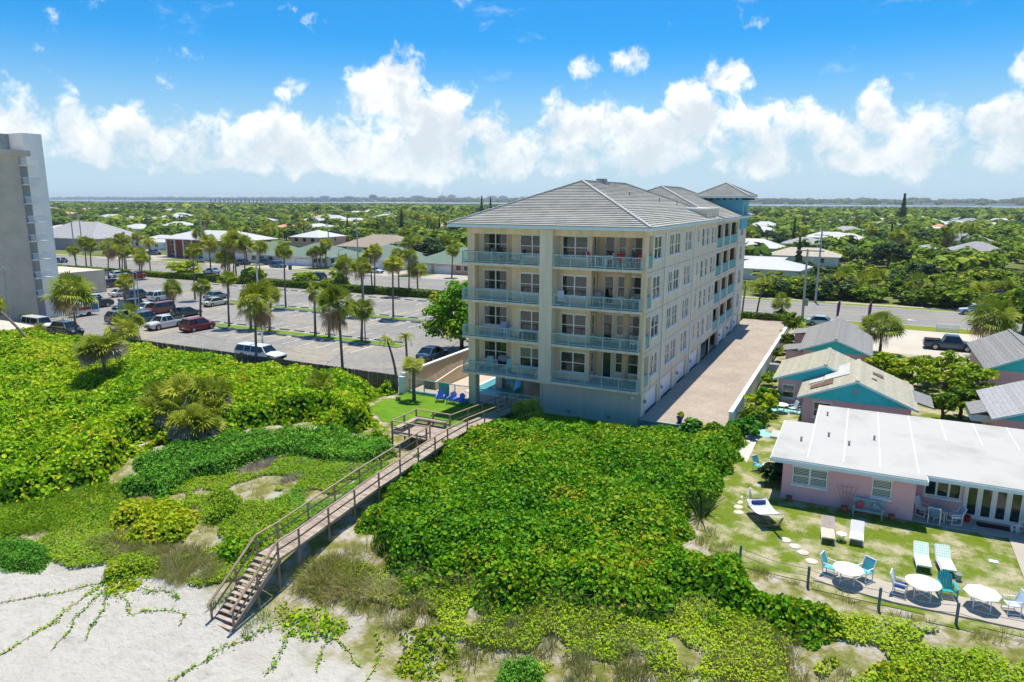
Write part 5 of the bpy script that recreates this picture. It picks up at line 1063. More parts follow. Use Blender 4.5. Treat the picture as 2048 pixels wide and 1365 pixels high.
for k in range(8):
    z = 3.6+k*2.62; bl_ = PT(MB().box(-107.2, -105.1, 58.72, 61.3, z-.14, z), 'balcony_slab', M['tower_w'])
    MB().box(-105.2, -105.14, 58.8, 61.2, z+.85, z+.92).box(-107.1, -105.2, 58.75, 58.81, z+.85, z+.92).box(-107.1, -105.2, 61.2, 61.26, z+.85, z+.92).obj('top_rail', M['trim'], bl_)
    s = MB()
    for j in range(22): s.box(-105.19, -105.15, 58.85+j*.106, 58.88+j*.106, z, z+.85)
    struct(s.obj('balusters', M['trim'], bl_), 'stuff')
PT(MB().lathe([(.9, 27), (.9, 27.6), (1.9, 27.9), (2.0, 28.2), (1.5, 28.5), (.3, 28.6)], 12, (-113, 58.4, -.6)), 'roof_fan', M['metal'])
PT(MB().box(-152, -128, 74, 84, -.1, 4.2), 'annex', M['tower'], 'low beige annex behind the tower')
# ================================================================ HOUSES across the road
M['brick'] = mat('red brick', (.28, .09, .06), .9, .12, 3, bump=.3, bscale=18); M['green_sh'] = mat('green shingle', (.17, .235, .185), .95, .12, 3, col2=(.12, .17, .135), bump=.4, bscale=9, objvar=.06); M['tan_sh'] = mat('brown shingle', (.34, .28, .22), .95, .1, 3, bump=.3, bscale=9)
M['salmon'] = mat('salmon stucco', (.66, .40, .30), .9, .05, 1); M['h_white'] = mat('white house wall', (.70, .70, .68), .85, .05, 1); M['roof_white'] = mat('white metal roof', (.50, .50, .49), .6, .05, 1, objvar=.06); M['roof_terra'] = mat('terracotta roof', (.55, .30, .19), .9, .12, 1.5, objvar=.12); M['roof_tan'] = mat('tan roof', (.47, .41, .33), .9, .1, 1.5, objvar=.12); M['roof_grey'] = mat('grey roof', (.35, .345, .35), .9, .1, 1.5, objvar=.1)
def hip_house(name, label, x, y, w, d, hw, rise, m_wall, m_roof, rz=0, garage=0, win=3, over=.5, group=None, storey=1, courses=True, ridge=None, cat='house'):
    t = thing(name, label, cat, (x, y, 0), rz, group); MB().box(-w/2, w/2, -d/2, d/2, 0, hw).obj('wall', m_wall, t)
    a, b = w/2+over, d/2+over; rl = max(0, (a-b)) if a >= b else 0; rd = max(0, (b-a)) if b > a else 0; z0, z1 = hw, hw+rise
    c = [(-a, -b, z0), (a, -b, z0), (a, b, z0), (-a, b, z0)]; p, q = ((-rl, 0, z1), (rl, 0, z1)) if rl else ((0, -rd, z1), (0, rd, z1))
    r = MB()
    if rl: r.poly([c[0], c[1], q, p]).poly([c[1], c[2], q]).poly([c[2], c[3], p, q]).poly([c[3], c[0], p])
    else: r.poly([c[0], c[1], p]).poly([c[1], c[2], q, p]).poly([c[2], c[3], q]).poly([c[3], c[0], p, q])
    r.poly([c[3], c[2], c[1], c[0]]); ro = r.obj('roof', m_roof, t)
    MB().box(-a-.02, a+.02, -b-.04, -b+.02, z0-.16, z0+.02).box(a-.02, a+.04, -b, b, z0-.16, z0+.02).obj('fascia', M['trim'], ro)
    if garage:
        gw = 4.6
        for i in range(garage):
            gx_ = -w/2+.8+i*(gw+1.0); g = MB().box(gx_, gx_+gw, -d/2-.05, -d/2-.003, .03, 2.15).obj('garage_door', M['garage'], t)
            for k in range(8): MB().box(gx_+.25+k*.54, gx_+.55+k*.54, -d/2-.062, -d/2-.05, 1.82, 2.0).obj('door_pane', M['glass'], g)
            for k in range(1, 4): MB().box(gx_+.02, gx_+gw-.02, -d/2-.058, -d/2-.05, k*.53, k*.53+.03).obj('door_joint', M['grey_metal'], g)
    x0 = -w/2+.8+garage*5.6
    for s in range(storey):
        xs = x0 if s == 0 else -w/2+1
        n = win if s == 0 else win+1; sp = (w/2-.6-xs)/max(1, n)
        for i in range(n):
            wx = xs+sp*(i+.2); ww = min(1.5, sp*.6); fr = MB().box(wx-.08, wx+ww+.08, -d/2-.05, -d/2-.003, .95+s*2.8-.08, 2.1+s*2.8+.08).obj('window', M['trim'], t); MB().box(wx, wx+ww, -d/2-.06, -d/2-.05, .95+s*2.8, 2.1+s*2.8).obj('pane', M['glass'], fr)
        for i in range(2): yy = -d/2+1.2+i*d*.45; fr = MB().box(w/2+.003, w/2+.05, yy-.08, yy+1.3, .95+s*2.8-.08, 2.1+s*2.8+.08).obj('window', M['trim'], t); MB().box(w/2+.05, w/2+.06, yy, yy+1.22, .95+s*2.8, 2.1+s*2.8).obj('pane', M['glass'], fr)
    return t
hip_house('duplex_house', 'green-roofed white duplex at the end of the row next to the brick house', -152, 148, 22, 14, 2.5, 3.0, M['h_white'], M['green_sh'], garage=2)
hip_house('duplex_house', 'green-roofed white duplex with three small palms on its lawn', -132.5, 148.5, 17, 14, 2.5, 3.2, M['h_white'], M['green_sh'], garage=2)
hip_house('duplex_house', 'green-roofed white duplex behind the tall concrete utility pole', -111, 150.5, 17, 16, 2.5, 3.3, M['h_white'], M['green_sh'], garage=2)
hip_house('duplex_house', 'green-roofed duplex with salmon walls beside the condo balconies', -88.5, 150, 19, 16, 2.5, 3.4, M['salmon'], M['green_sh'], garage=2)
bh = hip_house('brick_house', 'two-storey brick house with white columns and pale roof across the road', -174.5, 151, 30, 13, 5.6, 2.4, M['brick'], M['roof_white'], win=4, storey=2, over=1.6)
for x in (-13.2, -9.5, -5.8, -2.2): MB().tube([(x, -7.7, 0), (x, -7.7, 5.55)], .22, 10).obj('column', M['trim'], bh)
bg_ = MB().prism([(4, 2.6), (22, 2.6), (22, 2.9), (16, 5.0), (4, 3.2)], -11, -4).obj('garage_roof', M['roof_grey'], bh); MB().box(4.3, 21.7, -10.4, -4, 0, 2.6).obj('garage_wall', M['h_white'], bh)
for i in range(2): MB().box(5.5+i*8, 12+i*8, -10.46, -10.41, .03, 2.2).obj('garage_door', M['garage'], bh)
hip_house('pink_house', 'two-storey salmon house with white metal roof behind the duplexes', -163, 182, 12, 13, 5.2, 2.0, M['salmon'], M['roof_white'], win=2, storey=2)
hip_house('bungalow', 'long brown hip-roofed bungalow behind the duplexes', -141, 189, 26, 17, 2.4, 3.6, M['h_white'], M['tan_sh'])
hip_house('hall', 'large grey-roofed building with grey walls beside the tower', -248, 158, 34, 20, 4.0, 5.2, mat('grey block wall', (.34, .32, .34), .9, .05, 1), M['roof_grey'], win=2, cat='building')
hip_house('white_house', 'white house with metal roof and blue gable across the road right of the condo', -34, 238, 22, 12, 2.8, 2.6, mat('pale blue wall', (.50, .62, .68), .9), M['roof_white'])
hip_house('flat_garage', 'low flat white-roofed garage with bright blue wall right of the condo', -28, 191, 20, 10, 2.9, .25, mat('bright blue wall', (.05, .22, .40), .85), M['roof_white'], win=0)
hip_house('modern_house', 'grey shingled house with teal window wall behind the roadside scrub', 29.5, 243, 13, 11, 3.6, 2.4, mat('grey shingle wall', (.26, .27, .28), .9, .15, 2), M['roof_grey'], win=1)
hip_house('modern_house', 'lower wing with long grey roof left of the grey shingled house', 17, 244, 12, 12, 2.4, 2.4, M['h_white'], M['roof_grey'], win=1)
HR = np.random.default_rng(5)
HG = 'bungalows scattered among the trees'
HL = {'roof_white': 'white-roofed bungalow half hidden by trees beyond the road', 'roof_terra': 'terracotta-roofed bungalow half hidden by trees beyond the road', 'roof_tan': 'tan-roofed bungalow half hidden by trees beyond the road', 'roof_grey': 'grey-roofed bungalow half hidden by trees beyond the road'}
HOUSE_XY = []
spots = []
for yy in range(178, 700, 30):
    for a in np.arange(-63, 11, 2.6*200/yy+1.0):
        d = yy*(1+.0*a); X = d*math.tan(R(a)) if abs(a) < 66 else 0
        spots.append((X+HR.uniform(-8, 8), yy+HR.uniform(-9, 9)))
for X, Yv in spots:
    if HR.random() < .74: continue
    if any(abs(X-o.location.x) < 24 and abs(Yv-o.location.y) < 16 for o in COL.objects if o.parent is None and o.get('category') in ('house', 'building') and o.location.y > 120): continue
    if -12 < X < 60 and Yv < 225: continue
    rk = HR.choice(['roof_white', 'roof_white', 'roof_white', 'roof_terra', 'roof_tan', 'roof_grey'])
    bw2, bd2, br2, bz2 = HR.uniform(13, 22), HR.uniform(10, 14), HR.uniform(1.6, 2.8), HR.choice([0, 0, R(90), R(8), R(-8)]); wd = ('long ' if bw2 > 17.5 else 'compact ')+('steep ' if br2 > 2.2 else 'low-pitched '); wd2 = ' turned end-on' if bz2 > 1 else ''
    hip_house('bungalow', wd+HL[rk]+wd2, X, Yv, bw2, bd2, 2.6, br2, M['h_white'], M[rk], win=3, group=HG+' '+rk.split('_')[1]+' '+wd.strip()+wd2, rz=bz2)
    HOUSE_XY.append((X, Yv))
# ================================================================ PLANT KIT
def mesh_np(name, V, F, mats, rnd=None, smooth=False, fn=4):
    """mesh from arrays; F is (n, fn) indices; rnd one value per vertex"""
    me = bpy.data.meshes.new(name); V = np.asarray(V, np.float32); F = np.asarray(F, np.int32)
    me.vertices.add(len(V)); me.vertices.foreach_set('co', V.ravel()); me.loops.add(F.size); me.loops.foreach_set('vertex_index', F.ravel())
    me.polygons.add(len(F)); me.polygons.foreach_set('loop_start', np.arange(0, F.size, fn, dtype=np.int32)); me.polygons.foreach_set('loop_total', np.full(len(F), fn, np.int32))
    if smooth: me.polygons.foreach_set('use_smooth', np.ones(len(F), bool))
    me.update(calc_edges=True)
    if rnd is not None: a = me.attributes.new('rnd', 'FLOAT', 'POINT'); a.data.foreach_set('value', np.asarray(rnd, np.float32))
    for m in (mats if isinstance(mats, list) else [mats]): me.materials.append(m)
    return me
def basis(N, rng):
    N = N/np.linalg.norm(N, axis=1, keepdims=True); r = rng.normal(size=N.shape); T = np.cross(N, r); T /= np.linalg.norm(T, axis=1, keepdims=True); return N, T, np.cross(N, T)
def leaf_arrays(P, S, N, rng, asp=.85, fold=.22):
    """folded round leaves: two quads along a midrib"""
    N, T, B = basis(N, rng); n = len(P); S = np.asarray(S)[:, None]
    def pt(a, b, c): return P+T*(a*S)+B*(b*asp*S)+N*(c*S)
    V = np.stack([pt(-1, 0, 0), pt(-.45, .85, fold), pt(.5, .8, fold), pt(1, 0, 0), pt(.5, -.8, fold), pt(-.45, -.85, fold)], 1).reshape(-1, 3)
    i = np.arange(n)[:, None]*6; F = np.concatenate([i+np.array([[0, 3, 2, 1]]), i+np.array([[0, 5, 4, 3]])], 1).reshape(-1, 4)
    return V, F, np.repeat(rng.random(n), 6)
def quad_arrays(P, S, N, rng, asp=.6):
    N, T, B = basis(N, rng); n = len(P); S = np.asarray(S)[:, None]
    V = np.stack([P-T*S, P+B*S*asp-T*S*.1, P+T*S, P-B*S*asp+T*S*.1], 1).reshape(-1, 3); F = np.arange(4*n).reshape(-1, 4)
    return V, F, np.repeat(rng.random(n), 4)
def blade_arrays(P, D, Ln, Wd, rng, bend=.5):
    """grass blades: root P, direction D, length, bent tips (two quads each)"""
    n = len(P); D = D/np.linalg.norm(D, axis=1, keepdims=True); Sd = np.cross(D, rng.normal(size=D.shape)); Sd /= np.linalg.norm(Sd, axis=1, keepdims=True)
    L_ = np.asarray(Ln)[:, None]; w = np.asarray(Wd)[:, None]; out = D*np.array([1, 1, 0]); m1 = P+D*L_*.55; t1 = P+D*L_*.9+out*L_*bend*.5-np.array([0, 0, 1])*L_*bend*.25
    V = np.stack([P-Sd*w, P+Sd*w, m1+Sd*w*.8, m1-Sd*w*.8, t1+Sd*w*.15, t1-Sd*w*.15], 1).reshape(-1, 3); i = np.arange(n)[:, None]*6
    F = np.concatenate([i+np.array([[0, 1, 2, 3]]), i+np.array([[3, 2, 4, 5]])], 1).reshape(-1, 4); return V, F, np.repeat(rng.random(n), 6)
def cat_arrays(parts):
    V, F, Rn, o = [], [], [], 0
    for v, f, r in parts: V.append(v); F.append(f+o); Rn.append(r); o += len(v)
    return np.concatenate(V), np.concatenate(F), np.concatenate(Rn)
LM = {}
LM['grape'] = leaf_mat('sea grape leaf', [(.025, .09, .004), (.07, .21, .005), (.13, .33, .006), (.24, .41, .008), (.38, .43, .012), (.44, .34, .03)], .30, .38, .35)
LM['grape_y'] = leaf_mat('yellow sea grape leaf', [(.06, .13, .004), (.15, .27, .006), (.26, .37, .008), (.38, .44, .012), (.46, .37, .03)], .32, .4, .3)
LM['grape_l'] = leaf_mat('dune sea grape leaf', [(.022, .085, .003), (.07, .21, .004), (.13, .32, .005), (.24, .42, .007), (.40, .43, .015), (.42, .34, .04)], .32, .4, .3)
LM['shrub'] = leaf_mat('dune shrub leaf', [(.04, .15, .015), (.08, .26, .02), (.14, .35, .025), (.22, .40, .03)], .3, .6, .2)
LM['tree'] = leaf_mat('tree leaf', [(.03, .07, .006), (.08, .15, .008), (.15, .23, .010), (.24, .31, .013), (.34, .35, .02)], .25, .6, .2)
LM['tree_y'] = leaf_mat('bright tree leaf', [(.05, .10, .006), (.11, .19, .008), (.19, .28, .01), (.28, .35, .015)], .28, .6, .2)
LM['tree_d'] = leaf_mat('dark tree leaf', [(.010, .032, .012), (.022, .06, .018), (.045, .095, .02), (.07, .125, .025)], .2, .6, .2)
LM['palm'] = leaf_mat('palm frond', [(.08, .12, .010), (.17, .22, .014), (.27, .31, .024), (.38, .37, .05)], .2, .5, .3)
LM['palm_dead'] = leaf_mat('dead palm frond', [(.13, .085, .045), (.24, .165, .09), (.34, .25, .15), (.40, .33, .23)], .15, .85, .1)
LM['palm_grey'] = leaf_mat('grey dead frond', [(.13, .115, .09), (.24, .21, .165), (.34, .30, .24), (.22, .24, .09)], .15, .85, .1)
LM['grass'] = leaf_mat('dune grass', [(.17, .20, .03), (.29, .29, .08), (.40, .35, .16), (.48, .42, .27)], .40, .7, .15)
LM['grass_g'] = leaf_mat('green dune growth', [(.09, .19, .006), (.16, .30, .008), (.26, .38, .012), (.36, .39, .03)], .25, .7, .15)
LM['dry'] = leaf_mat('dry brush', [(.22, .18, .14), (.34, .29, .23), (.42, .37, .31), (.20, .21, .09)], .1, .9, .1)
LM['hedge'] = leaf_mat('clipped hedge leaf', [(.05, .10, .006), (.10, .18, .008), (.17, .25, .010), (.24, .29, .016)], .25, .55, .2)
M['bark'] = mat('grey brown bark', (.16, .125, .10), .95, .2, 4, col2=(.09, .07, .055), bump=.6, bscale=10); M['palm_bark'] = mat('palm trunk', (.20, .17, .14), .95, .15, 6, col2=(.12, .10, .085), bump=.8, bscale=14)
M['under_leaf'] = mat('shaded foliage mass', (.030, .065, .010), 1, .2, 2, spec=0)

# ---------------------------------------------------------------- sabal palm
def fan_crown(seed, r, n_live, n_dead, drop, lo=-.5, hi_dead=-20):
    """crown of fan-shaped fronds: petiole plus radiating pleats; dead ones hang"""
    rg = np.random.default_rng(seed); outp = []
    for kind, n in (('live', n_live), ('dead', n_dead)):
        V, F, Rn = [], [], []
        for i in range(n):
            az = rg.uniform(0, 2*math.pi); el = math.asin(rg.uniform(lo, .97)) if kind == 'live' else R(rg.uniform(-80 if hi_dead < 0 else -35, hi_dead))
            d = np.array([math.cos(az)*math.cos(el), math.sin(az)*math.cos(el), math.sin(el)]); pl = r*rg.uniform(.28, .62); c = d*pl-np.array([0, 0, .05*r if kind == 'live' else rg.uniform(.05, drop)*r*.6])
            side = np.cross(d, [0, 0, 1.]); side /= np.linalg.norm(side)+1e-6; up = np.cross(side, d); tw = rg.uniform(-1.1, 1.1); side, up = side*math.cos(tw)+up*math.sin(tw), up*math.cos(tw)-side*math.sin(tw); fl = r*rg.uniform(.48, .74)*(1 if kind == 'live' else .62); rr = rg.random(); k = 12; spread = rg.uniform(62, 95)
            o = len(V); V += [c*0+d*.05*r, c*0+d*.05*r+side*.03, c+side*.03, c-side*.0]; F.append([o, o+1, o+2, o+3]); Rn += [rr]*4
            for j in range(k):
                a = R(-spread+2*spread*j/(k-1)); dd = d*math.cos(a)+side*math.sin(a); droop = rg.uniform(.05, .30) if kind == 'live' else (rg.uniform(.5, .9) if hi_dead < 0 else rg.uniform(.15, .5))
                tip = c+dd*fl*(1-.2*abs(a)/2)*rg.uniform(.85, 1.1)+np.array([0, 0, -droop*fl]); mid = c+dd*fl*.6+up*.05*fl; w = np.cross(dd, up)*fl*.052
                o = len(V); V += [c, mid-w, tip, mid+w]; F.append([o, o+1, o+2, o+3]); Rn += [min(1, max(0, rr*.7+.3*rg.random()))]*4
        outp.append((np.array(V), np.array(F), np.array(Rn)))
    return outp
PALM_V = []
for sd, n1_, n2_, dp in ((1, 52, 8, .4), (2, 50, 14, .6), (3, 46, 30, 1.0), (4, 38, 3, .3), (5, 32, 40, 1.1)):
    lv, dd_ = fan_crown(sd, 1.0, n1_, n2_, dp); PALM_V.append((mesh_np('crown', *lv[:2], LM['palm'], lv[2]), mesh_np('dead_fronds', *dd_[:2], LM['palm_dead'], dd_[2])))
lv, dd_ = fan_crown(6, 1.0, 44, 80, .4, .05, 12); PALM_V.append((mesh_np('crown', *lv[:2], LM['palm'], lv[2]), mesh_np('dead_fronds', *dd_[:2], LM['palm_grey'], dd_[2])))
def sabal(x, y, h, r, label, variant=0, dx=0, dy=0, tr=.15, group=None, z=None):
    z0 = gz(x, y) if z is None else z
    t = thing('sabal_palm', label, 'palm', (x, y, z0), 0, group); h = h-z0
    pts = [(dx*(k/6)**1.5, dy*(k/6)**1.5, h*k/6) for k in range(7)]
    MB().tube([(0, 0, -.3)]+pts[1:], [tr*1.35, tr*1.1, tr, tr*.95, tr*.95, tr*1.0, tr*1.25], 8).obj('trunk', M['palm_bark'], t)
    a, b = PALM_V[variant]; rz = random.random()*6.28; k = r*1.16; tx, ty = random.uniform(-.16, .16), random.uniform(-.16, .16)+dx*.05; sx, sz = random.uniform(.85, 1.15), random.uniform(.8, 1.15)
    for me_, nm in ((a, 'crown'), (b, 'dead_fronds')): o = link(nm, me_, t, (dx, dy, h), rot=(tx, ty, rz)); o.scale = (k*sx, k, k*sz)
    return t
# ---------------------------------------------------------------- coconut palm
def coco_crown(seed, n=17):
    rg = np.random.default_rng(seed); V, F, Rn = [], [], []
    for i in range(n):
        az = 2*math.pi*i/n*1.0+rg.uniform(-.25, .25); el = R(rg.uniform(-10, 75)); d = np.array([math.cos(az), math.sin(az), 0]); Lf = rg.uniform(.85, 1.1); pts = []; p = np.zeros(3); e = el; rr = rg.random()
        for k in range(9): pts.append(p.copy()); p = p+(d*math.cos(e)+np.array([0, 0, math.sin(e)]))*Lf/8; e -= R(rg.uniform(11, 17))
        side = np.array([-d[1], d[0], 0])
        for k in range(8):
            a, b = pts[k], pts[min(k+1, 8)]; tg = (b-a)/np.linalg.norm(b-a)
            for f in (0, .5):
                c = a+(b-a)*f
                for s in (-1, 1):
                    ll = .30*math.sin(math.pi*(.12+.82*(k+f)/8.5))*Lf; tip = c+side*s*ll*.8+tg*ll*.45+np.array([0, 0, -ll*.38]); w = tg*.018; o = len(V)
                    V += [c-w, c+w, (c+tip)/2+w*1.2+np.array([0, 0, .02]), tip]; F.append([o, o+1, o+2, o+3]); Rn += [rr*.6+.4*rg.random()]*4
            o = len(V); w = side*.012; V += [a-w, a+w, b+w*.8, b-w*.8]; F.append([o, o+1, o+2, o+3]); Rn += [.95]*4
    return mesh_np('crown', V, F, LM['palm'], Rn)
COCO = [coco_crown(11), coco_crown(12, 14), coco_crown(13, 20)]
def coconut(x, y, h, r, label, v=0, dx=0, dy=0, group=None, tr=.12):
    z0 = gz(x, y); t = thing('coconut_palm', label, 'palm', (x, y, z0), 0, group); h -= z0
    MB().tube([(dx*(k/6)**1.7, dy*(k/6)**1.7, h*k/6-(.3 if k == 0 else 0)) for k in range(7)], [tr*1.5, tr*1.1, tr, tr*.95, tr*.9, tr*.85, tr*.8], 8).obj('trunk', M['palm_bark'], t)
    o = link('crown', COCO[v], t, (dx, dy, h), rot=(0, 0, random.random()*6)); o.scale = (r, r, r); return t
# ---------------------------------------------------------------- broadleaf trees
def crown_arrays(seed, rx, rz, K, per, leaf, flat=.0, zc=0., hollow=.55, kind='leaf', spread=.30):
    """foliage gathered in clumps through the crown volume, gaps between the clumps"""
    rg = np.random.default_rng(seed); C_ = []
    while len(C_) < K:
        p = rg.uniform(-1, 1, 3); l = np.linalg.norm(p)
        if hollow < l < 1 and p[2] > -.55: C_.append(p*rg.uniform(.82, 1.08))
    C_ = np.array(C_); cs = rg.uniform(.65, 1.25, K)*spread; P, N, Rn = [], [], []
    for c, s in zip(C_, cs):
        q = rg.normal(size=(per, 3)); q /= np.linalg.norm(q, axis=1, keepdims=True); q[:, 2] = np.abs(q[:, 2])*.9-.15; P.append(c+q*s*rg.uniform(.55, 1.05, (per, 1))); N.append(q*.8+np.array([0, 0, .6])+rg.normal(size=(per, 3))*.45); Rn.append(np.clip(rg.normal(.45, .2)+rg.normal(0, .16, per), 0, 1))
    P = np.concatenate(P)*np.array([rx, rx, rz])+np.array([0, 0, zc]); N = np.concatenate(N); r_ = np.concatenate(Rn); S_ = rg.uniform(.7, 1.3, len(P))*leaf
    V, F, _ = (leaf_arrays if kind == 'leaf' else quad_arrays)(P, S_, N, rg); return V, F, np.repeat(r_, 6 if kind == 'leaf' else 4)
def limbs(seed, h, rx, r0, n=5):
    rg = np.random.default_rng(seed); mb = MB(); mb.tube([(0, 0, -.3), (.05, .03, h*.3), (-.05, .04, h*.62)], [r0*1.25, r0, r0*.7], 8)
    for i in range(n): a = 2*math.pi*i/n+rg.uniform(-.4, .4); z_ = h*rg.uniform(.28, .55); mb.tube([(0, 0, z_), (math.cos(a)*rx*.35, math.sin(a)*rx*.35, z_+h*.18), (math.cos(a)*rx*.72, math.sin(a)*rx*.72, z_+h*.36)], [r0*.6, r0*.4, r0*.15], 6)
    return mb.mesh('trunk', M['bark'])
TREES = []                                   # (trunk mesh, crown mesh, kind) for a tree 1 unit = full size below
def make_tree(seed, h, rx, mat_, K, per, leaf, flat=1.0):
    rz_ = h*.42*flat; return (limbs(seed, h, rx, .07*rx+.06), mesh_np('crown', *(lambda a: (a[0], a[1], mat_, a[2]))(crown_arrays(seed, rx, rz_, K, per, leaf, zc=h-rz_*1.0)), False), h, rx)
TREES = {'broad': [make_tree(21, 6, 3.4, LM['tree'], 46, 40, .30), make_tree(22, 5, 3.0, LM['tree'], 40, 40, .28, 1.1), make_tree(23, 7, 4.2, LM['tree'], 56, 40, .34)],
         'bright': [make_tree(24, 5.5, 3.6, LM['tree_y'], 46, 40, .30), make_tree(25, 4.5, 2.8, LM['tree_y'], 40, 36, .27, 1.1)],
         'dark': [make_tree(26, 6, 3.2, LM['tree_d'], 44, 40, .30), make_tree(27, 7, 3.6, LM['tree_d'], 48, 40, .32)]}
def conifer(seed):
    rg = np.random.default_rng(seed); P, N = [], []
    for i in range(1500): z = rg.random()**.8; a = rg.uniform(0, 6.28); rr = (1-z)*1.7*rg.uniform(.55, 1.0)*(.75+.25*math.sin(z*40)); P.append((math.cos(a)*rr, math.sin(a)*rr, .8+z*8.5)); N.append((math.cos(a), math.sin(a), .5))
    V, F, r_ = quad_arrays(np.array(P), rg.uniform(.18, .36, 1500), np.array(N), rg); return (MB().tube([(0, 0, -.3), (0, 0, 9)], [.2, .05], 6).mesh('trunk', M['bark']), mesh_np('crown', V, F, LM['tree_d'], r_), 9.3, 1.7)
TREES['conifer'] = [conifer(31), conifer(32)]
def tree(kind, x, y, h, r, label, group=None, name=None, sink=0):
    tm, cm_, h0, r0 = random.choice(TREES[kind]); t = thing(name or ('pine_tree' if kind == 'conifer' else 'broadleaf_tree'), label, 'tree', (x, y, gz(x, y)), random.random()*6.28, group)
    for me_, n in ((tm, 'trunk'), (cm_, 'crown')): link(n, me_, t, (0, 0, -sink*h if n == 'crown' else 0)).scale = (r/r0, r/r0, h/h0)
    return t
# ================================================================ PALMS standing where the photograph shows them
LOT = [(-55.3, 51.5, 7.3, .1, 2.1, 2, 'tall sabal palm with shaggy dead skirt in front of the long white wagon'), (-44.7, 52.4, 7.8, -.1, 1.75, 2, 'tall sabal palm with brown skirt at the fence near the coconut saplings'), (-70.2, 68.0, 5.1, .6, 1.15, 1, 'sabal palm on the grass strip behind the shaggy palm'), (-62.5, 68.3, 6.0, 0, 1.25, 4, 'sabal palm with thick dark shaggy trunk on the near grass strip'), (-60.3, 68.4, 5.4, .2, 1.1, 1, 'sabal palm beside the thick-trunked palm on the near grass strip'),
 (-83.2, 84.4, 9.3, .1, 1.5, 0, 'tall slim sabal palm on the far grass strip'), (-112.5, 107.2, 7.7, .6, 1.6, 0, 'sabal palm in the hedge left of the road bushes'), (-73.5, 67.9, 4.6, .2, 1.1, 1, 'short sabal palm on the near grass strip beside two others'), (-77.4, 67.7, 6.9, .6, 1.15, 1, 'slim sabal palm on the near grass strip beside the red suv'), (-86.5, 70.6, 4.9, .6, 1.3, 1, 'sabal palm rooted in the asphalt near the red suv'),
 (-54.8, 68.0, 4.1, .2, 1.4, 0, 'short round-headed sabal palm beside the end light pole'), (-67.4, 84.3, 7.5, 0, 1.5, 1, 'sabal palm with dark double trunk on the far grass strip'), (-75.9, 103.6, 5.8, 0, 1.5, 0, 'sabal palm in front of the hedge'), (-61.9, 84.4, 8.2, .3, 1.35, 1, 'tall sabal palm at the end of the far grass strip'), (-84.0, 108, 7.0, 0, 1.5, 0, 'sabal palm behind the hedge in a leaning pair'), (-82.9, 107.4, 7.9, .5, 1.5, 1, 'taller sabal palm behind the hedge in a leaning pair'), (-77.3, 107.4, 7.2, 0, 1.4, 0, 'slim sabal palm behind the hedge opposite the salmon duplex'), (-75.1, 107.5, 7.3, .5, 1.4, 1, 'slim leaning sabal palm behind the hedge opposite the salmon duplex'),
 (-103.5, 91, 9.4, .6, 1.35, 0, 'very tall slim sabal palm behind the gold sedan'), (-122.3, 107, 5.1, .3, 1.8, 1, 'lower palm of the roadside palm cluster'), (-122.7, 108.6, 8.5, 0, 1.9, 0, 'bushy upright palm of the roadside palm cluster'), (-121.4, 108.4, 9.3, 1.2, 1.9, 1, 'tallest leaning palm of the roadside palm cluster'), (-117.7, 108, 8.1, 1.0, 1.9, 0, 'outer leaning palm of the roadside palm cluster'), (-126.5, 138.8, 3.9, -.4, 1.4, 1, 'left palm of the small trio on the duplex lawn'), (-124.4, 137.9, 4.6, 0, 1.4, 0, 'middle palm of the small trio on the duplex lawn'), (-125.0, 139.6, 4.3, .2, 1.4, 1, 'right palm of the small trio on the duplex lawn'), (-123.7, 140.3, 6.1, .2, 1.6, 0, 'single taller palm beside the small trio on the duplex lawn'),
 (-34.4, 49.6, 3.3, .1, .95, 3, 'short sabal palm on the condo lawn by the teal fence'), (-86.1, 52.0, 6.2, .5, 2.2, 1, 'broad-headed sabal palm above the short grey fence'), (-60.7, 38.8, 4.2, .3, 1.9, 5, 'sabal palm with bleached dead fronds standing in the sea grapes'), (-83.5, 45.5, 5.2, -6.8, 1.25, 1, 'strongly leaning sabal palm beside the shed'), (-101.1, 69, 4.9, .4, 1.4, 1, 'sabal palm between the pale mint sedan and the navy suv'), (-92.1, 70.6, 4.3, .3, 1.4, 1, 'sabal palm beside the black-green sedan'), (-104.4, 84.4, 8.6, .8, 1.3, 1, 'tall sabal palm left of the gold sedan'), (-136, 89.8, 8.1, 1.0, 1.5, 4, 'tall sabal palm with bulging boots near the brown suv'), (-143.7, 98.2, 6.4, .8, 1.6, 1, 'sabal palm beside the red pickup'), (-141.6, 101.3, 4.6, .8, 1.6, 1, 'shorter sabal palm at the hedge corner by the red pickup'), (-146, 104, 5.4, .2, 1.5, 0, 'sabal palm in the hedge beside the white sedan'),
 (2.8, 90.2, 3.4, -.1, 2.0, 1, 'broad sabal palm between the dark grey cottage and the motel court'), (14.1, 94.2, 4.6, -.2, 2.4, 1, 'large sabal palm in front of the weathered grey cottage'), (-9.9, 108.6, 2.9, 0, 1.3, 3, 'short sabal palm beside the driveway end hedge'), (-39.9, 43.4, 1.9, 0, 1.5, 1, 'squat sabal palm growing through the sea grapes near the condo lawn'), (-22.6, 47.9, 1.3, .1, 1.35, 3, 'squat sabal palm beside the boardwalk at the grey condo wall'), (-80, 55.2, 3.0, .2, 1.7, 4, 'shaggy low sabal palm behind the short grey fence'), (-77.2, 51.8, 2.5, .2, 1.7, 4, 'shaggy low sabal palm at the gap between the fences'), (-88, 48.6, 1.8, 0, 1.2, 3, 'low sabal palm in the sea grapes below the shed'), (-196, 140, 6, .2, 1.8, 1, 'sabal palm left of the white-columned house'), (-187, 137, 5, .2, 1.7, 0, 'sabal palm on the lawn of the white-columned house')]
for x, y, h, dx, r, v, lb in LOT: sabal(x, y, h, r, lb, v, dx, random.uniform(-.3, .3), tr=.13 if h > 6 else .15)
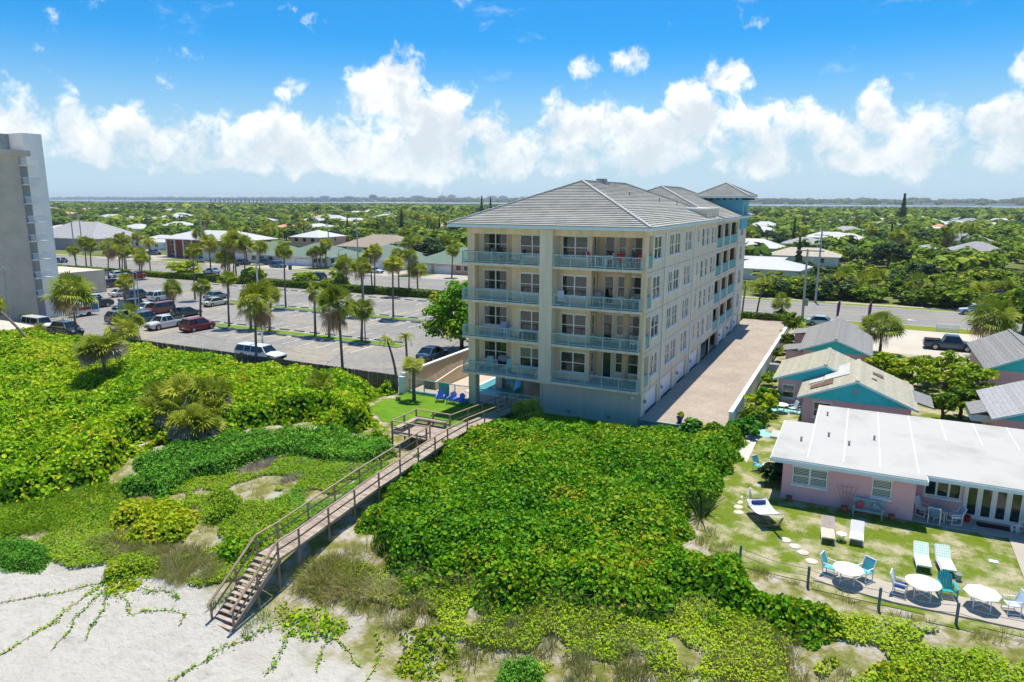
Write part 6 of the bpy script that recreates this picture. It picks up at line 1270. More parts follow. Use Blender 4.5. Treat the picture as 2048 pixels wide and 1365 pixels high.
for x, y, h, dx, r, v, lb in ((-39.9, 54.6, 4.0, -1.0, 1.15, 0, 'leaning coconut sapling at the fence end'), (-38.7, 54.8, 4.4, -.1, 1.2, 1, 'upright coconut sapling at the fence end'), (-153, 111.8, 7.4, .4, 2.6, 2, 'coconut palm at the kerb opposite the brick house'), (-15.2, 106.6, 5.6, .3, 2.0, 0, 'left leaning coconut palm beside the driveway end hedge'), (-13.2, 106.8, 6.5, .9, 2.5, 1, 'right leaning coconut palm beside the driveway end hedge'), (27.5, 262, 9.5, -.8, 3.8, 2, 'left of two tall coconut palms behind the grey shingled house'), (29.6, 263, 9.7, .4, 3.8, 0, 'right of two tall coconut palms behind the grey shingled house'), (-162, 112, 6.4, .2, 2.2, 1, 'coconut palm left of the brick house at the kerb')): coconut(x, y, h, r, lb, v, dx)
VR = np.random.default_rng(66)
for i in range(14):
    x = VR.uniform(-190, -64); y = VR.choice([107.6, 108.2, 111.6, 135.8, 137]); hh = VR.uniform(4.5, 8.5)
    sabal(x, y, hh, VR.uniform(1.4, 1.9), ('tall ' if hh > 6.5 else 'short ')+('sabal palm on the near verge of the road behind the hedge' if y < 115 else 'sabal palm on the house lawns along the far side of the road'), int(VR.integers(0, 2)), VR.uniform(-.6, .6), group=('tall' if hh > 6.5 else 'short')+(' near verge palms' if y < 115 else ' far verge palms'))
# palmetto mounds with grey dead skirts
pm_ = thing('palmetto_clump', 'large palmetto mound with a grey skirt of dead fronds among the sea grapes', 'palmetto', (-46.4, 35.4, gz(-46.4, 35.4)))
for k, (x, y, z, r, v) in enumerate(((-1.9, -.6, 1.5, 1.8, 5), (0, .6, 2.5, 2.1, 5), (1.9, .9, 2.6, 2.1, 5), (.6, -.9, 1.7, 1.8, 5), (-2.9, .6, 2.0, 1.7, 5), (3.1, .2, 2.0, 1.7, 5), (1.9, -.6, 1.2, 1.6, 5), (-.8, -1.1, 1.0, 1.6, 5))):
    for me_, n in zip(PALM_V[v], ('fronds', 'dead_fronds')): link(n, me_, pm_, (x, y, z), rot=(random.uniform(-.2, .2), random.uniform(-.2, .2), k)).scale = (r,)*3
pm2 = thing('palmetto_clump', 'smaller palmetto mound in front of the large one', 'palmetto', (-42.9, 33.4, gz(-42.9, 33.4)))
for k, (x, y, z, r, v) in enumerate(((0, 0, 1.5, 1.7, 5), (.9, .3, 1.1, 1.4, 5), (-.8, .1, 1.0, 1.4, 5))):
    for me_, n in zip(PALM_V[v], ('fronds', 'dead_fronds')): link(n, me_, pm2, (x, y, z), rot=(0, 0, k)).scale = (r,)*3
# ================================================================ NEAR TREES AND HEDGES
def near_tree(name, label, x, y, rx, rz, zc, K, per, leaf, m, seed, trunk=True, cat='tree'):
    z0 = gz(x, y); t = thing(name, label, cat, (x, y, z0)); a = crown_arrays(seed, rx, rz, K, per, leaf, zc=zc); link('crown', mesh_np('crown', a[0], a[1], m, a[2]), t)
    if trunk: link('trunk', limbs(seed, zc+rz*.5, rx, .10+.03*rx), t)
    return t
near_tree('sea_grape_tree', 'large glossy sea grape tree between the parking lot and the condo', -41.0, 69.0, 3.9, 3.9, 4.0, 120, 80, .17, LM['grape'], 61)
near_tree('sea_grape_tree', 'narrow tall tree against the left side of the condo', -37.3, 75.5, 2.6, 4.2, 4.2, 60, 60, .17, LM['grape'], 62)
for i, (x, y, r, lb) in enumerate(((2.6, 76.5, 1.7, 'yellow-green garden tree beside the tan patched roof'), (5.2, 74.6, 2.0, 'yellow-green garden tree above the motel garden lawn'), (8.4, 77, 2.3, 'largest yellow-green garden tree between the cottages'), (10.0, 72.8, 2.0, 'yellow-green garden tree beside the turquoise gable of the weathered cottage'), (8.3, 65.6, 1.3, 'round garden bush beside the lean-to canopy'), (6.9, 64.0, 1.0, 'small dark garden bush at the cottage side porch'))):
    near_tree('garden_tree', lb, x, y, r, r*.8, 1.5, 42, 55, .14, LM['grape_y'] if i < 4 else LM['hedge'], 70+i)
near_tree('roadside_bush', 'tall yellow-green bush at the road beside the silver-blue suv', 20, 112.5, 3, 3.2, 3.2, 60, 60, .22, LM['tree_y'], 80)
for i, (x, y, r, lb) in enumerate(((-115, 107.8, 2.6, 'round leafy bush at the hedge beside the palm cluster'), (-101.5, 108.6, 2.4, 'round leafy bush behind the hedge by the slim light pole'), (-93.5, 108.8, 2.7, 'wide leafy bush behind the hedge right of the slim light pole'), (-136.5, 108.4, 3.6, 'large yellow-green sea grape bush at the road corner'), (-198, 138.5, 2.2, 'round yellow bush on the lawn left of the brick house'))):
    near_tree('round_bush', lb, x, y, r, r*.75, 1.3, 46, 50, .22, LM['grape_y'], 90+i, False, 'bush')
for i, (x, y, r, zc, m_, lb) in enumerate(((-6.3, 62.5, 1.0, .7, 'grape', 'leafy hedge shrub at the boundary wall beside the tan wing'), (-6.4, 59.0, 1.25, 1.0, 'grape_y', 'large glossy shrub at the boundary wall'), (-6.5, 56.2, 1.05, .65, 'hedge', 'yellowish shrub near the end of the boundary wall'), (-6.7, 53.0, 1.1, .6, 'shrub', 'spiky green shrub at the end of the boundary wall'), (-6.9, 69.2, .7, .8, 'grape', 'small dark shrub behind the boundary wall'), (-7.1, 80.5, .75, 1.0, 'hedge', 'upright shrub beside the boundary wall and grey cottage'), (-7.1, 87.5, .8, 1.2, 'hedge', 'tall shrub beside the boundary wall near the road'), (-7.4, 96.5, 1.4, 1.9, 'tree_y', 'feathery shrub at the far end of the boundary wall'), (-9.9, 107.2, 1.3, .9, 'tree', 'round dark shrub beside the driveway end hedge'), (-10.1, 50.7, .9, .8, 'shrub', 'blue-green shrub in front of the driveway edge'), (-8.5, 50.2, 1.0, .7, 'grape_y', 'yellow-green shrub in front of the driveway edge'), (-3.7, 44.4, .8, .8, 'tree_d', 'dark garden shrub beside the pink wall corner'), (-119, 66.5, 1.6, .9, 'grape_y', 'yellow-green bush at the foot of the white tower wall'), (-104.6, 50, 1.5, .9, 'hedge', 'low bush at the tower behind the lamp post'), (-103, 56, 1.2, .7, 'hedge', 'low bush at the tower wall'))):
    near_tree('garden_shrub', lb, x, y, r, r*.85, zc, 34, 50, .12, LM[m_], 110+i, False, 'shrub')
def hedge(label, x0, x1, y0, y1, z0, z1, m, dens=70, leaf=.10, seed=1):
    rg = np.random.default_rng(seed); t = thing('hedge', label, 'hedge', ((x0+x1)/2, (y0+y1)/2, 0)); cx, cy = (x0+x1)/2, (y0+y1)/2
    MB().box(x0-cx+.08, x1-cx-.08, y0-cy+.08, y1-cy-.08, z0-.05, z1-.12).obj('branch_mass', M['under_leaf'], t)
    P, N = [], []
    for f, ar in (('t', (x1-x0)*(y1-y0)), ('s', (x1-x0)*(z1-z0)), ('n', (x1-x0)*(z1-z0)), ('e', (y1-y0)*(z1-z0)), ('w', (y1-y0)*(z1-z0))):
        n = int(ar*dens); u = rg.random((n, 3)); p = np.stack([x0+u[:, 0]*(x1-x0), y0+u[:, 1]*(y1-y0), z0+u[:, 2]*(z1-z0)], 1); nm = np.zeros((n, 3)); j = rg.normal(0, .06, n)
        bump = .12*(vnoise(p[:, 0], p[:, 1]*3, 1.3, seed)-.5)
        if f == 't': p[:, 2] = z1+j+bump; nm[:, 2] = 1
        elif f == 's': p[:, 1] = y0+j; nm[:, 1] = -1; nm[:, 2] = .5
        elif f == 'n': p[:, 1] = y1+j; nm[:, 1] = 1
        elif f == 'e': p[:, 0] = x1+j; nm[:, 0] = 1
        else: p[:, 0] = x0+j; nm[:, 0] = -1
        P.append(p); N.append(nm+rg.normal(0, .45, (n, 3)))
    P = np.concatenate(P)-np.array([cx, cy, 0]); a = quad_arrays(P, rg.uniform(.7, 1.3, len(P))*leaf, np.concatenate(N), rg, .7); link('leaves', mesh_np('leaves', a[0], a[1], m, a[2]), t); return t
hedge('long clipped green hedge between the parking lot and the road', -136, -62, 104.8, 106.8, 0, 1.25, LM['hedge'], 40, .15, 2); hedge('clipped green hedge behind the red pickup row', -182, -138, 104.6, 106.4, 0, 1.1, LM['hedge'], 30, .16, 3); hedge('low clipped hedge across the far end of the paved driveway', -15, -9.3, 104.2, 105.3, 0, 1.55, LM['hedge'], 70, .10, 4)
# spiky dracaena clump by the driveway wall
# ================================================================ TOWN TREES
TR = np.random.default_rng(77); NT_ = 0
def size_word(r, h, k): return ('small ' if r < 3.1 else 'mid-sized ' if r < 3.9 else 'large ')+('low spreading ' if h < r*1.2 else 'upright ' if h > r*1.36 else 'round-headed ')
TG = {'broad': ('leafy green broadleaf tree among the houses beyond the road', 'broadleaf trees in town'), 'bright': ('bright yellow-green tree among the houses beyond the road', 'bright trees in town'), 'dark': ('dark green tree among the houses beyond the road', 'dark trees in town'), 'conifer': ('dark pointed pine rising among the houses beyond the road', 'pines in town')}
occupied = [(o.location.x, o.location.y) for o in COL.objects if o.parent is None and o.get('category') in ('house', 'building') and o.location.y > 120]
occ = np.array(occupied)
def blocked(x, y, rad=9): return bool(np.any((np.abs(occ[:, 0]-x) < rad+4) & (occ[:, 1]-y < rad+9) & (y-occ[:, 1] < rad)))
# scrub wood on the far side of the road, right of the condo
for i in range(125):
    x = TR.uniform(-16, 62); y = 137.2+(TR.random()**1.2*50 if i > 34 else TR.random()*4)
    if blocked(x, y, 8): continue
    k = TR.choice(['broad', 'bright', 'broad', 'bright', 'dark']); r = TR.uniform(2.4, 4.0)
    hh = r*TR.uniform(.95, 1.35); sw_ = size_word(r*.93, hh*1.08, k); tree(k, x, y, hh, r, sw_+{'broad': 'leafy tree in the dense scrub wood across the road', 'bright': 'bright yellow-green tree in the dense scrub wood across the road', 'dark': 'dark tree in the dense scrub wood across the road'}[k], 'scrub wood '+sw_+k, sink=.22)
for i in range(14):
    x = TR.uniform(-14, 45); y = TR.uniform(137, 150); sabal(x, y, TR.uniform(1.6, 3.4), TR.uniform(1.8, 2.5), 'shaggy cabbage palm at the edge of the scrub wood', int(TR.choice([2, 4, 5])), group='palms of the scrub wood')
n_ind = 0
cand = []
while len(cand) < 260:
    a = R(TR.uniform(-64, 11)); d = TR.uniform(158, 330); x, y = d*math.tan(a)*.98, d
    if x < -330 or blocked(x, y) or (-17 < x < 64 and y < 192) or y < 158: continue
    cand.append((d, x, y))
for d, x, y in sorted(cand):
    q = TR.random(); k = 'broad' if q < .42 else 'bright' if q < .66 else 'dark' if q < .94 else 'conifer'
    r = TR.uniform(2.6, 4.6); hh = TR.uniform(7, 11) if k == 'conifer' else r*TR.uniform(1.1, 1.5); sw_ = size_word(r, hh, k) if k != 'conifer' else ('tall ' if hh > 9 else 'short ')
    tree(k, x, y, hh, 1.7 if k == 'conifer' else r, sw_+TG[k][0], TG[k][1]+' '+sw_.strip())
for i in range(90):
    a = R(TR.uniform(-64, 11)); d = TR.uniform(152, 420); x, y = d*math.tan(a), d
    if x < -380 or (-12 < x < 60 and y < 190) or blocked(x, y, 7): continue
    hh = TR.uniform(5, 8.5); v_ = int(TR.integers(0, 4)); sabal(x, y, hh, TR.uniform(1.9, 2.6), ('tall ' if hh > 6.8 else 'short ')+('shaggy ' if v_ == 2 else '')+'sabal palm rising among the houses beyond the road', v_, TR.uniform(-.5, .5), group='palms in town '+('tall' if hh > 6.8 else 'short')+(' shaggy' if v_ == 2 else ''), tr=.22)
tree('conifer', 22, 560, 22, 5, 'tall dark pine standing above the tree line by the lagoon'); tree('conifer', -310, 560, 20, 3.6, 'left of two dark pines behind the condo roof'); tree('conifer', -301, 560, 19, 3.4, 'right of two dark pines behind the condo roof'); tree('conifer', -372, 205, 14, 3, 'tall dark pine beside the tower'); tree('conifer', -186, 262, 13, 2.4, 'dark columnar pine behind the brown bungalow')
# the rest of the town's trees: too many to count
def far_canopy(name, n, d0, d1, leaf, per, hmin, hmax, seed, label):
    rg = np.random.default_rng(seed); a = np.radians(rg.uniform(-66, 12, n*2)); d = np.sqrt(rg.uniform(d0**2, d1**2, n*2)); x = d*np.tan(a); y = d
    keep = (x > -y*2.6) & (vnoise(x, y, 60, 5) > .22); keep &= ~((x > -17) & (x < 64) & (y < 190))
    m_ = np.ones(len(x), bool)
    for hx, hy in occupied: m_ &= ~((np.abs(x-hx) < 12) & (y < hy+8) & (y > hy-16-hy*.03))
    keep &= m_
    x, y = x[keep][:n], y[keep][:n]; k = len(x); h = rg.uniform(hmin, hmax, k)*(.75+.6*vnoise(x, y, 90, 6))*np.interp(y, [0, 600, 1900], [1, 1, .42]); r = h*rg.uniform(.5, .8, k)
    q = rg.normal(size=(k, per, 3)); q /= np.linalg.norm(q, axis=2, keepdims=True); q[:, :, 2] = np.abs(q[:, :, 2])
    P = np.stack([x, y, h*.42], 1)[:, None, :]+q*np.stack([r, r, h*.58], 1)[:, None, :]*rg.uniform(.7, 1.05, (k, per, 1)); N = q+np.array([0, 0, .55])+rg.normal(0, .35, q.shape)
    V, F, _ = quad_arrays(P.reshape(-1, 3), (rg.uniform(.7, 1.3, (k, per))*leaf*(r[:, None]/3.2)).ravel(), N.reshape(-1, 3), rg, .8); tone = np.clip(rg.normal(.42, .24, k)[:, None]+rg.normal(0, .1, (k, per)), 0, 1)
    struct(link(name, mesh_np(name, V, F, LM['tree'], np.repeat(tone.ravel(), 4))), 'stuff')['label'] = label
far_canopy('town_trees', 2600, 175, 620, .85, 70, 3.2, 6.2, 41, 'mass of trees between the houses beyond the road')
far_canopy('distant_trees', 10500, 600, 1930, 1.9, 22, 5.5, 8.5, 42, 'far green tree canopy reaching to the lagoon')
# ================================================================ DUNE VEGETATION
def edge_dist(x, y, poly):
    d = np.full(x.shape, 1e9)
    for i in range(len(poly)):
        ax, ay = poly[i]; bx, by = poly[(i+1) % len(poly)]; L2 = (bx-ax)**2+(by-ay)**2+1e-9; t = np.clip(((x-ax)*(bx-ax)+(y-ay)*(by-ay))/L2, 0, 1); d = np.minimum(d, np.hypot(x-ax-t*(bx-ax), y-ay-t*(by-ay)))
    return d
def scatter(poly, n, rg):
    x0, x1, y0, y1 = min(p[0] for p in poly), max(p[0] for p in poly), min(p[1] for p in poly), max(p[1] for p in poly); xs = rg.uniform(x0, x1, n*4); ys = rg.uniform(y0, y1, n*4); k = in_poly(xs, ys, poly); return xs[k][:n], ys[k][:n]
def canopy_h(x, y, poly, top, seed, rim=1.3):
    e = sstep(0, rim, edge_dist(x, y, poly)+(vnoise(x, y, 1.4, seed+7)-.5)*1.5*rim/1.2-.15*rim); b = (.42+.52*vnoise(x, y, 4.2, seed)+.40*vnoise(x, y, 1.7, seed+1)+.22*(vnoise(x, y, .75, seed+2)-.5)) if top > 1.2 else (.62+.30*vnoise(x, y, 3.6, seed)+.30*vnoise(x, y, 1.5, seed+1)+.16*(vnoise(x, y, .7, seed+2)-.5)); return top*b*e
def area(poly): return abs(sum(poly[i][0]*poly[(i+1) % len(poly)][1]-poly[(i+1) % len(poly)][0]*poly[i][1] for i in range(len(poly))))/2
def thicket(name, label, poly, top, dens, leaf, m, seed, rim=1.3, depth=.45, kind='leaf', mass=True):
    rg = np.random.default_rng(seed); n = int(area(poly)*dens); x, y = scatter(poly, n, rg); H0 = height(x, y); c = canopy_h(x, y, poly, top, seed, rim); e = .12
    gx_ = (canopy_h(x+e, y, poly, top, seed, rim)-c)/e; gy_ = (canopy_h(x, y+e, poly, top, seed, rim)-c)/e; dz = rg.random(len(x))**1.6*depth; z = H0+np.maximum(c-dz, .03)+rg.normal(0, .04, len(x))
    N = np.stack([-gx_*.8, -gy_*.8, np.ones_like(x)*.9], 1)+rg.normal(0, .78, (len(x), 3)); P = np.stack([x, y, z], 1); S_ = np.clip(rg.lognormal(-.08, .33, len(x)), .45, 1.8)*leaf; kp = c > .10*min(1, top); x, y, z, dz, N, P, S_ = x[kp], y[kp], z[kp], dz[kp], N[kp], P[kp], S_[kp]
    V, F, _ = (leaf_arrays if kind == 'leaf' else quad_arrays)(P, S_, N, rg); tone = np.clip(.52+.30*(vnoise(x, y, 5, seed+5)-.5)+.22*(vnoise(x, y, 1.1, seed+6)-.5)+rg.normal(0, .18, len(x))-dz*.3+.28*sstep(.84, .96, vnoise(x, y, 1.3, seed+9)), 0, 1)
    o = struct(link(name, mesh_np(name, V, F, m, np.repeat(tone, 6 if kind == 'leaf' else 4))), 'stuff'); o['label'] = label
    if mass:
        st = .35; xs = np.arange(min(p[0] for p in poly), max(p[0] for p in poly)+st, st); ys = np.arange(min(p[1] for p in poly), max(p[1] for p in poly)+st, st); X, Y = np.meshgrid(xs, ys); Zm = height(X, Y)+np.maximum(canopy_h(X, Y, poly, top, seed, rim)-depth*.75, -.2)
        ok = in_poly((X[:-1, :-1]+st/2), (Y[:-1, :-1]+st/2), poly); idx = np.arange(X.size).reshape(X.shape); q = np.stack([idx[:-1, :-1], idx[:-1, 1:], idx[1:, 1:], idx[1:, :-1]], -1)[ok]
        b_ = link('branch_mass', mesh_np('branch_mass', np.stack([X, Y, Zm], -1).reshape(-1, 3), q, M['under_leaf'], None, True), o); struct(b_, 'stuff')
    return o
GRAPE_R = [(-25.2, 45.4), (-22.0, 47.6), (-16.7, 48.8), (-12.2, 50), (-8.6, 51.1), (-6.2, 51.4), (-6.0, 47.3), (-5.9, 41.1), (-6.1, 37.6), (-6.2, 34.4), (-4.6, 33.0), (-2.0, 32.3), (1.6, 31.2), (1.8, 29.0), (-1.2, 27.8), (-5.0, 27.4), (-7.9, 26.4), (-11.0, 25.4), (-13.4, 25.1), (-16.2, 25.1), (-19.7, 25.2), (-23.2, 26.4), (-24.4, 29.6), (-25.2, 33.0), (-25.5, 37.0), (-25.5, 42.3)]
GRAPE_L = [(-104, 45), (-92, 48.5), (-80, 50.8), (-72.4, 50.8), (-65.7, 50.9), (-55.4, 50.9), (-48.2, 50.9), (-41.4, 50.9), (-36.8, 50.9), (-35.8, 46.5), (-32.5, 42), (-29.4, 39.4), (-29.5, 38.3), (-33.5, 38.9), (-37.7, 38.2), (-40.3, 34.6), (-45.1, 32.0), (-43.7, 29.8), (-43.0, 27.4), (-44.5, 23.4), (-49, 21.0), (-58, 20), (-75, 28), (-95, 36)]
SHRUB = [(-41.8, 26.2), (-44.4, 29.8), (-42.2, 34.2), (-37.4, 37.8), (-33.7, 39.4), (-29.6, 39.2), (-26.2, 37.2), (-27.2, 34.4), (-32.0, 34.2), (-35.2, 32.9), (-37.0, 29.7), (-38.0, 26.5)]
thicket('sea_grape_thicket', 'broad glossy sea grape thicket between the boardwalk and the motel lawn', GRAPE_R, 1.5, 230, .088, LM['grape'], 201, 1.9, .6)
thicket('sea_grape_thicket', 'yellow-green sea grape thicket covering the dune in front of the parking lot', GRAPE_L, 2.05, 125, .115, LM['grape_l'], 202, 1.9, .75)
thicket('dune_shrub_bank', 'soft green dune shrubs left of the boardwalk deck', SHRUB, 1.05, 190, .085, LM['shrub'], 203, 1.0, .4, 'quad')
thicket('sea_grape_bush', 'round yellow-green sea grape bush on the open dune', [(-39.4, 23.8), (-39.8, 25.7), (-37.9, 26.8), (-34.7, 26.8), (-32.4, 25.3), (-32.7, 23.6), (-34.8, 22.7), (-37.0, 22.6)], 1.15, 210, .09, LM['grape_y'], 204, 1.3)
thicket('dune_bush', 'low olive bush beside the round sea grape bush', [(-35.2, 27.6), (-35.1, 29.4), (-31.6, 28.4), (-30.3, 27), (-31.3, 25.5), (-33, 25.6)], .7, 260, .06, LM['grass_g'], 205, .8, .35, 'quad')
thicket('sea_grape_bush', 'yellow-green sea grape growth below the rope fence', [(-.2, 28.6), (2.5, 29.9), (5.4, 31), (9, 31.6), (14, 31.6), (14, 27.6), (6.9, 28.4), (1.1, 26.8)], .62, 190, .08, LM['grape_y'], 206, 1.8)
thicket('sea_grape_bush', 'small sea grape bush at the foot of the boardwalk bend', [(-29.9, 23.2), (-30.4, 24.9), (-28.3, 26.3), (-27.0, 25.4), (-27.3, 23.6), (-28.6, 22.9)], .85, 210, .085, LM['grape'], 207, .7)
thicket('beach_shrub', 'low bright green shrub on the sand in front of the grass', [(-12.4, 22.3), (-12.2, 23.6), (-11.4, 24.4), (-10.2, 24.2), (-9.8, 22.9), (-10.6, 22.0), (-11.6, 21.7)], .7, 420, .055, LM['shrub'], 208, .6, .35, 'quad')
thicket('beach_shrub', 'bright green shrub mat on the sand at the dune foot', [(-42.8, 18.4), (-43.6, 20.4), (-40.6, 21.4), (-38.0, 20.4), (-37.2, 19.2), (-39.5, 18.3)], .6, 380, .055, LM['shrub'], 209, .6, .3, 'quad')
thicket('beach_shrub', 'olive green shrub mat where the beach vines start', [(-34.9, 20.6), (-34.4, 22.3), (-32.0, 22.6), (-30.2, 21.6), (-31.4, 20.8), (-33.5, 20.0)], .55, 380, .055, LM['grass_g'], 210, .6, .3, 'quad')
# low creeping growth
def mat_growth(label, poly, dens, leaf, m, seed, hole=.42, sc=2.2, top=.12, name='ground_creeper'):
    rg = np.random.default_rng(seed); x, y = scatter(poly, int(area(poly)*dens), rg); v = vnoise(x, y, sc, seed)*.65+vnoise(x, y, sc*.4, seed+1)*.35; k = v > hole; x, y = x[k], y[k]; z = height(x, y)+rg.uniform(.01, top, len(x))*(.4+1.2*v[k])
    N = np.stack([np.zeros_like(x), np.zeros_like(x), np.ones_like(x)], 1)+rg.normal(0, .45, (len(x), 3)); V, F, _ = quad_arrays(np.stack([x, y, z], 1), rg.uniform(.6, 1.3, len(x))*leaf, N, rg, .75); tone = np.clip(.5+.5*(vnoise(x, y, 2.5, seed+3)-.5)+rg.normal(0, .16, len(x)), 0, 1)
    struct(link(name, mesh_np(name, V, F, m, np.repeat(tone, 4))), 'stuff')['label'] = label
LEFT = [(-52, 21), (-44.1, 26.5), (-41.3, 28), (-37.7, 33.5), (-34, 34.6), (-26.1, 36.8), (-26.1, 23.2), (-28.2, 21.6), (-34.4, 21.3), (-36.5, 20.2), (-42.0, 20.5), (-46, 19)]
mat_growth('patchy green creepers on the dune left of the boardwalk', LEFT, 420, .06, LM['grass_g'], 221, .40, 3.0, .26)
mat_growth('bright green creepers beside the boardwalk', [(-30.5, 29), (-29, 34), (-26.1, 35.5), (-26.1, 26.5), (-28.5, 26)], 420, .05, LM['shrub'], 222, .36, 2.2, .22)
EDGE = [(-24, 25.6), (-16.7, 26.8), (-13.8, 27), (-9.3, 28.2), (-3.0, 30), (0, 31), (9, 31.9), (14, 31.8), (14, 27), (-.1, 26), (-4.6, 25.4), (-8.8, 24.6), (-13.3, 23.8), (-16.0, 24), (-20, 23.6)]
mat_growth('yellow-green creepers below the sea grape thicket', EDGE, 380, .06, LM['grass_g'], 223, .42, 2.4, .3)
mat_growth('low growth across the foot of the dune', [(-14, 22), (-10, 24), (-2, 26), (14, 28), (14, 22), (2, 20.5), (-6, 20.5), (-11, 21)], 200, .055, LM['grass_g'], 224, .50, 2.2, .2)
# dry brush
def tufts(label, pts, per, ln, wd, m, seed, lean=.55, bend=.5, name='dune_grass', rad=.25, kind='stuff'):
    rg = np.random.default_rng(seed); pts = np.asarray(pts); k = len(pts); P = np.repeat(pts, per, 0); a = rg.uniform(0, 6.28, len(P)); q = rg.random(len(P))**.7; x = P[:, 0]+np.cos(a)*q*rad; y = P[:, 1]+np.sin(a)*q*rad; z = height(x, y)-.02
    D_ = np.stack([np.cos(a)*q*lean, np.sin(a)*q*lean, np.ones_like(a)], 1)+rg.normal(0, .16, (len(a), 3)); sc = np.repeat(rg.uniform(.7, 1.3, k), per); tone = np.repeat(np.clip(rg.normal(.45, .22, k), 0, 1), per)
    V, F, _ = blade_arrays(np.stack([x, y, z], 1), D_, rg.uniform(.6, 1.2, len(a))*ln*sc, rg.uniform(.7, 1.3, len(a))*wd, rg, bend); o = link(name, mesh_np(name, V, F, m, np.repeat(np.clip(tone+rg.normal(0, .13, len(a)), 0, 1), 6))); struct(o, kind); o['label'] = label; return o
rg = np.random.default_rng(300)
def tuft_pts(poly, n, sd, hole=0, sc=2.5):
    r_ = np.random.default_rng(sd); x, y = scatter(poly, n, r_); k = vnoise(x, y, sc, sd) > hole; return np.stack([x[k], y[k]], 1)
tufts('sea oat tufts along the foot of the sea grape thicket', tuft_pts([(-24, 23), (-23.6, 26), (-19.7, 26), (-16.2, 26), (-11, 26.4), (-5, 28.4), (-.5, 29.6), (-1, 26), (-6, 24), (-10, 23.6), (-14, 22.8), (-17.5, 23.4), (-19, 23.8)], 420, 1, .30), 34, .62, .011, LM['grass'], 301)
tufts('tan and green grass tufts on the dune below the motel', tuft_pts([(-10, 22.5), (-8, 25), (-3, 26.6), (1, 28), (6, 29), (14, 29), (14, 24), (2, 22), (-4, 21)], 520, 2, .28), 32, .58, .011, LM['grass'], 302)
tufts('dense sea oat clumps beside the boardwalk stair', np.array([(-22.2, 23.9), (-21.5, 24.3), (-22.7, 24.5), (-21.0, 24.8), (-20.4, 24.6), (-22.0, 25.2), (-21.3, 25.4), (-23.2, 25.2), (-19.7, 25.0), (-18.8, 25.2), (-23.4, 24.4)]), 330, .85, .012, LM['grass'], 303, .9, .6, rad=.6)
tufts('straw grass along the lip of the dune left of the stair', tuft_pts([(-38, 21.6), (-36, 24), (-33, 23.6), (-29, 24), (-27.6, 22.4), (-29.5, 21.4), (-34.5, 21.6)], 330, 4, .1), 36, .55, .010, LM['grass'], 304)
tufts('thin grass over the open dune', tuft_pts(LEFT, 420, 5, .36), 24, .42, .009, LM['grass'], 305)
tufts('green grass on the left dune shoulder', tuft_pts([(-50, 20.2), (-46, 24), (-43, 27), (-41, 27), (-41, 22.5), (-44, 20.3)], 340, 6, .15), 34, .50, .010, LM['grass_g'], 306)
tufts('grey dry brush left of the boardwalk', tuft_pts([(-37.1, 30.6), (-35.6, 34), (-28.3, 36.4), (-27.2, 33.8), (-31.0, 31.4), (-33.4, 28.9)], 190, 7, .34, 3), 60, .42, .012, LM['dry'], 307, 1.1, .3, 'dry_brush', .4)
tufts('sea oats overhanging the sea grape edge', tuft_pts([(-24, 26), (-22, 27.4), (-15, 27.2), (-9, 28.4), (-4, 29.6), (-5, 28), (-12, 26), (-20, 25.6)], 120, 8), 16, 1.25, .009, LM['grass'], 308, .5, .9)
tufts('grass beside the stair foot', np.array([(-26.1, 21.4), (-26.2, 21.9), (-26.4, 20.9), (-24.0, 20.9), (-23.7, 20.4), (-23.9, 21.6)]), 60, .5, .010, LM['grass_g'], 309)
tufts('grass tufts along the edge of the motel lawn', tuft_pts([(-7, 34), (-4.5, 32.6), (-.9, 31.9), (2, 31.3), (9, 31.2), (14, 31.4), (14, 32.4), (2, 32.3), (-4, 33.6), (-6.6, 37), (-7, 43), (-7.3, 43)], 170, 9), 26, .42, .009, LM['grass'], 310)
tufts('short grass blades of the motel lawn', tuft_pts([p for p in MOTEL_LAWN if p[1] < 61][:0]+[(-6.6, 44), (-6.9, 40), (-6.7, 36), (-4.4, 33.4), (-.9, 34.8), (8, 34.9), (14, 35.2), (14, 42), (3.8, 42), (-3.2, 42), (-3.2, 46)], 5200, 10, .30, 1.6), 12, .11, .008, LM['grass_g'], 311, 1.0, .4, 'lawn_grass', .25)
tufts('short grass blades of the condo lawn', tuft_pts(CONDO_LAWN, 2600, 12), 12, .10, .009, LM['shrub'], 312, 1.0, .4, 'lawn_grass', .28)
tufts('agave-like spiky leaves at the right edge of the sea grapes', np.array([(-6.9, 38.3), (-7.3, 39.0), (-6.8, 37.4)]), 45, 1.5, .035, LM['tree_d'], 313, .9, .2, 'spiky_plant', .25)
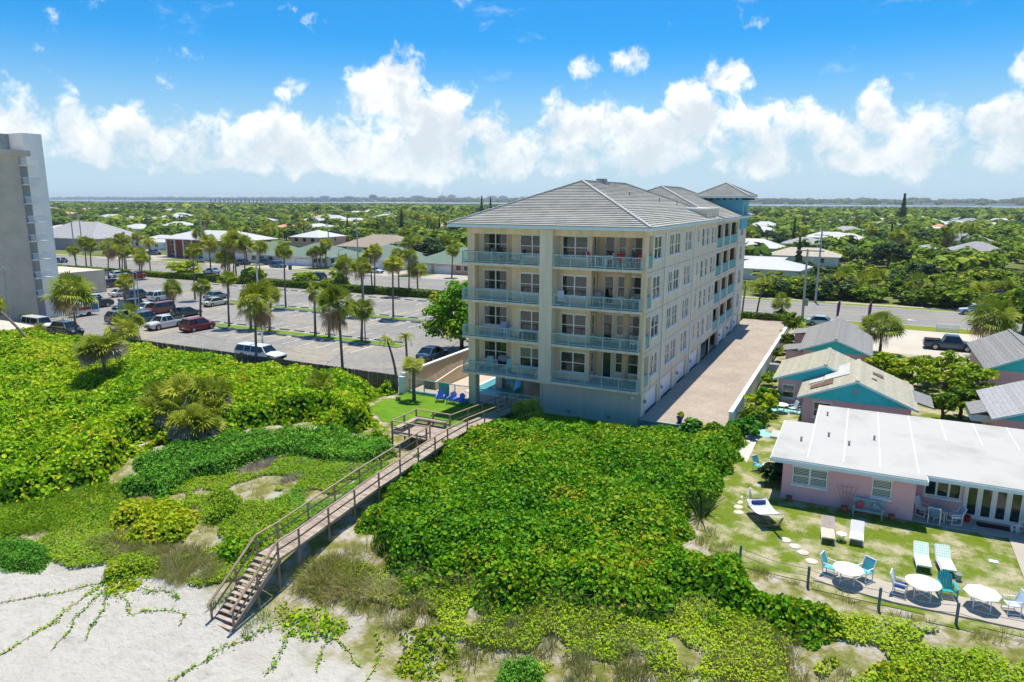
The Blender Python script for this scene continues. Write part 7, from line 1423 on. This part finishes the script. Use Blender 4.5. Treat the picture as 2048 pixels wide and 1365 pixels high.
# beach vines: each runner a thing of its own
def vine(label, pts, seed, n=60, w=.12, leaf=.055):
    r_ = np.random.default_rng(seed); pts = np.array(pts, float); seg = np.concatenate([[0], np.cumsum(np.hypot(*np.diff(pts, axis=0).T))]); s = np.linspace(0, seg[-1], max(12, int(seg[-1]*5))); x = np.interp(s, seg, pts[:, 0])+(vnoise(s, s*0+seed, .8, seed)-.5)*.35; y = np.interp(s, seg, pts[:, 1])+(vnoise(s, s*0+seed, .7, seed+1)-.5)*.35; z = height(x, y)+.03
    t = thing('beach_vine', label, 'vine', (x[0], y[0], 0), 0); MB().tube([(a-x[0], b-y[0], c) for a, b, c in zip(x, y, z)], .012, 4).obj('stem', LM['grass'], t)
    m_ = int(seg[-1]*n/3); u = r_.random(m_)**1.25*(len(x)-1); i = u.astype(int); lx = x[i]+r_.normal(0, w*(1.4-u/len(x)), m_); ly = y[i]+r_.normal(0, w*(1.4-u/len(x)), m_); P = np.stack([lx-x[0], ly-y[0], height(lx, ly)+r_.uniform(.03, .12, m_)], 1)
    V, F, r2_ = leaf_arrays(P, r_.uniform(.7, 1.2, m_)*leaf, np.array([0, 0, 1.])+r_.normal(0, .4, (m_, 3)), r_); link('leaves', mesh_np('leaves', V, F, LM['grape'], r2_), t)
VN = [[(-33.4, 20.3), (-34.7, 19.3), (-36.3, 18.0), (-37.2, 16.7)], [(-33.6, 19.6), (-33.1, 17.8), (-32.9, 16.2), (-32.9, 14.0)], [(-33.0, 19.9), (-32.2, 17.7), (-31.0, 16.0)], [(-32.7, 20.0), (-31.2, 18.1), (-30.2, 16.9)], [(-32.1, 20.0), (-29.9, 19.1), (-28.9, 19.8), (-27.5, 20.0), (-27.0, 19.3)], [(-33.6, 20.8), (-32.1, 21.2), (-30.0, 21.9), (-28.2, 21.6)], [(-22.0, 22.4), (-23.4, 20.8), (-24.1, 19.2), (-24.4, 16.8)], [(-23.8, 22.5), (-22.0, 21.3), (-21.0, 18.9)], [(-41.2, 17.9), (-40.3, 19.8), (-38.6, 20.6)], [(-18.2, 23.0), (-17.3, 21.8), (-16.9, 20.0)], [(-20.0, 22.8), (-20.0, 21.3), (-19.2, 19.9)], [(-16.1, 24.0), (-16.0, 22.7), (-14.0, 21.6)], [(-33.2, 20.6), (-31.5, 20.6), (-29.4, 20.9), (-28.6, 20.7)], [(-21.4, 22.8), (-19.2, 21.6), (-17.6, 21.0)], [(-14.6, 23.6), (-13.6, 22.3), (-12.6, 20.4)]]
VL = ['runner heading toward the sea from the vine tangle', 'longest runner reaching down the open sand', 'runner with sparse leaves in the middle of the open sand', 'short runner fading out on the open sand', 'runner bending sideways toward the stair foot', 'runner hugging the dune lip', 'leafy runner below the stair crossing the sand', 'leafy runner right of the stair on the sand', 'runner beside the bright shrub mat', 'runner below the sea oat clumps', 'runner between two leafy vines right of the stair', 'runner reaching the tan grass', 'broad leafy runner beside the vine tangle', 'runner crossing toward the grass clumps', 'runner beside the bright green beach shrub']
for i, (p, l) in enumerate(zip(VN, VL)): vine('railroad vine '+l, p, 400+i, 95 if i in (5, 6, 7, 12, 1) else 60, .16 if i in (5, 6, 7, 12) else .09)
thicket('vine_tangle', 'leafy tangle of railroad vine on the sand', [(-34.2, 19.8), (-34.4, 20.9), (-32.6, 21.6), (-31, 21.2), (-31.3, 20.2), (-32.6, 19.5)], .16, 170, .07, LM['grape_y'], 431, .8, .12, 'leaf', False)
thicket('vine_tangle', 'leafy vine patch on the sand right of the stair', [(-22.8, 21.4), (-23, 22.6), (-21.4, 23.4), (-19.8, 22.9), (-19.9, 21.6), (-21.2, 20.8)], .2, 75, .08, LM['grape'], 432, .9, .15, 'leaf', False)
thicket('vine_tangle', 'leafy vine patch between the sand and the tan grass', [(-16.6, 21.2), (-17.4, 23.4), (-15.6, 24.4), (-14, 23.4), (-13.8, 21.6), (-15.2, 20.4)], .25, 100, .08, LM['grape_y'], 433, .9, .18, 'leaf', False)
lv_ = crown_arrays(440, .34, .26, 12, 24, .07); link('plant', mesh_np('plant', lv_[0]+np.array([0, 0, .62]), lv_[1], LM['grape_y'], lv_[2]), fp)
WR = np.random.default_rng(88)
for i, (x, y, n_, lb) in enumerate(((-24.6, 15.9, 70, 'dark seaweed wrack on the sand nearest the vine runner'), (-21.9, 16.6, 55, 'scattered dark seaweed on the open sand'), (-26.6, 14.9, 40, 'small seaweed scrap on the open sand'))):
    P = np.stack([x+WR.normal(0, .45, n_), y+WR.normal(0, .13, n_), np.zeros(n_)], 1); P[:, 2] = height(P[:, 0], P[:, 1])+.03; a = quad_arrays(P, WR.uniform(.03, .10, n_), np.array([0, 0, 1.])+WR.normal(0, .5, (n_, 3)), WR, .5); o = link('seaweed_wrack', mesh_np('seaweed_wrack', a[0], a[1], M['wood_rail'], a[2])); struct(o, 'stuff'); o['label'] = lb
n_ = 420; P = np.stack([WR.uniform(-46, -12, n_), WR.uniform(11, 23.5, n_), np.zeros(n_)], 1); P[:, 2] = height(P[:, 0], P[:, 1])+.015; a = quad_arrays(P, WR.uniform(.015, .045, n_), np.array([0, 0, 1.])+WR.normal(0, .4, (n_, 3)), WR, .5); o = struct(link('beach_litter', mesh_np('beach_litter', a[0], a[1], LM['dry'], a[2])), 'stuff'); o['label'] = 'small twigs and shell bits strewn over the sand'
# ================================================================ LAGOON AND FAR SHORE
wt_, t, b = new_mat('lagoon water'); b.inputs['Base Color'].default_value = (.09, .17, .25, 1); b.inputs['Roughness'].default_value = .25
n = t.nodes.new('ShaderNodeTexNoise'); n.inputs['Scale'].default_value = .15; g = t.nodes.new('ShaderNodeNewGeometry'); t.links.new(g.outputs['Position'], n.inputs['Vector']); bp = t.nodes.new('ShaderNodeBump'); bp.inputs['Strength'].default_value = .4; t.links.new(n.outputs['Fac'], bp.inputs['Height']); t.links.new(bp.outputs[0], b.inputs['Normal'])
sheet('lagoon', -9000, 7000, 1750, 5200, -.7, wt_)
def shore_belt(name, label, y0, y1, n, hmin, hmax, seed):
    rg = np.random.default_rng(seed); x = rg.uniform(-8200, 1600, n); fy = 2900+500*(vnoise(x, x*0, 1500, 19)-.5)+np.clip(-x-900, 0, 3000)*.35; y = fy+rg.uniform(y0, y1, n); h = rg.uniform(hmin, hmax, n)*(.7+.8*vnoise(x, y, 180, 8)); per = 10
    q = rg.normal(size=(n, per, 3)); q /= np.linalg.norm(q, axis=2, keepdims=True); q[:, :, 2] = np.abs(q[:, :, 2]); P = np.stack([x, y, h*.3], 1)[:, None]+q*np.stack([h*1.3, h*1.0, h*.7], 1)[:, None]; V, F, _ = quad_arrays(P.reshape(-1, 3), np.repeat(h*.55, per)*rg.uniform(.7, 1.3, n*per), (q+np.array([0, 0, .4])).reshape(-1, 3), rg, .8)
    struct(link(name, mesh_np(name, V, F, LM['tree_d'], np.repeat(rg.random(n*per), 4))), 'stuff')['label'] = label
shore_belt('far_shore_trees', 'dark tree belt on the far shore of the lagoon', 20, 500, 4200, 9, 16, 51); shore_belt('far_hills_trees', 'hazy tree line beyond the far shore', 600, 3000, 2600, 14, 24, 52)
def far_xy(px, dist): a = YAW-math.atan((px-1024)/1400*math.cos(PITCH)); return -math.sin(a)*dist, math.cos(a)*dist
pale = mat('far tower wall', (.52, .54, .55), .8, .05, .02)
for px, w_, h_, lb in ((649, 55, 32, 'wide pale block at the left of the far skyline'), (697, 60, 30, 'pale stepped block on the far skyline'), (745, 46, 40, 'dark blue-grey block on the far skyline'), (834, 75, 36, 'broad pale block on the far skyline left of the mast'), (856, 70, 24, 'long low pale block on the far skyline'), (884, 50, 36, 'pale block with mast on the far skyline'), (903, 48, 42, 'tall pale block on the far skyline left of the pines'), (983, 62, 36, 'left of two pale slabs on the far skyline'), (1005, 58, 36, 'right of two pale slabs on the far skyline')):
    x, y = far_xy(px, 4700); t_ = thing('high_rise', lb, 'building', (x, y, 0), YAW); m_ = pale if 'dark' not in lb else mat('dark far tower', (.12, .22, .30), .6)
    MB().box(-w_/2, w_/2, -12, 12, 0, h_).box(-w_*.25, w_*.2, -6, 6, h_, h_+4).obj('block', m_, t_)
    for k in range(5): MB().box(-w_/2+2, w_/2-2, -12.6, -12.05, h_*(k+.6)/5.6, h_*(k+.6)/5.6+2).obj('window_band', M['glass'], t_)
    if 'mast' in lb and 'left' not in lb: MB().box(-1.2, 1.2, -1, 1, h_, h_+30).obj('mast', M['metal'], t_)
br = thing('causeway_bridge', 'long low causeway bridge on piers across the lagoon', 'bridge', (0, 0, 0)); (xa, ya), (xb, yb) = far_xy(420, 3300), far_xy(720, 4300)
MB().bar((xa, ya, 15), (xb, yb, 11), 14, 2.2).obj('deck', M['concrete'], br)
for k in range(46): f = k/45; MB().box(-1.5+xa+(xb-xa)*f, 1.5+xa+(xb-xa)*f, -4+ya+(yb-ya)*f, 4+ya+(yb-ya)*f, -2, 14.2-4*f).obj('pier', M['concrete'], br)
FR = np.random.default_rng(9)
for i in range(26):
    px = FR.uniform(1500, 2060) if i < 18 else FR.uniform(150, 900); x, y = far_xy(px, FR.uniform(3050, 3300)); fy = float((2900+500*(vnoise(np.array([x]), np.array([0.]), 1500, 19)-.5)+np.clip(-x-900, 0, 3000)*.35)[0]); x, y = x*(fy+10)/y, fy+10
    w_ = FR.uniform(14, 50); h = thing('shore_house', 'pale house on the far shore of the lagoon', 'house', (x, y, 0), 0, 'houses on the far shore'); MB().box(-w_/2, w_/2, -5, 5, 0, 6).obj('wall', M['h_white'], h); MB().prism([(-w_/2-1, 6), (w_/2+1, 6), (w_/2-4, 9), (-w_/2+4, 9)], -6, 6).obj('roof', M['roof_white'] if FR.random() < .7 else M['roof_terra'], h)
# ================================================================ HUMID AIR
hzb = MB().box(-8600, 6500, -60, 6400, -14, 62).obj('haze', None); struct(hzb, 'stuff'); hzb['label'] = 'thin humid haze over the lagoon and town'
hm_ = bpy.data.materials.new('haze air'); hm_.use_nodes = True; t = hm_.node_tree; t.nodes.clear(); vo = t.nodes.new('ShaderNodeVolumePrincipled'); vo.inputs['Density'].default_value = .00011; vo.inputs['Color'].default_value = (.82, .90, 1, 1); vo.inputs['Anisotropy'].default_value = .2; ou = t.nodes.new('ShaderNodeOutputMaterial'); t.links.new(vo.outputs[0], ou.inputs['Volume'])
hzb.data.materials.clear(); hzb.data.materials.append(hm_)
